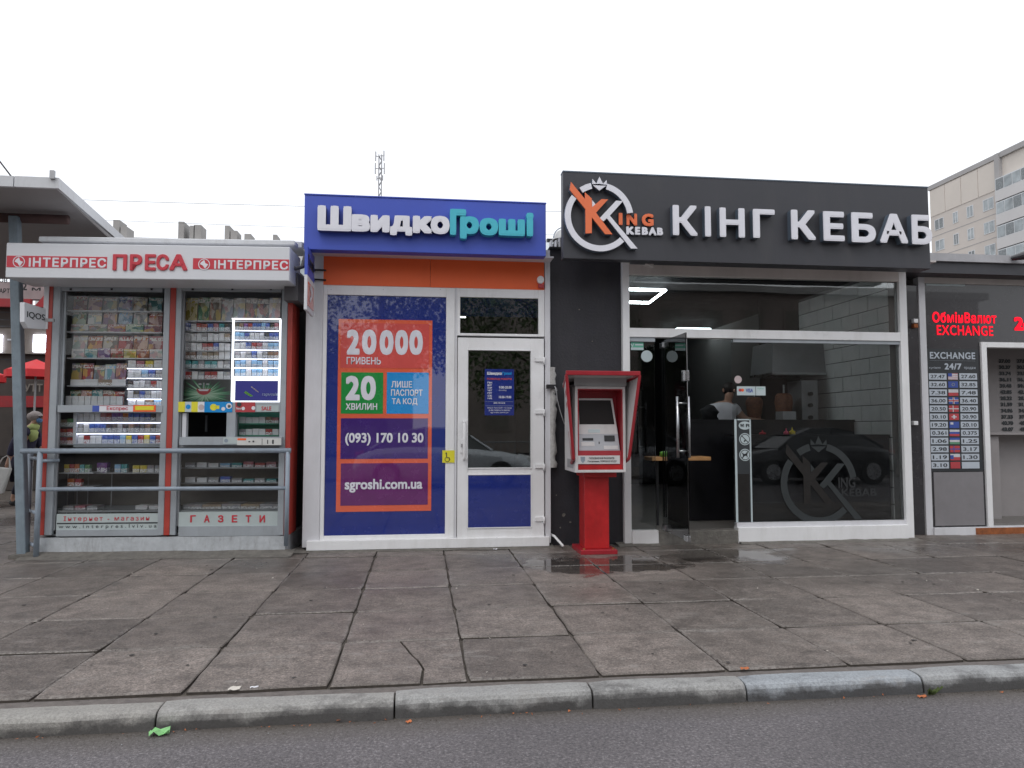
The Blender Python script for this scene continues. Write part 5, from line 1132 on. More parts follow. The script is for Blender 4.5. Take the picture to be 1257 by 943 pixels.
# case: open fronted box
cs = box('case', 'terminal_white', (X0, X1, yf + .22, yb2, Z0, Z1 + .02), pt, bevel=.004)
t = .028
g = G(); g.box(X0, X0 + t, yf, yf + .22, Z0, Z1).box(X1 - t, X1, yf, yf + .22, Z0, Z1).box(X0 + t, X1 - t, yf + .001, yf + .22, Z1 - t, Z1).box(X0 + t, X1 - t, yf + .001, yf + .22, Z0, Z0 + t); g.build('front_rim', 'terminal_white', pt, bevel=.003)
g = G(); a, b, c, d = X0 + t, X1 - t, Z0 + t, Z1 - t; w = .03
g.box(a, a + .012, yf + .004, yf + .218, c, d).box(b - .012, b, yf + .004, yf + .218, c, d).box(a + .012, b - .012, yf + .004, yf + .218, d - .012, d); g.box(a + .012, b - .012, yf + .2, yf + .218, c, d - .012); g.build('red_lining', 'terminal_red', pt)
# lower red apron with the plate
zA, zB, zC = W.at(735, 571, yf)[1], W.at(735, 559, yf)[1], W.at(735, 553.5, yf)[1]
g = G(); g.hexa([(a + .013, yf + .004, c), (b - .013, yf + .004, c), (b - .013, yf + .19, c), (a + .013, yf + .19, c)], [(a + .013, yf + .004, zA), (b - .013, yf + .004, zA), (b - .013, yf + .19, zA), (a + .013, yf + .19, zA)]); g.build('apron', 'terminal_red_bright', pt, bevel=.003)
g = G(); g.hexa([(a + .013, yf + .004, zA), (b - .013, yf + .004, zA), (b - .013, yf + .19, zA), (a + .013, yf + .19, zA)], [(a + .013, yf + .03, zC), (b - .013, yf + .03, zC), (b - .013, yf + .19, zC), (a + .013, yf + .19, zC)]); g.build('apron_top', 'terminal_red', pt)
pl_ = W.rect(709.5, 559.5, 761, 569.5, yf - .004)
lp = G().box(pl_[0], pl_[1], yf - .004, yf + .01, pl_[2], pl_[3]).build('name_plate', 'terminal_white', pt, bevel=.001)
g = G(); g.ptext(W, 'ПОПОВНЕННЯ РАХУНКІВ', 723, 561.5, 754, 563.8, yf - .006, bold=.02); g.ptext(W, 'Погашення, ПЕРЕКАЗ КОДУ', 721.5, 565.3, 757, 567.8, yf - .006, bold=.02); g.build('lettering', 'exch_ink', lp)
cc = W.at(715.5, 564.5, yf - .006); g = G(); g.prism([(cc[0] - .024, cc[1] + .03), (cc[0] + .024, cc[1] + .03), (cc[0] + .022, cc[1] - .01), (cc[0], cc[1] - .035), (cc[0] - .022, cc[1] - .01)], yf - .006, yf - .004); g.build('crest', 'rail_grey', lp)
# sloping console
def slant(px, py, k): # a point on the leaning console: depth grows with height
    return None
Yc0, Yc1 = yf + .05, yf + .17                                      # foot and top of the leaning console
zc0 = zC; zc1 = W.at(735, 489, yf + .15)[1]
def cy(z): return Yc0 + (Yc1 - Yc0) * (z - zc0) / (zc1 - zc0)
def cpoly(l, r, zlo, zhi, off, th, name, m, par, lt=None, rt=None):
    lt = l if lt is None else lt; rt = r if rt is None else rt
    g = G(); g.hexa([(l, cy(zlo) - off, zlo), (r, cy(zlo) - off, zlo), (r, cy(zlo) - off + th, zlo), (l, cy(zlo) - off + th, zlo)], [(lt, cy(zhi) - off, zhi), (rt, cy(zhi) - off, zhi), (rt, cy(zhi) - off + th, zhi), (lt, cy(zhi) - off + th, zhi)]); return g.build(name, m, par, bevel=.002)
zs0 = W.at(730, 533, yf + .08)[1]; zs1 = zc1
xa_, xb_ = X0 + .048, X1 - .048
cpoly(xa_, xb_, zc0, zs0, .0, .03, 'console', 'terminal_grey', pt, lt=xa_, rt=xb_ - .01)
sb = cpoly(xa_, xb_ - .01, zs0, zs1, .0, .03, 'screen_bezel', 'terminal_white', pt, lt=xa_ + .01, rt=xb_ - .045)
zq0 = W.at(730, 521, yf + .1)[1]
cpoly(xa_ + .022, xb_ - .04, zq0, zs1 - .02, .003, .01, 'screen', 'dark_screen', pt, lt=xa_ + .022, rt=xb_ - .065)
cpoly(xa_ + .11, xb_ - .20, zs0 + .015, zs0 + .05, .002, .003, 'sticker', 'decal_pale', sb)
zm1 = zs0 - .02; H = zs0 - zc0
cpoly(xa_ + .045, xa_ + .16, zc0 + H * .60, zc0 + H * .76, .003, .006, 'card_slot', 'black_plastic', pt); cpoly(xa_ + .03, xa_ + .17, zc0 + H * .28, zc0 + H * .52, .003, .004, 'slot_label', 'terminal_white', pt)
cpoly(xb_ - .16, xb_ - .05, zc0 + H * .58, zc0 + H * .92, .012, .02, 'bill_acceptor', 'black_plastic', pt); cpoly(xb_ - .17, xb_ - .02, zc0 + H * .08, zc0 + H * .30, .003, .004, 'slot_label', 'terminal_white', pt)
cpoly(xa_ + .215, xa_ + .225, zc0 + H * .4, zc0 + H * .55, .003, .004, 'keyhole', 'black_plastic', pt)
g = G(); zz = zC + .02
# hood
hz = 1.885; y_h = 7.18
hx0, hx1 = W.at(690.5, 458, y_h)[0] + .035, W.at(787, 458, y_h)[0] - .01
g = G(); g.hexa([(hx0 + .03, y_h + .01, hz - .035), (hx1 - .03, y_h + .01, hz - .035), (X1 + .02, yb2, Z1 + .03), (X0 - .02, yb2, Z1 + .03)], [(hx0 + .03, y_h + .01, hz - .022), (hx1 - .03, y_h + .01, hz - .022), (X1 + .02, yb2, Z1 + .06), (X0 - .02, yb2, Z1 + .06)]); g.build('hood_roof', 'terminal_white', pt)
box('hood_lip', 'terminal_red', (hx0, hx1, y_h - .012, y_h + .02, hz - .045, hz), pt, bevel=.004)
box('hood_valance', 'steel_dull', (X0 - .01, X1 + .01, yf - .01, yf, Z1 + .003, Z1 + .10), pt)
def wing(xt, xb, s):
    top_f = Vector((xt, y_h, hz - .045)); top_b = Vector((xb, yb2 - .05, Z1 + .02)); bot = Vector((xb + s * .01, yf - .03, 1.0)); bot_b = Vector((xb, yf + .12, .95))
    th = Vector((s * .008, 0, 0)); g = G(); g.hexa([top_f, top_b, bot_b, bot], [p + th for p in (top_f, top_b, bot_b, bot)]); o = g.build('hood_wing', 'terminal_white', pt)
    g = G(); w = .022
    for p, q in ((top_f, bot), (top_f, top_b), (bot, bot_b)): g.tube([p + th / 2, q + th / 2], .017, 6)
    g.build('wing_trim', 'terminal_red', o); 
    return o, top_f, bot
wing(hx1 - .01, X1 + .01, 1); wo, tf, bt = wing(hx0 + .01, X0 - .01, -1)
g = G(); n_ = -.012
def onw(a, b):   # a: 0 front .. 1 back, b: 0 top .. 1 bottom, on the left wing
    p = tf.lerp(Vector((X0 - .01, yb2 - .05, Z1 + .02)), a); q = bt.lerp(Vector((X0 - .01, yf + .12, .95)), a); r = p.lerp(q, b); return (r.x + n_, r.y, r.z)
g.quad(onw(.1, .62), onw(.8, .62), onw(.8, .98), onw(.1, .98)); g.build('print', 'terminal_red', wo)
g = G(); g.quad(onw(.25, .12), onw(.6, .12), onw(.6, .2), onw(.25, .2)); g.quad(onw(.25, .27), onw(.6, .27), onw(.6, .34), onw(.25, .34)); g.build('print', 'flag_red', wo)
g = G(); g.box(X0 - .003, X0, yf + .1, yf + .4, Z0 + .04, Z0 + .13); g.build('side_label', 'steel_dull', pt)
# ================================================================== KEBAB SHOP
ks = thing('kebab_shop', 'glass fronted kebab shop with white frames and an open glass door', 'shop', (4.0, 8.1, 0))
YG = 8.10; FZ = .15
XL = W.at(766, 500, YG)[0]; XR = W.at(1120, 500, YG)[0]; XI = 5.62
# frames
def kf(name, l, t, r, b, y0=YG, y1=YG + .1, m='white_aluminium', bevel=.003, par=None): return wb(name, m, l, t, r, b, y0, y1, par or ks, bevel)
xa = W.at(765.5, 500, YG)[0]; xa1 = W.at(774, 500, YG)[0]; ztop_ = W.at(770, 322, YG)[1]
box('frame_post', 'white_pvc', (xa, xa1, YG, YG + .1, .0, ztop_), ks, bevel=.003)
xr0 = W.at(1108.5, 500, YG)[0]; xr1 = W.at(1117.5, 500, YG)[0]
box('frame_post', 'white_pvc', (xr0, xr1, YG, YG + .1, .0, ztop_), ks, bevel=.003)
zc_ = W.at(940, 407, YG); zt1 = W.at(774, 402.5, YG)[1]; zt0 = W.at(774, 413.5, YG)[1]; zh0 = W.at(774, 337, YG)[1]
box('cross_bar', 'white_pvc', (xa1, xr0, YG + .002, YG + .1, zt0, zt1), ks, bevel=.003)
box('head_bar', 'soffit', (xa1, xr0, YG + .002, YG + .1, zh0, ztop_), ks, bevel=.003)
box('soffit_board', 'soffit', (xa - .0, W.at(1118, 330, YG)[0], 7.66, YG + .1, ztop_ + .0, ztop_ + .02), ks)
zb1 = W.at(905, 647.5, YG)[1]; zp1 = W.at(790, 651, YG)[1]
xg0 = W.at(903.5, 560, YG)[0]
box('frame_foot', 'white_pvc', (xg0, xr0, YG - .03, YG + .1, .0, zb1), ks, bevel=.004); box('bottom_bead', 'white_aluminium', (xg0, xr0, YG + .01, YG + .08, zb1, zb1 + .05), ks)
xd = W.at(806.5, 560, YG)[0]
box('frame_foot', 'white_pvc', (xa1, xd, YG - .03, YG + .1, .0, zp1), ks, bevel=.004)
box('track', 'grey_aluminium', (xa1, xd, YG + .02, YG + .08, zt0 - .05, zt0), ks); box('track', 'grey_aluminium', (xg0, xr0, YG + .02, YG + .08, zt0 - .04, zt0), ks)
st = box('step', 'mortar', (xd, xg0, YG - .02, YG + .5, -.02, FZ - .003), ks, bevel=.005)
# glass
box('pane', 'shop_glass', (xa1, xr0, YG + .045, YG + .053, zt1, zh0), ks)
box('pane', 'film_glass', (xg0 - .012, xr0, YG + .045, YG + .055, zb1 + .02, zt0 - .02), ks)
box('pane', 'shop_glass', (xa1, xd + .0, YG + .045, YG + .055, zp1, zt0 - .05), ks)
# open glass door, turned out at a right angle
gd = thing('glass_door', None, None, (W.at(812, 560, YG)[0], YG, FZ)); gd.parent = ks; gd.matrix_basis = WM[ks.name].inverted() @ WM[gd.name]
DX = W.at(812.5, 560, 8.12)[0]; Y1d, Y0d = 8.10, 7.30
box('pane', 'shop_glass', (DX - .006, DX + .006, Y0d, Y1d, FZ + .01, zt0 - .05), gd)
for z in (FZ + .02, zt0 - .13): box('patch_fitting', 'steel', (DX - .02, DX + .02, Y1d - .12, Y1d, z, z + .06), gd, bevel=.003)
box('patch_fitting', 'steel', (DX - .02, DX + .02, Y0d, Y0d + .10, FZ + .0, FZ + .06), gd, bevel=.003)
zl = W.at(838, 461, 7.35)[1]; box('lock_case', 'steel', (DX - .03, DX + .03, Y0d, Y0d + .07, zl - .06, zl + .05), gd, bevel=.004)
zh1, zh0_ = W.at(836, 487, 7.45)[1], W.at(836, 562, 7.45)[1]
hd = G()
for s in (-1, 1): hd.tube([(DX + s * .06, Y0d + .12, zh0_), (DX + s * .06, Y0d + .12, zh1)], .016, 12)
for z in (zh0_ + .07, zh1 - .07): hd.tube([(DX - .06, Y0d + .12, z), (DX + .06, Y0d + .12, z)], .009, 8)
hd.build('handle', 'steel', gd, smooth=True)
bed(xg0, XR, YG, ks, seed=5); bed(xa - .1, xd, YG, ks, seed=7)
# interior
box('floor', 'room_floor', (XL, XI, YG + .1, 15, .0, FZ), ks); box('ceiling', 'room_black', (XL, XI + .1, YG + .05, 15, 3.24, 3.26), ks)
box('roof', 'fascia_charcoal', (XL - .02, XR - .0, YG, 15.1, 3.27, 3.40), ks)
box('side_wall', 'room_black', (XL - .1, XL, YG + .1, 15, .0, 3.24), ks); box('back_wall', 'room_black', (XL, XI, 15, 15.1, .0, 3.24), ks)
# white block wall on the right, block by block
wl2 = thing('block_wall', None, None, (XI, 9, 0)); wl2.parent = ks; wl2.matrix_basis = WM[ks.name].inverted() @ WM[wl2.name]
box('joint_backing', 'joint_grey', (XI + .012, XI + .12, YG + .1, 15, .0, 3.24), wl2)
bm_ = None; bl, bh = .40, .20
for r in range(16):
    for c in range(7):
        y0 = YG + .1 + (c - (r % 2) * .5) * bl; y1 = y0 + bl; y0 = max(y0, YG + .1); z0 = r * bh + .0
        if y1 <= y0: continue
        if y0 == YG + .1 and r % 2: box('block', 'block_white', (XI + random.uniform(-.002, .002), XI + .03, y0 + .004, y1 - .005, z0 + .005, z0 + bh - .005), wl2)
        else:
            if bm_ is None: bm_ = box('block', 'block_white', (XI, XI + .03, y0 + .005, y1 - .005, z0 + .005, z0 + bh - .005), wl2, bevel=.003); b0 = (y0, z0)
            else:
                q = bm_.copy(); COL.objects.link(q); q.location = bm_.location + Vector((random.uniform(-.002, .002), y0 - b0[0], z0 - b0[1]))
# counters
xk0 = W.at(846, 560, 8.95)[0]; zk = W.at(846, 515, 8.95)[1]
ct = thing('serving_counter', 'tall black serving counter seen through the open glass door', 'counter', (4, 8.95, FZ))
box('front', 'counter_black', (xk0, XI - .01, 8.95, 9.0, FZ, zk - .03), ct); box('top', 'counter_black', (xk0 - .01, XI - .01, 8.93, 9.35, zk - .03, zk), ct); box('side', 'counter_black', (xk0, xk0 + .04, 9.0, 9.35, FZ, zk - .03), ct)
fc = thing('front_counter', 'low black counter running along behind the right shop window', 'counter', (4.6, 8.3, FZ))
zf_ = W.at(1000, 533.5, 8.24)[1]; box('front', 'counter_black', (xg0 + .14, XI - .01, 8.24, 8.28, FZ, zf_ - .03), fc); box('top', 'counter_black', (xg0 + .14, XI - .01, 8.22, 8.75, zf_ - .03, zf_), fc)
# black partition with the stainless equipment
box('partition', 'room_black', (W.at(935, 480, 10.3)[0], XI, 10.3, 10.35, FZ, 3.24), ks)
hod = thing('extractor_hood', 'grey metal extractor hood hanging over the kebab grills', 'hood', (4.8, 9.7, 2.4)); u = W.rect(947, 419, 1018, 458, 9.6)
g = G(); g.hexa([(u[0], 9.6, u[2]), (u[1], 9.6, u[2]), (u[1], 10.28, u[2]), (u[0], 10.28, u[2])], [(u[0] + .05, 9.65, u[3]), (u[1] - .05, 9.65, u[3]), (u[1] - .05, 10.28, u[3]), (u[0] + .05, 10.28, u[3])]); g.build('hood_body', 'steel_dull', hod); box('hood_lip', 'steel', (u[0] - .01, u[1] + .01, 9.58, 10.28, u[2] - .03, u[2]), hod)
pn_ = thing('grill_panel', 'upright stainless grill panel with three dark knobs behind the right window', 'grill', (5.0, 9.9, zf_)); u = W.rect(984.5, 467, 1004.5, 528, 9.5)
box('panel', 'steel_dull', (u[0], u[1], 9.5, 9.9, u[2], u[3]), pn_, bevel=.004)
for py in (483.5, 497.5, 512.5): c = W.at(995.5, py, 9.47); g = G(); g.disc(c[0], c[1], .028, 9.46, 9.5, 14); g.build('knob', 'black_plastic', pn_)
for (l, t, r, b, Y, lab) in ((952, 483, 973, 528, 9.6, 'thick brown kebab spit standing left of the stainless panel'), (916, 488, 936, 520, 9.8, 'dark kebab spit in front of the cook with the white shirt')):
    u = W.rect(l, t, r, b, Y); sp_ = thing('kebab_spit', lab, 'kebab', ((u[0] + u[1]) / 2, Y, u[2])); cxs = (u[0] + u[1]) / 2; R = (u[1] - u[0]) / 2; H = u[3] - u[2]
    g = G(); n1 = 14; vs = []; fs = []; prof_ = [(.0, .55), (.1, .7), (.3, .8), (.5, .9), (.75, 1.0), (.92, .98), (1.0, .7)]
    for hh, rr in prof_:
        for k in range(n1): ph = 2 * math.pi * k / n1; q = rr * R * (1 + .08 * noise.noise(Vector((math.cos(ph) * 2, math.sin(ph) * 2, hh * 9)))); vs.append((cxs + q * math.cos(ph), Y + q * math.sin(ph), u[2] + hh * H))
    for i in range(len(prof_) - 1):
        for k in range(n1): fs.append((i * n1 + k, i * n1 + (k + 1) % n1, (i + 1) * n1 + (k + 1) % n1, (i + 1) * n1 + k))
    fs.append(tuple(range((len(prof_) - 1) * n1, len(prof_) * n1))); g.add(vs, fs); g.build('meat', 'meat', sp_, smooth=True)
    G().tube([(cxs, Y, u[2] - .05), (cxs, Y, u[3] + .12)], .012, 8).build('skewer', 'steel', sp_); g = G(); g.disc(0, 0, R * .9, 0, .02, 16); g = G(); g.tube([(cxs, Y, u[2] - .05), (cxs, Y, u[2] - .02)], R * 1.1, 16); g.build('drip_tray', 'steel_dull', sp_)
ex = box('steel_container', 'steel_dull', (*W.rect(961, 505, 978, 530, 9.0)[:2], 9.0, 9.2, *W.rect(961, 505, 978, 530, 9.0)[2:]), None, bevel=.004); tag(ex, 'small steel container in front of the brown kebab spit', 'container')
for (l, t, r, b, m_, lab) in ((962, 528, 968, 534, 'pink_plastic', 'small pink sauce bottle on the front counter'), (969, 527, 976, 534, 'yellow_plastic', 'small yellow sauce bottle on the front counter'), (932, 527, 940, 531, 'red_plastic', 'low red tub on the front counter')):
    u = W.rect(l, t, r, b, 8.5); cxs = (u[0] + u[1]) / 2; R = (u[1] - u[0]) / 2; H = u[3] - u[2]
    o = G().tube([(cxs, 8.5, zf_), (cxs, 8.5, zf_ + H * .5), (cxs, 8.5, zf_ + H * .65), (cxs, 8.5, zf_ + H * .75), (cxs, 8.5, zf_ + H * 1.3)], [R, R, R * .6, R * .25, R * .12], 12).build('sauce_bottle' if 'bottle' in lab else 'tub', m_, smooth=True); tag(o, lab, 'bottle' if 'bottle' in lab else 'tub')
# wooden shelf with a green packet and a blue bottle
ws = thing('wooden_shelf', 'tan wooden shelf board seen through the open glass door', 'shelf', (3.0, 8.45, .9))
u0 = W.at(800, 563, 8.42)[0]; u1 = W.at(873, 565, 8.42)[0]; zs_ = W.at(840, 561, 8.42)[1]
box('board', 'wood_shelf', (u0, u1, 8.42, 8.72, zs_ - .045, zs_), ws, bevel=.005)
G().tube([(u0 + .12, 8.6, FZ), (u0 + .12, 8.6, zs_ - .045)], .02, 8).build('leg', 'black_plastic', ws)
gp = thing('green_packet', 'crumpled green packet on the wooden shelf left of the door handle', 'packet', (2.85, 8.5, zs_)); u = W.rect(810, 552, 826, 561, 8.5)
WM[gp.name] = Matrix.Translation((2.85, 8.5, zs_)); blob('packet_body', ((u[0] + u[1]) / 2 - 2.85, 0, .035), ((u[1] - u[0]) / 2, .06, .045), 'green_plastic', gp, amp=.5)
c = W.at(838, 560, 8.5); o = G().tube([(c[0], 8.5, zs_), (c[0], 8.5, zs_ + .13), (c[0], 8.5, zs_ + .155), (c[0], 8.5, zs_ + .19)], [.032, .032, .014, .012], 12).build('blue_bottle', 'blue_plastic', smooth=True); tag(o, 'blue bottle on the wooden shelf beside the glass door handle', 'bottle')
# lamps: hexagon outlines on the ceiling
def lampf(pts, lab, m='led_white'):
    t_ = thing('overhead_light', lab, 'lamp', (pts[0][0], pts[0][1], 3.1), group=None)
    for a, b in zip(pts, pts[1:] + pts[:1]): G().tube([(*a, 3.12), (*b, 3.12)], .018, 4).build('light_tube', m, t_)
a1 = W.at(817, 356, 9.2)[0]; lampf([(2.35, 9.2), (a1, 9.2), (a1 + .08, 10.15), (2.35, 10.15)], 'glowing rectangular outline lamp behind the upper left of the shop window')
lampf([(W.at(832, 402, 12.7)[0], 12.7), (W.at(872, 402, 12.7)[0], 12.7), (W.at(872, 402, 12.7)[0] + .35, 13.7), (W.at(832, 402, 12.7)[0] + .05, 13.7)], 'small glowing outline lamp just above the white cross bar', 'led_far')
# the cook
cx_, cy_ = W.at(886, 500, 9.75)[0], 9.75
ck_ = thing('person', 'cook in a white t-shirt bending over the black counter inside the kebab shop', 'person', (cx_, cy_, FZ)); MT = Matrix.Translation((cx_, cy_, FZ)); WM[ck_.name] = MT; ck_.matrix_basis = MT
N_ = [(0, 0, .92, .15, .12), (0, 0, 1.08, .15, .12), (.0, 0, 1.28, .17, .12), (.04, 0, 1.46, .12), (.08, 0, 1.53, .055), (.10, -.02, 1.60, .06), (.115, -.03, 1.69, .088, .08),
      (-.16, 0, 1.42, .07), (-.24, -.03, 1.18, .052), (-.12, -.22, 1.08, .04), (-.06, -.28, 1.06, .03),
      (.18, 0, 1.44, .07), (.32, -.05, 1.28, .05), (.52, -.08, 1.26, .038), (.58, -.08, 1.26, .03),
      (-.09, 0, .86, .09), (-.09, 0, .48, .065), (-.09, .02, .09, .045), (-.09, -.12, .04, .035), (.09, 0, .86, .09), (.09, 0, .48, .065), (.09, .02, .09, .045), (.09, -.12, .04, .035)]
E_ = [(0, 1), (1, 2), (2, 3), (3, 4), (4, 5), (5, 6), (3, 7), (7, 8), (8, 9), (9, 10), (3, 11), (11, 12), (12, 13), (13, 14), (0, 15), (15, 16), (16, 17), (17, 18), (0, 19), (19, 20), (20, 21), (21, 22)]
hand_nodes(N_, E_, 10, (.5, -1, 0), (0, 0, 1)); hand_nodes(N_, E_, 14, (1, 0, -.1), (0, 0, 1)); skin_body('body', N_, E_, 'skin', ck_)
skin_body('shirt', [(0, 0, .9, .17, .14), (0, 0, 1.08, .175, .14), (0, 0, 1.28, .20, .14), (.04, 0, 1.44, .14, .12), (.07, 0, 1.50, .075), (-.16, 0, 1.42, .09), (-.22, -.03, 1.24, .075), (.18, 0, 1.44, .09), (.27, -.03, 1.35, .075)], [(0, 1), (1, 2), (2, 3), (3, 4), (3, 5), (5, 6), (3, 7), (7, 8)], 'shirt_white', ck_)
skin_body('trousers', [(0, 0, .86, .16, .13), (-.09, 0, .8, .11), (-.09, 0, .48, .085), (-.09, .01, .14, .07), (.09, 0, .8, .11), (.09, 0, .48, .085), (.09, .01, .14, .07)], [(0, 1), (1, 2), (2, 3), (0, 4), (4, 5), (5, 6)], 'trousers_dark', ck_)
blob('hair', (.112, .0, 1.715), (.098, .098, .095), 'hair_dark', ck_, amp=.15)
for s in (-1, 1): blob('ear', (.115 + s * .095, -.02, 1.69), (.015, .02, .03), 'skin', ck_)
blob('nose', (.13, -.125, 1.68), (.014, .018, .02), 'skin', ck_)
blob('chair_back', (-.42, -.1, 1.12), (.16, .05, .15), 'black_matte', ck_) if False else None
o = G().tube([(cx_ - .28, 9.5, zk - .02), (cx_ - .28, 9.5, zk + .12), (cx_ - .25, 9.5, zk + .2)], [.15, .13, .04], 12).build('dark_pot', 'black_matte', smooth=True); tag(o, 'dark rounded pot on the counter left of the cook', 'pot')
# stickers on the glass
ygl = YG + .042
def stk(name, lab, l, t, r, b, m, y=ygl):
    t_ = thing(name, lab, 'sticker', (W.at((l + r) / 2, b, y)[0], y, W.at((l + r) / 2, b, y)[1])); wb('sheet', m, l, t, r, b, y, y + .002, t_); return t_
s_ = stk('card_sticker', 'white bank card sticker on the glass above the counter', 904.5, 474.3, 939.8, 485.5, 'decal_pale')
g = G(); g.ptext(W, 'VISA', 915.5, 477, 924.5, 482, ygl - .002, bold=.03); g.build('lettering', 'print_blue', s_)
for px, m_ in ((908.5, 'flag_red'), (911.5, 'sign_orange')): c = W.at(px, 479, ygl - .002); g = G(); g.disc(c[0], c[1], .018, ygl - .003 + (.001 if px > 910 else 0), ygl - .0005, 14); g.build('logo', m_, s_)
wb('rule', 'decal_dark', 927.3, 474.5, 928, 485.4, ygl - .002, ygl, s_)
g = G(); g.ptext(W, 'PayPass', 930, 476, 937.5, 478.5, ygl - .002); g.build('lettering', 'print_green', s_)
def dot(name, lab, px, py, r, m, y=ygl):
    c = W.at(px, py, y); o = G().disc(c[0], c[1], r, y, y + .002, 28).build(name, m); tag(o, lab, 'sticker')
dot('round_sticker', 'round pale sticker on the fixed glass left of the open door', 794, 437.3, .067, 'decal_pale'); dot('round_sticker', 'small pinkish round sticker at the edge of the right window above the card sticker', 906, 466, .045, 'sticker_pink')
s_ = stk('security_sticker', 'green and white security sticker in the top corner of the fixed glass', 774.5, 420, 790, 430, 'print_green'); wb('stripe', 'decal_pale', 774.5, 426.6, 790, 429.8, ygl - .002, ygl, s_)
g = G(); g.prism([W.at(775, 421.5, 8.1), W.at(776.5, 421.5, 8.1), W.at(777.5, 424, 8.1), W.at(778.8, 421, 8.1), W.at(779.8, 421, 8.1), W.at(777.7, 426, 8.1)], ygl - .002, ygl); g.ptext(W, 'VENBEST', 779.5, 422, 789.5, 424.6, ygl - .002, bold=.02) if False else g.pbox(W, 779.7, 422.3, 789.5, 424.3, ygl - .002, ygl); g.build('mark', 'decal_pale', s_)
# strip with the three round signs
s_ = stk('notice_strip', 'tall narrow strip on the window edge with wifi, no smoking and no dogs signs', 902.5, 514.5, 922.8, 641, 'decal_dark')
for a in ((902.5, 514.5, 905.2, 641), (921, 514.5, 922.8, 641), (905.2, 514.5, 921, 516)): wb('border', 'decal_pale', *a, ygl - .0015, ygl, s_)
wb('lower_field', 'frost_dim', 905.4, 582, 920.9, 640, ygl - .001, ygl, s_)
c = W.at(914.2, 522.5, ygl); g = G(); n = 24
g.prism([(c[0] + .075 * math.cos(2 * math.pi * k / n), c[1] + .048 * math.sin(2 * math.pi * k / n)) for k in range(n)], ygl - .003, ygl - .001); g.build('wifi_sign', 'decal_pale', s_)
g = G(); g.text('Wi', c[0] - .058, c[0] - .01, c[1] - .02, c[1] + .02, ygl - .005, bold=.05); g.text('Fi', c[0] + .012, c[0] + .055, c[1] - .02, c[1] + .02, ygl - .005, bold=.05); g.build('lettering', 'decal_dark', s_)
def rsign(px, py, nm):
    c = W.at(px, py, ygl); g = G(); g.disc(c[0], c[1], .070, ygl - .003, ygl - .001, 28); s2 = g.build(nm, 'decal_pale', s_)
    g = G(); g.arc(c[0], c[1], .052, .060, 0, 360, ygl - .0045, ygl - .003)
    def bar(x0, z0, x1, z1, w=.005):
        d = Vector((x1 - x0, z1 - z0)).normalized(); q = Vector((-d.y, d.x)) * w; g.prism([(c[0] + x0 + q.x, c[1] + z0 + q.y), (c[0] + x1 + q.x, c[1] + z1 + q.y), (c[0] + x1 - q.x, c[1] + z1 - q.y), (c[0] + x0 - q.x, c[1] + z0 - q.y)], ygl - .0045, ygl - .003)
    if nm == 'no_smoking_sign': bar(-.038, .038, .038, -.038); bar(-.012, -.03, .004, -.012, .008)
    else:
        bar(-.038, -.038, .036, .038); bar(-.022, .0, .024, .0, .011); bar(-.02, 0, -.026, -.03, .005); bar(.02, 0, .026, -.03, .005); bar(-.02, .0, -.032, .024, .007); bar(.022, .004, .03, .02, .004)
    g.build('symbol', 'decal_dark', s2)
rsign(914.3, 539.2, 'no_smoking_sign'); rsign(914.5, 558.5, 'no_dogs_sign')
# ------------------------------------------------------------------ the emblem, in units of the emblem radius
EC = (468, 470, 350.)
def ep(p, c, r): return (c[0] + (p[0] - EC[0]) / EC[2] * r, c[1] - (p[1] - EC[1]) / EC[2] * r)
ORANGE = [(180, 130), (322, 300), (322, 230), (390, 290), (392, 378), (490, 292), (557, 292), (432, 432), (598, 645), (525, 645), (390, 480), (388, 640), (325, 645), (325, 400), (168, 210)]
WHITE_K = [(640, 300), (712, 302), (575, 455), (857, 780), (790, 782), (545, 482), (510, 515), (470, 485)]
TRI = [(395, 303), (432, 348), (395, 372)]
CROWN = [(400, 88), (440, 134), (472, 62), (508, 134), (545, 92), (548, 142), (470, 134), (398, 140)]
CROWN2 = [(404, 152), (540, 152), (470, 203)]
def emblem(par, c, r, y0, d, mw, mo, mside=None, name='emblem'):
    for nm, pts, m in (('crown', CROWN, mw), ('crown', CROWN2, mw), ('k_shape', WHITE_K, mw), ('k_shape', TRI, mw), ('k_shape', ORANGE, mo)):
        yo = y0 - (.006 if m == mo and d > .01 else 0)
        g = G(); g.prism([ep(p, c, r) for p in pts], yo, y0 + min(d, .012)); o = g.build(nm, m, par)
        if mside: g = G(); g.prism([ep(p, c, r) for p in pts], y0 + .012, y0 + d); g.build('return', mside, o)
    for a0, a1 in ((9, 76), (104, 125), (143, 316)):
        g = G(); g.arc(c[0], c[1], r * .83, r, a0, a1, y0, y0 + min(d, .012), 30); o = g.build('ring', mw, par)
        if mside: g = G(); g.arc(c[0], c[1], r * .83, r, a0, a1, y0 + .012, y0 + d, 30); g.build('return', mside, o)
wd = thing('window_emblem', 'faint frosted crown and K emblem on the lower right shop window', 'decal', (W.at(1005, 640, ygl)[0], ygl, W.at(1005, 640, ygl)[1]))
c = W.at(1005.5, 593.5, ygl); r = (W.at(1052, 593, ygl)[0] - c[0]); emblem(wd, c, r, ygl, .002, 'frost', 'frost_dim')
letters(W, 'ING', 1029, 586, 1050, 599, ygl, 'frost_faint', wd, bold=.02); letters(W, 'KEBAB', 1033, 600, 1076, 609, ygl, 'frost_faint', wd, bold=.02)
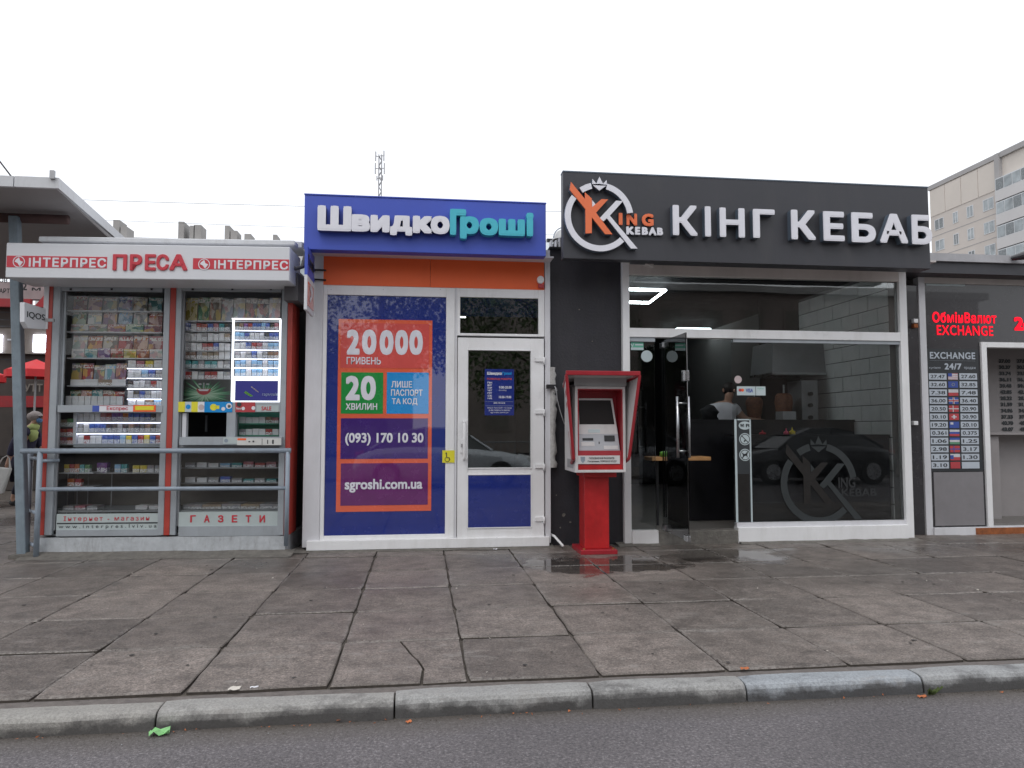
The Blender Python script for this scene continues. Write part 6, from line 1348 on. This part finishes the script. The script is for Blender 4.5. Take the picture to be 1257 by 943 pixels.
# roof sign
kg = thing('shop_sign', 'charcoal roof sign with a round crown emblem and white raised letters over the kebab shop', 'sign', (3.6, 7.6, 3.12))
x0, z1 = W.at(691, 211, 7.6); x1, z0 = W.at(1142.5, 327, 7.6); z0 = W.at(691, 317, 7.6)[1]
box('sign_box', 'fascia_charcoal', (x0, x1, 7.6, 7.72, z0, z1), kg, bevel=.004); box('sign_trim', 'letter_side', (x0 - .003, x1 + .003, 7.596, 7.72, z1, z1 + .014), kg)
box('sign_back', 'fascia_charcoal', (xa, x1, 7.72, 7.80, z0 + .001, z1 - .02), kg)
for X in (2.2, 3.4, 4.6, 5.4): box('support', 'steel_dull', (X, X + .05, 7.8, 8.2, 3.40, 3.45), kg)
c = W.at(735.8, 266.1, 7.52); r = W.at(777.6, 266, 7.52)[0] - c[0]; emblem(kg, c, r, 7.52, .08, 'letter_white', 'letter_orange', 'letter_side')
def LQ(ch, l, t, r, b, m, bold, y=7.50, d=.1, name='letter'):
    g = G(); g.ptext(W, ch, l, t, r, b, y, bold=bold, depth=.012); o = g.build(name, m, kg); g = G(); g.ptext(W, ch, l, t, r, b, y + .012, bold=bold, depth=d - .012); g.build('return', 'letter_side', o)
q = 8.38
for ch, l, t, r, b in (('I', 667, 430, 706, 555), ('N', 748, 435, 856, 560), ('G', 905, 436, 1026, 568)): LQ(ch, 680 + l / q, 210 + t / q, 680 + r / q, 210 + b / q, 'letter_orange', .05, 7.56, .04)
for ch, l, t, r, b in (('K', 745, 570, 828, 655), ('E', 836, 574, 888, 656), ('B', 906, 576, 968, 658), ('A', 975, 578, 1056, 662), ('B', 1062, 582, 1124, 662)): LQ(ch, 680 + l / q, 210 + t / q, 680 + r / q, 210 + b / q, 'letter_white', .06, 7.56, .04)
q = 4.1
for ch, l, t, r, b in (('К', 680, 211, 806, 367), ('l', 842, 218, 873, 371), ('Н', 916, 224, 1044, 376), ('Г', 1084, 231, 1196, 380)): LQ(ch, 660 + l / q, 200 + t / q, 660 + r / q, 200 + b / q, 'letter_white', .03)
q = 3.771
for ch, l, t, r, b in (('К', 42, 329, 158, 470), ('Е', 191, 336, 291, 476), ('Б', 321, 341, 436, 483), ('А', 452, 346, 585, 486), ('Б', 600, 352, 697, 492)): LQ(ch, 960 + l / q, 170 + t / q, 960 + r / q, 170 + b / q, 'letter_white', .035)
cmr = thing('floodlight', 'small pale floodlight under the left end of the charcoal sign', 'light', (2.4, 7.9, 3.05))
g = G(); a = W.at(784, 320, 7.8); b = W.at(801, 328, 7.8); g.hexa([(a[0], 7.75, a[1] - .02), (b[0], 7.75, b[1] - .02), (b[0], 7.9, b[1]), (a[0], 7.9, a[1] + .0)], [(a[0] + .02, 7.75, a[1] + .05), (b[0] + .0, 7.75, b[1] + .05), (b[0], 7.9, b[1] + .06), (a[0], 7.9, a[1] + .06)]); g.build('lamp_body', 'soffit', cmr, bevel=.005)
box('bracket', 'soffit', (a[0] + .04, a[0] + .07, 7.8, 7.84, a[1], ztop_), cmr)

# ================================================================== EXCHANGE KIOSK
YE = 8.40
ek = thing('exchange_kiosk', 'dark currency exchange kiosk with white frames cut off by the right edge', 'kiosk', (7.5, YE, 0))
xgap0 = xr1; xf0 = W.at(1132.5, 500, YE)[0]; xf1 = W.at(1140.5, 500, YE)[0]; XE = 9.6
pl2 = thing('gap_post', 'narrow dark post in the gap between the kebab shop and the exchange kiosk', 'post', ((xgap0 + xf0) / 2, 8.4, 0)); box('post', 'exch_dark', (xgap0 + .01, xf0 - .01, 8.42, 8.5, .0, 3.1), pl2)
for py, m_ in ((394, 'white_pvc'), (400, 'rust'), (519.5, 'white_pvc')): c = W.at(1124, py, 8.38); box('fitting', m_, (c[0] - .03, c[0] + .03, 8.37, 8.42, c[1] - .025, c[1] + .025), pl2, bevel=.004)
ze1 = W.at(1140, 347.5, YE)[1]; ze0 = W.at(1140, 648, YE)[1]
box('frame_post', 'white_aluminium', (xf0, xf1, YE, YE + .1, .0, W.at(1140, 337, YE)[1]), ek, bevel=.003)
box('head_bar', 'soffit', (xf1, XE, YE + .002, YE + .1, ze1, W.at(1140, 337, YE)[1]), ek)
box('sill', 'white_aluminium', (xf1, XE, YE - .02, YE + .1, -.02, ze0), ek, bevel=.003); 
g = G(); a = W.at(1198, 652, YE - .023); g.box(a[0], XE, YE - .023, YE - .02, .0, ze0 - .01); g.build('rust_stain', 'rust', ek)
box('fascia', 'fascia_charcoal', (xgap0 + .0, XE, YE - .25, YE + .1, W.at(1145, 335, YE - .25)[1], W.at(1145, 321, YE - .25)[1]), ek)
zr_ = W.at(1145, 321, YE - .25)[1]; box('roof_edge', 'antenna_grey', (xgap0 + .0, XE, YE - .29, YE + 3, zr_, W.at(1145, 310.5, YE - .29)[1]), ek)
box('side_wall', 'exch_wall', (xf0, xf0 + .03, YE + .1, 11, .0, 3.2), ek); box('back_wall', 'exch_wall', (xf0, XE, 10.2, 10.25, .0, 3.2), ek); box('ceiling', 'exch_wall', (xf0, XE, YE + .1, 10.2, 3.1, 3.12), ek); box('floor', 'room_floor', (xf0, XE, YE + .1, 10.2, .0, .12), ek)
xq0, zq1 = W.at(1205, 420, YE); xq1 = W.at(1211, 500, YE)[0]; xq0 = W.at(1207, 500, YE)[0]; xq1 = W.at(1213.5, 500, YE)[0]; zq0_ = W.at(1210, 426.5, YE)[1]
box('door_post', 'white_pvc', (xq0, xq1, YE - .01, YE + .1, ze0, zq1), ek, bevel=.003); box('door_head', 'white_pvc', (xq1, XE, YE - .009, YE + .1, zq0_, zq1), ek, bevel=.003)
box('upper_panel', 'exch_dark', (xf1, XE, YE + .02, YE + .03, zq1, ze1), ek); box('side_panel', 'exch_dark', (xf1, xq0, YE + .02, YE + .03, ze0, zq1), ek)
b_ = W.rect(1142, 580, 1209, 648, YE); box('lower_panel', 'exch_panel', (xf1 + .04, xq0 - .03, YE + .012, YE + .02, ze0 + .02, b_[3]), ek)
box('light_strip', 'decal_pale', (xf1 + .03, W.at(1186, 350, YE)[0], YE + .014, YE + .02, ze1 - .03, ze1 - .005), ek)
# inside the doorway: grey wall, a dark rate board and the curved counter
box('inner_screen', 'exch_wall', (xq1 - .1, XE, YE + .75, YE + .78, .12, 3.1), ek); c = W.at(1235, 578, YE + .55); 
box('counter_top', 'exch_wall', (xq1 - .05, XE, YE + .45, YE + .76, W.at(1235, 531, YE + .45)[1] - .03, W.at(1235, 531, YE + .45)[1]), ek)
g = G(); n = 10; pts = [(xq1 + .0 + .55 * (1 - math.cos(R_(9 * i))), YE + .5 + .20 * math.sin(R_(9 * i)) * 0 - .0 + .2 * (1 - math.sin(R_(9 * i)))) for i in range(n + 1)]; zc1_ = W.at(1235, 533, YE + .45)[1] - .03
g.add([(x, y, .12) for x, y in pts] + [(x, y, zc1_) for x, y in pts], [(i, i + 1, n + 2 + i, n + 1 + i) for i in range(n)]); g.build('counter_front', 'exch_wall', ek, smooth=True)
rb2 = thing('rate_list', 'rows of small dark print on the grey wall inside the exchange doorway', 'sign', (8.4, YE + .74, 1.6)); g = G()
for i in range(12):
    y = 441 + i * 7.6; 
    for l, r in ((1226, 1240.5), (1248, 1262)): g.ptext(W, '%d.%02d' % (27 + i * 3 % 17, (i * 37) % 100), l + i * .35, y, r + i * .35, y + 4.8, YE + .74, bold=.06)
g.build('lettering', 'exch_ink', rb2)
box('frame_post', 'white_aluminium', (XE, XE + .08, YE - .02, YE + .1, .0, W.at(1140, 337, YE)[1]), ek); box('side_wall', 'exch_wall', (XE, XE + .03, YE + .1, 11, .0, 3.2), ek)
# LED sign
ls_ = thing('led_sign', 'red glowing LED sign reading ОбмінВалют EXCHANGE in the dark upper window', 'sign', (7.0, YE, 2.6))
letters(W, 'ОбмінВалют', 1144.5, 382.5, 1223.5, 397.5, YE + .012, 'led_red', ls_, bold=.03, space=1.1); letters(W, 'EXCHANGE', 1150, 399, 1219.5, 412.5, YE + .012, 'led_red', ls_, bold=.012, space=1.1)
g = G(); g.ptext(W, '24', 1244.5, 389, 1268, 406, YE + .012, bold=.05); o = g.build('led_number', 'led_red'); tag(o, 'red glowing LED number 24 cut off by the right edge', 'sign')
# rates board
eb = thing('exchange_board', 'dark EXCHANGE 24/7 board with twelve rows of rates and flags', 'sign', (7.0, YE, 1.0)); ye = YE + .012
wb('board', 'exch_board', 1139.8, 428, 1203.5, 578.5, ye, ye + .008, eb)
letters(W, 'EXCHANGE', 1141.3, 432, 1197.3, 441.2, ye - .003, 'exch_cell', eb, bold=.025, space=1.1); letters(W, '24/7', 1159.3, 446, 1180.5, 454, ye - .003, 'exch_cell', eb, bold=.035, space=1.1)
g = G(); g.pbox(W, 1141.3, 442.6, 1197.3, 443.2, ye - .003, ye); g.ptext(W, 'купівля', 1140.5, 450, 1154.5, 453.5, ye - .003); g.ptext(W, 'продаж', 1183.5, 450.5, 1198, 454, ye - .003); g.build('lettering', 'exch_cell', eb)
rates = [('27.47', '27.60'), ('32.60', '32.85'), ('7.38', '7.48'), ('36.00', '36.40'), ('20.50', '20.90'), ('30.10', '30.90'), ('19.20', '20.10'), ('0.361', '0.375'), ('1.06', '1.25'), ('2.98', '3.17'), ('1.19', '1.30'), ('3.10', '')]
for i, (a, b) in enumerate(rates):
    y = 458.3 + i * 9.9; dx = i * .28; rw = thing('rate_row', None, None, (7.0, YE, 1.2)); rw.parent = eb; rw.matrix_basis = WM[eb.name].inverted() @ WM[rw.name]
    for (l, r, t_) in ((1140.3 + dx, 1162 + dx, a), (1177.7 + dx, 1199.5 + dx, b)):
        wb('cell', 'exch_cell', l, y, r, y + 7.9, ye - .004, ye, rw)
        if t_: g = G(); g.ptext(W, t_, l + 2, y + 1.8, r - 2, y + 6.2, ye - .006, bold=.02); g.build('lettering', 'exch_ink', rw)
    fl, fr = 1163.8 + dx, 1175.9 + dx
    def fb(m, l, t, r, b, k=0): wb('flag_field', m, fl + (fr - fl) * l, y + 7.9 * t, fl + (fr - fl) * r, y + 7.9 * b, ye - .004 - k * .001, ye - k * .001, rw)
    if i == 0: fb('flag_white', 0, 0, 1, 1); [fb('flag_red', 0, k / 7, 1, (k + .5) / 7, 1) for k in range(0, 7, 2)]; fb('flag_blue', 0, 0, .4, .5, 2)
    elif i == 1: fb('flag_blue', 0, 0, 1, 1); c = W.at((fl + fr) / 2, y + 4, ye - .005); g = G(); [g.disc(c[0] + .018 * math.cos(k * .785), c[1] + .018 * math.sin(k * .785), .003, ye - .006, ye - .004, 5) for k in range(8)]; g.build('stars', 'sticker_yellow', rw)
    elif i == 2: fb('flag_white', 0, 0, 1, .5); fb('flag_red', 0, .5, 1, 1)
    elif i == 3: fb('flag_blue', 0, 0, 1, 1); fb('flag_white', 0, .32, 1, .68, 1); fb('flag_white', .4, 0, .6, 1, 2); fb('flag_red', 0, .42, 1, .58, 3); fb('flag_red', .46, 0, .54, 1, 4)
    elif i in (4, 5): fb('flag_red', 0, 0, 1, 1); fb('flag_white', .40 if i == 5 else 0, .2 if i == 5 else .42, .6 if i == 5 else 1, .8 if i == 5 else .58, 1); fb('flag_white', .25 if i == 5 else .38, .42 if i == 5 else 0, .75 if i == 5 else .48, .6 if i == 5 else 1, 2)
    elif i == 6: fb('flag_blue', 0, 0, 1, 1); fb('flag_white', .1, .1, .4, .45, 1)
    elif i == 7: fb('flag_white', 0, 0, 1, .33); fb('flag_blue', 0, .33, 1, .66); fb('flag_red', 0, .66, 1, 1)
    elif i == 8: fb('flag_blue', 0, 0, 1, .33); fb('flag_white', 0, .33, 1, .66); fb('flag_green', 0, .66, 1, 1)
    elif i == 9: fb('flag_red', 0, 0, 1, 1); fb('flag_blue', 0, .42, 1, .58, 1); fb('flag_blue', .35, 0, .45, 1, 2)
    elif i == 10: fb('flag_white', 0, 0, 1, .5); fb('flag_red', 0, .5, 1, 1); fb('flag_blue', 0, .2, .35, .8, 1)
    else: fb('flag_red', 0, 0, 1, 1)
fl_ = thing('roof_floodlight', 'black floodlight with a bright lens on the roof edge at the right picture edge', 'light', (8.0, 8.1, 3.4)); c = W.at(1251, 316, 8.05); g = G(); g.tube([(c[0] - .05, 8.1, c[1]), (c[0] + .02, 7.98, c[1] + .01), (c[0] + .10, 7.94, c[1] + .01)], [.03, .055, .06], 12); g.build('housing', 'exch_dark', fl_); g = G(); g.disc(c[0] + .03, c[1], .035, 7.93, 7.95, 16); g.build('lens', 'lamp_glass', fl_)
# ================================================================== LITTER
def at_ground(name, lab, cat, px, py, z, w, d, h, m, rz=0, seed=1):
    x, y = ground(px, py, z); y = min(y, 3.60) if z < -.01 else y; rnd = random.Random(seed); g = G(); n = 5; vs = []
    for i in range(n):
        for j in range(n):
            u, v_ = (i / (n - 1) - .5) * w, (j / (n - 1) - .5) * d; a = R_(rz); hh = h * rnd.uniform(.1, 1)
            vs.append((x + u * math.cos(a) - v_ * math.sin(a) + rnd.uniform(-.1, .1) * w / n, y + u * math.sin(a) + v_ * math.cos(a), z + .002 + hh))
    g.add(vs, [(i * n + j, (i + 1) * n + j, (i + 1) * n + j + 1, i * n + j + 1) for i in range(n - 1) for j in range(n - 1)]); o = g.build(name, m); tag(o, lab, cat)
at_ground('sweet_wrapper', 'crumpled green wrapper on the road just below the kerb', 'litter', 205.5, 891, ROAD_Z, .085, .05, .028, 'litter_green', 10)
at_ground('paper_scrap', 'small pale square of paper lying on top of the kerb joint', 'litter', 288, 846, .0, .055, .05, .006, 'paper', -5)
at_ground('paper_scrap', 'tiny white paper strip on the pavement edge right of the square scrap', 'litter', 312, 844.5, .0, .04, .015, .006, 'print_white', 12)
at_ground('dry_leaf', 'small orange leaf on the pavement edge above the right kerb stones', 'leaf', 914, 822, .0, .05, .025, .01, 'litter_orange', 5)
at_ground('dry_leaf', 'tiny orange leaf in the gutter below the middle kerb stone', 'leaf', 502, 885, ROAD_Z, .03, .02, .008, 'litter_orange', 40)
at_ground('dry_leaf', 'orange leaf scrap in the gutter at the weed by the right kerb joint', 'leaf', 1131, 856, ROAD_Z, .05, .02, .01, 'litter_orange', 5)
at_ground('paper_scrap', 'small white crumb of paper in front of the sill of the white door', 'litter', 608, 675, .0, .045, .03, .012, 'print_white', 5)
wx, wy = ground(1138, 851, ROAD_Z); g = G()
for i in range(22):
    a = random.uniform(0, 6.28); l = random.uniform(.03, .07); x = wx + random.uniform(-.02, .02); y = 3.63; dx, dy = math.cos(a) * l * .6, -abs(math.sin(a)) * l * .4
    g.add([(x, y, ROAD_Z), (x + .006, y, ROAD_Z), (x + dx + .006, y + dy, ROAD_Z + l * .7), (x + dx * 1.4, y + dy * 1.4, ROAD_Z + l * .6)], [(0, 1, 2, 3)])
g.build('weed_tuft', 'weed', label='small green weed tuft growing in the kerb joint at the right', cat='plant')
# grit in the gutter and along the shop fronts
def grit(name, n, fx, zr, s0, s1, m, seed):
    rnd = random.Random(seed); g = G()
    for _ in range(n):
        x, y = fx(rnd); s = rnd.uniform(s0, s1); p = [Vector((rnd.uniform(-s, s), rnd.uniform(-s, s), rnd.uniform(0, s))) + Vector((x, y, zr)) for _ in range(4)]
        g.add(p, [(0, 1, 2), (0, 2, 3), (0, 3, 1), (1, 3, 2)])
    g.build(name, m, kind='stuff', label='loose grit', cat=None) if False else g.build(name, m, kind='stuff')
grit('gutter_grit', 900, lambda r: (r.uniform(-3, 5), 3.645 - abs(r.gauss(0, .05))), ROAD_Z + .002, .002, .006, 'joint_dirt', 3)
grit('gutter_leaves', 60, lambda r: (r.uniform(-3, 5), 3.64 - abs(r.gauss(0, .03))), ROAD_Z + .003, .004, .012, 'litter_orange', 4)
rnd = random.Random(9); g = G()
for _ in range(70):
    x, y, r = rnd.uniform(-4, 6), rnd.uniform(3.95, 7.8), rnd.uniform(.006, .018); g.add([(x + r * rnd.uniform(.7, 1.1) * math.cos(a), y + r * rnd.uniform(.7, 1.1) * math.sin(a), .0068) for a in (0, .9, 1.8, 2.7, 3.6, 4.5, 5.4)], [(0, 1, 2, 3, 4, 5, 6)])
g.build('gum_spots', 'gum', kind='stuff')
grit('pavement_litter', 70, lambda r: (r.uniform(-4, 6), r.uniform(3.9, 7.9)), .004, .004, .011, 'paper', 12)
grit('wall_grit', 700, lambda r: (r.uniform(-1.2, 6), 7.98 - abs(r.gauss(0, .06))), .003, .002, .008, 'mortar', 5)
grit('road_chips', 900, lambda r: (r.uniform(-3, 4), r.uniform(2.2, 3.6)), ROAD_Z + .001, .0015, .0035, 'plinth', 6)

# ================================================================== the other side of the road (behind the camera, mirrored in the shop glass)
def car(loc, rz, paint, lab):
    M0 = Matrix.Translation(loc) @ Matrix.Rotation(R_(rz), 4, 'Z'); P = PL(0, 0, 0); P.M = M0
    t = bpy.data.objects.new('parked_car', None); COL.objects.link(t); t.matrix_basis = M0; WM[t.name] = M0; tag(t, lab, 'car')
    # stations along the length: x, half width, sill z, belt z
    st = [(-2.15, .70, .35, .62), (-2.05, .80, .25, .78), (-1.6, .86, .20, .93), (-.9, .88, .18, .98), (0, .88, .18, .96), (.75, .88, .18, .92), (1.35, .86, .20, .86), (1.9, .80, .24, .74), (2.12, .66, .32, .60)]
    g = G(P); vs = []; m = 8
    for x, w, zs, zb in st: vs += [(x, -w * .92, zs), (x, -w, zs + .15), (x, -w, zb - .12), (x, -w * .88, zb), (x, w * .88, zb), (x, w, zb - .12), (x, w, zs + .15), (x, w * .92, zs)]
    fs = [tuple(range(m)), tuple(reversed(range((len(st) - 1) * m, len(st) * m)))]
    for i in range(len(st) - 1):
        for k in range(m): fs.append((i * m + k, (i + 1) * m + k, (i + 1) * m + (k + 1) % m, i * m + (k + 1) % m))
    b = g.add(vs, fs).build('body', paint, t, smooth=True, bevel=.02)
    gh = [(-1.75, .66, .93, .93), (-1.15, .70, .95, 1.30), (-.5, .68, .95, 1.41), (.15, .68, .95, 1.40), (.62, .68, .92, 1.22), (1.12, .70, .88, .90)]
    g = G(P); vs = []
    for x, w, z0, z1 in gh: f = .80 if z1 > 1.0 else 1; vs += [(x, -w * 1.1, z0 - .03), (x, -w * f, z1), (x, w * f, z1), (x, w * 1.1, z0 - .03)]
    fs = [(0, 1, 2, 3)] + [(i * 4 + k, (i + 1) * 4 + k, (i + 1) * 4 + (k + 1) % 4, i * 4 + (k + 1) % 4) for i in range(len(gh) - 1) for k in range(4)]
    g.add(vs, fs).build('window', 'car_glass', t, smooth=False)
    g = G(P); vs = []
    for x, w, z0, z1 in gh[1:5]: vs += [(x, -w * .83, z1 + .004), (x, -w * .6, z1 + .03), (x, w * .6, z1 + .03), (x, w * .83, z1 + .004)]
    g.add(vs, [(i * 4 + k, (i + 1) * 4 + k, (i + 1) * 4 + (k + 1) % 4, i * 4 + (k + 1) % 4) for i in range(3) for k in range(4)])
    for s in (-1, 1):
        for (a, bb) in ((0, 1), (4, 5)): A = gh[a]; B = gh[bb]; g.tube([(A[0], s * A[1] * (1.08 if A[3] < 1 else .82), A[3]), (B[0], s * B[1] * (1.08 if B[3] < 1 else .82), B[3])], .03, 6)
        g.tube([(-.45, s * .72, .95), (-.45, s * .58, 1.40)], .035, 6)
    g.build('roof', paint, t)
    for x in (-1.35, 1.32):
        for s in (-1, 1):
            g = G(P); g.tube([(x, s * .70, .32), (x, s * .885, .32)], .32, 24); w = g.build('wheel', 'tyre', t); g = G(P); g.tube([(x, s * .885, .32), (x, s * .892, .32)], .20, 16); g.build('rim', 'steel', w)
    for s in (-1, 1): g = G(P); g.tube([(1.92, s * .6, .66), (2.06, s * .56, .64)], [.11, .09], 12); g.build('headlight', 'lamp_glass', t); g = G(P); g.tube([(-2.0, s * .62, .78), (-2.09, s * .6, .78)], .08, 12); g.build('tail_light', 'flag_red', t)
a = W.at(450, 560, 17.6)[0]; b = W.at(640, 560, 17.6)[0]; car(((a + b) / 2 - .0, -2.0, ROAD_Z), 0, 'car_silver', 'silver car parked across the road, mirrored in the white door glass')
a = W.at(890, 560, 17.8)[0]; b = W.at(1108, 560, 17.8)[0]; car(((a + b) / 2, -2.0, ROAD_Z), 180, 'car_black', 'black car parked across the road, mirrored in the right shop window')
box('far_pavement', 'slab_stone', (-60, 80, -9, -3.6, -.16, 0), None, kind='structure')
fn = thing('street_fence', 'pale metal fence across the road behind the parked cars', 'fence', (5, -4.0, 0))
for zz in (.25, .95): G().tube([(-14, -4, zz), (24, -4, zz)], .02, 6).build('rail', 'fence_grey', fn)
fence_bar = None
for i in range(150):
    x = -10 + i * .2
    if fence_bar is None: fence_bar = G().tube([(x, -4, 0), (x, -4, 1.0)], .011, 5).build('fence_bar', 'fence_grey', fn); fx0 = x
    else: q = fence_bar.copy(); COL.objects.link(q); q.location.x = fence_bar.location.x + x - fx0
def tree(x, y, h, r, n, lab, seed):
    rnd = random.Random(seed); t = thing('street_tree', lab, 'tree', (x, y, 0)); g = G(); limbs = []
    g.tube([(x, y, -.1), (x + .05, y, h * .25), (x - .05, y + .1, h * .5), (x, y, h * .85)], [.22, .17, .12, .03], 9)
    for i in range(9):
        z = h * rnd.uniform(.3, .7); a = rnd.uniform(0, 6.28); L = r * rnd.uniform(.5, .85); e = (x + math.cos(a) * L, y + math.sin(a) * L, z + L * .6); limbs.append(e); g.tube([(x, y, z), ((x + e[0]) / 2, (y + e[1]) / 2, z + L * .4), e], [.07, .045, .015], 6)
    g.build('trunk', 'bark', t); g = G()
    cl = [(Vector(e) + Vector([rnd.gauss(0, r * .22) for _ in range(3)]), rnd.uniform(.3, .55) * r) for e in limbs * 3] + [(Vector((x, y, h * .8)), r * .5)]
    for _ in range(n):
        c, R = rnd.choice(cl); d = Vector([rnd.gauss(0, 1) for _ in range(3)]).normalized() * R * rnd.random() ** .4; d.z *= .7; p = c + d
        if p.z < 1.9: continue
        a = Vector([rnd.gauss(0, 1) for _ in range(3)]).normalized() * rnd.uniform(.05, .11); b = a.cross(Vector([rnd.gauss(0, 1) for _ in range(3)])).normalized() * rnd.uniform(.03, .06)
        g.v += [p - a, p + b, p + a, p - b]; k = len(g.v); g.f.append((k - 4, k - 3, k - 2, k - 1))
    g.build('crown', 'leaf', t)
tree(-1.3, -8.5, 8.5, 3.2, 14000, 'broad leafy tree across the road, mirrored in the poster window', 1)
tree(4.6, -9.5, 9.5, 3.4, 14000, 'tall leafy tree across the road, mirrored in the upper left shop window', 2)
tree(-8.5, -10, 8, 3.0, 8000, 'leafy tree across the road far to the left behind the camera', 3)
ob = thing('apartment_building', 'long pale block across the road, mirrored in the upper shop window', 'building', (8, -24, 0))
box('wall', 'far_block', (2, 34, -36, -24, 0, 9.2), ob); box('roof', 'concrete_grey', (1.6, 34.4, -36.4, -23.6, 9.2, 9.6), ob)
for k in range(3):
    for i in range(12): w_ = box('window', 'far_block', (3.5 + i * 2.5, 4.9 + i * 2.5, -24, -23.95, 1.2 + k * 2.8, 2.7 + k * 2.8), ob); box('pane', 'room_brown', (3.6 + i * 2.5, 4.8 + i * 2.5, -23.95, -23.93, 1.3 + k * 2.8, 2.6 + k * 2.8), w_, None)
ob = thing('office_building', 'low dark building across the road behind the silver car', 'building', (-14, -22, 0)); box('wall', 'room_brown', (-34, -.5, -32, -22, 0, 5.2), ob)
for i in range(10): box('window', 'stall_dark', (-32 + i * 3.1, -30 + i * 3.1, -22, -21.95, 1.5, 3.6), ob)
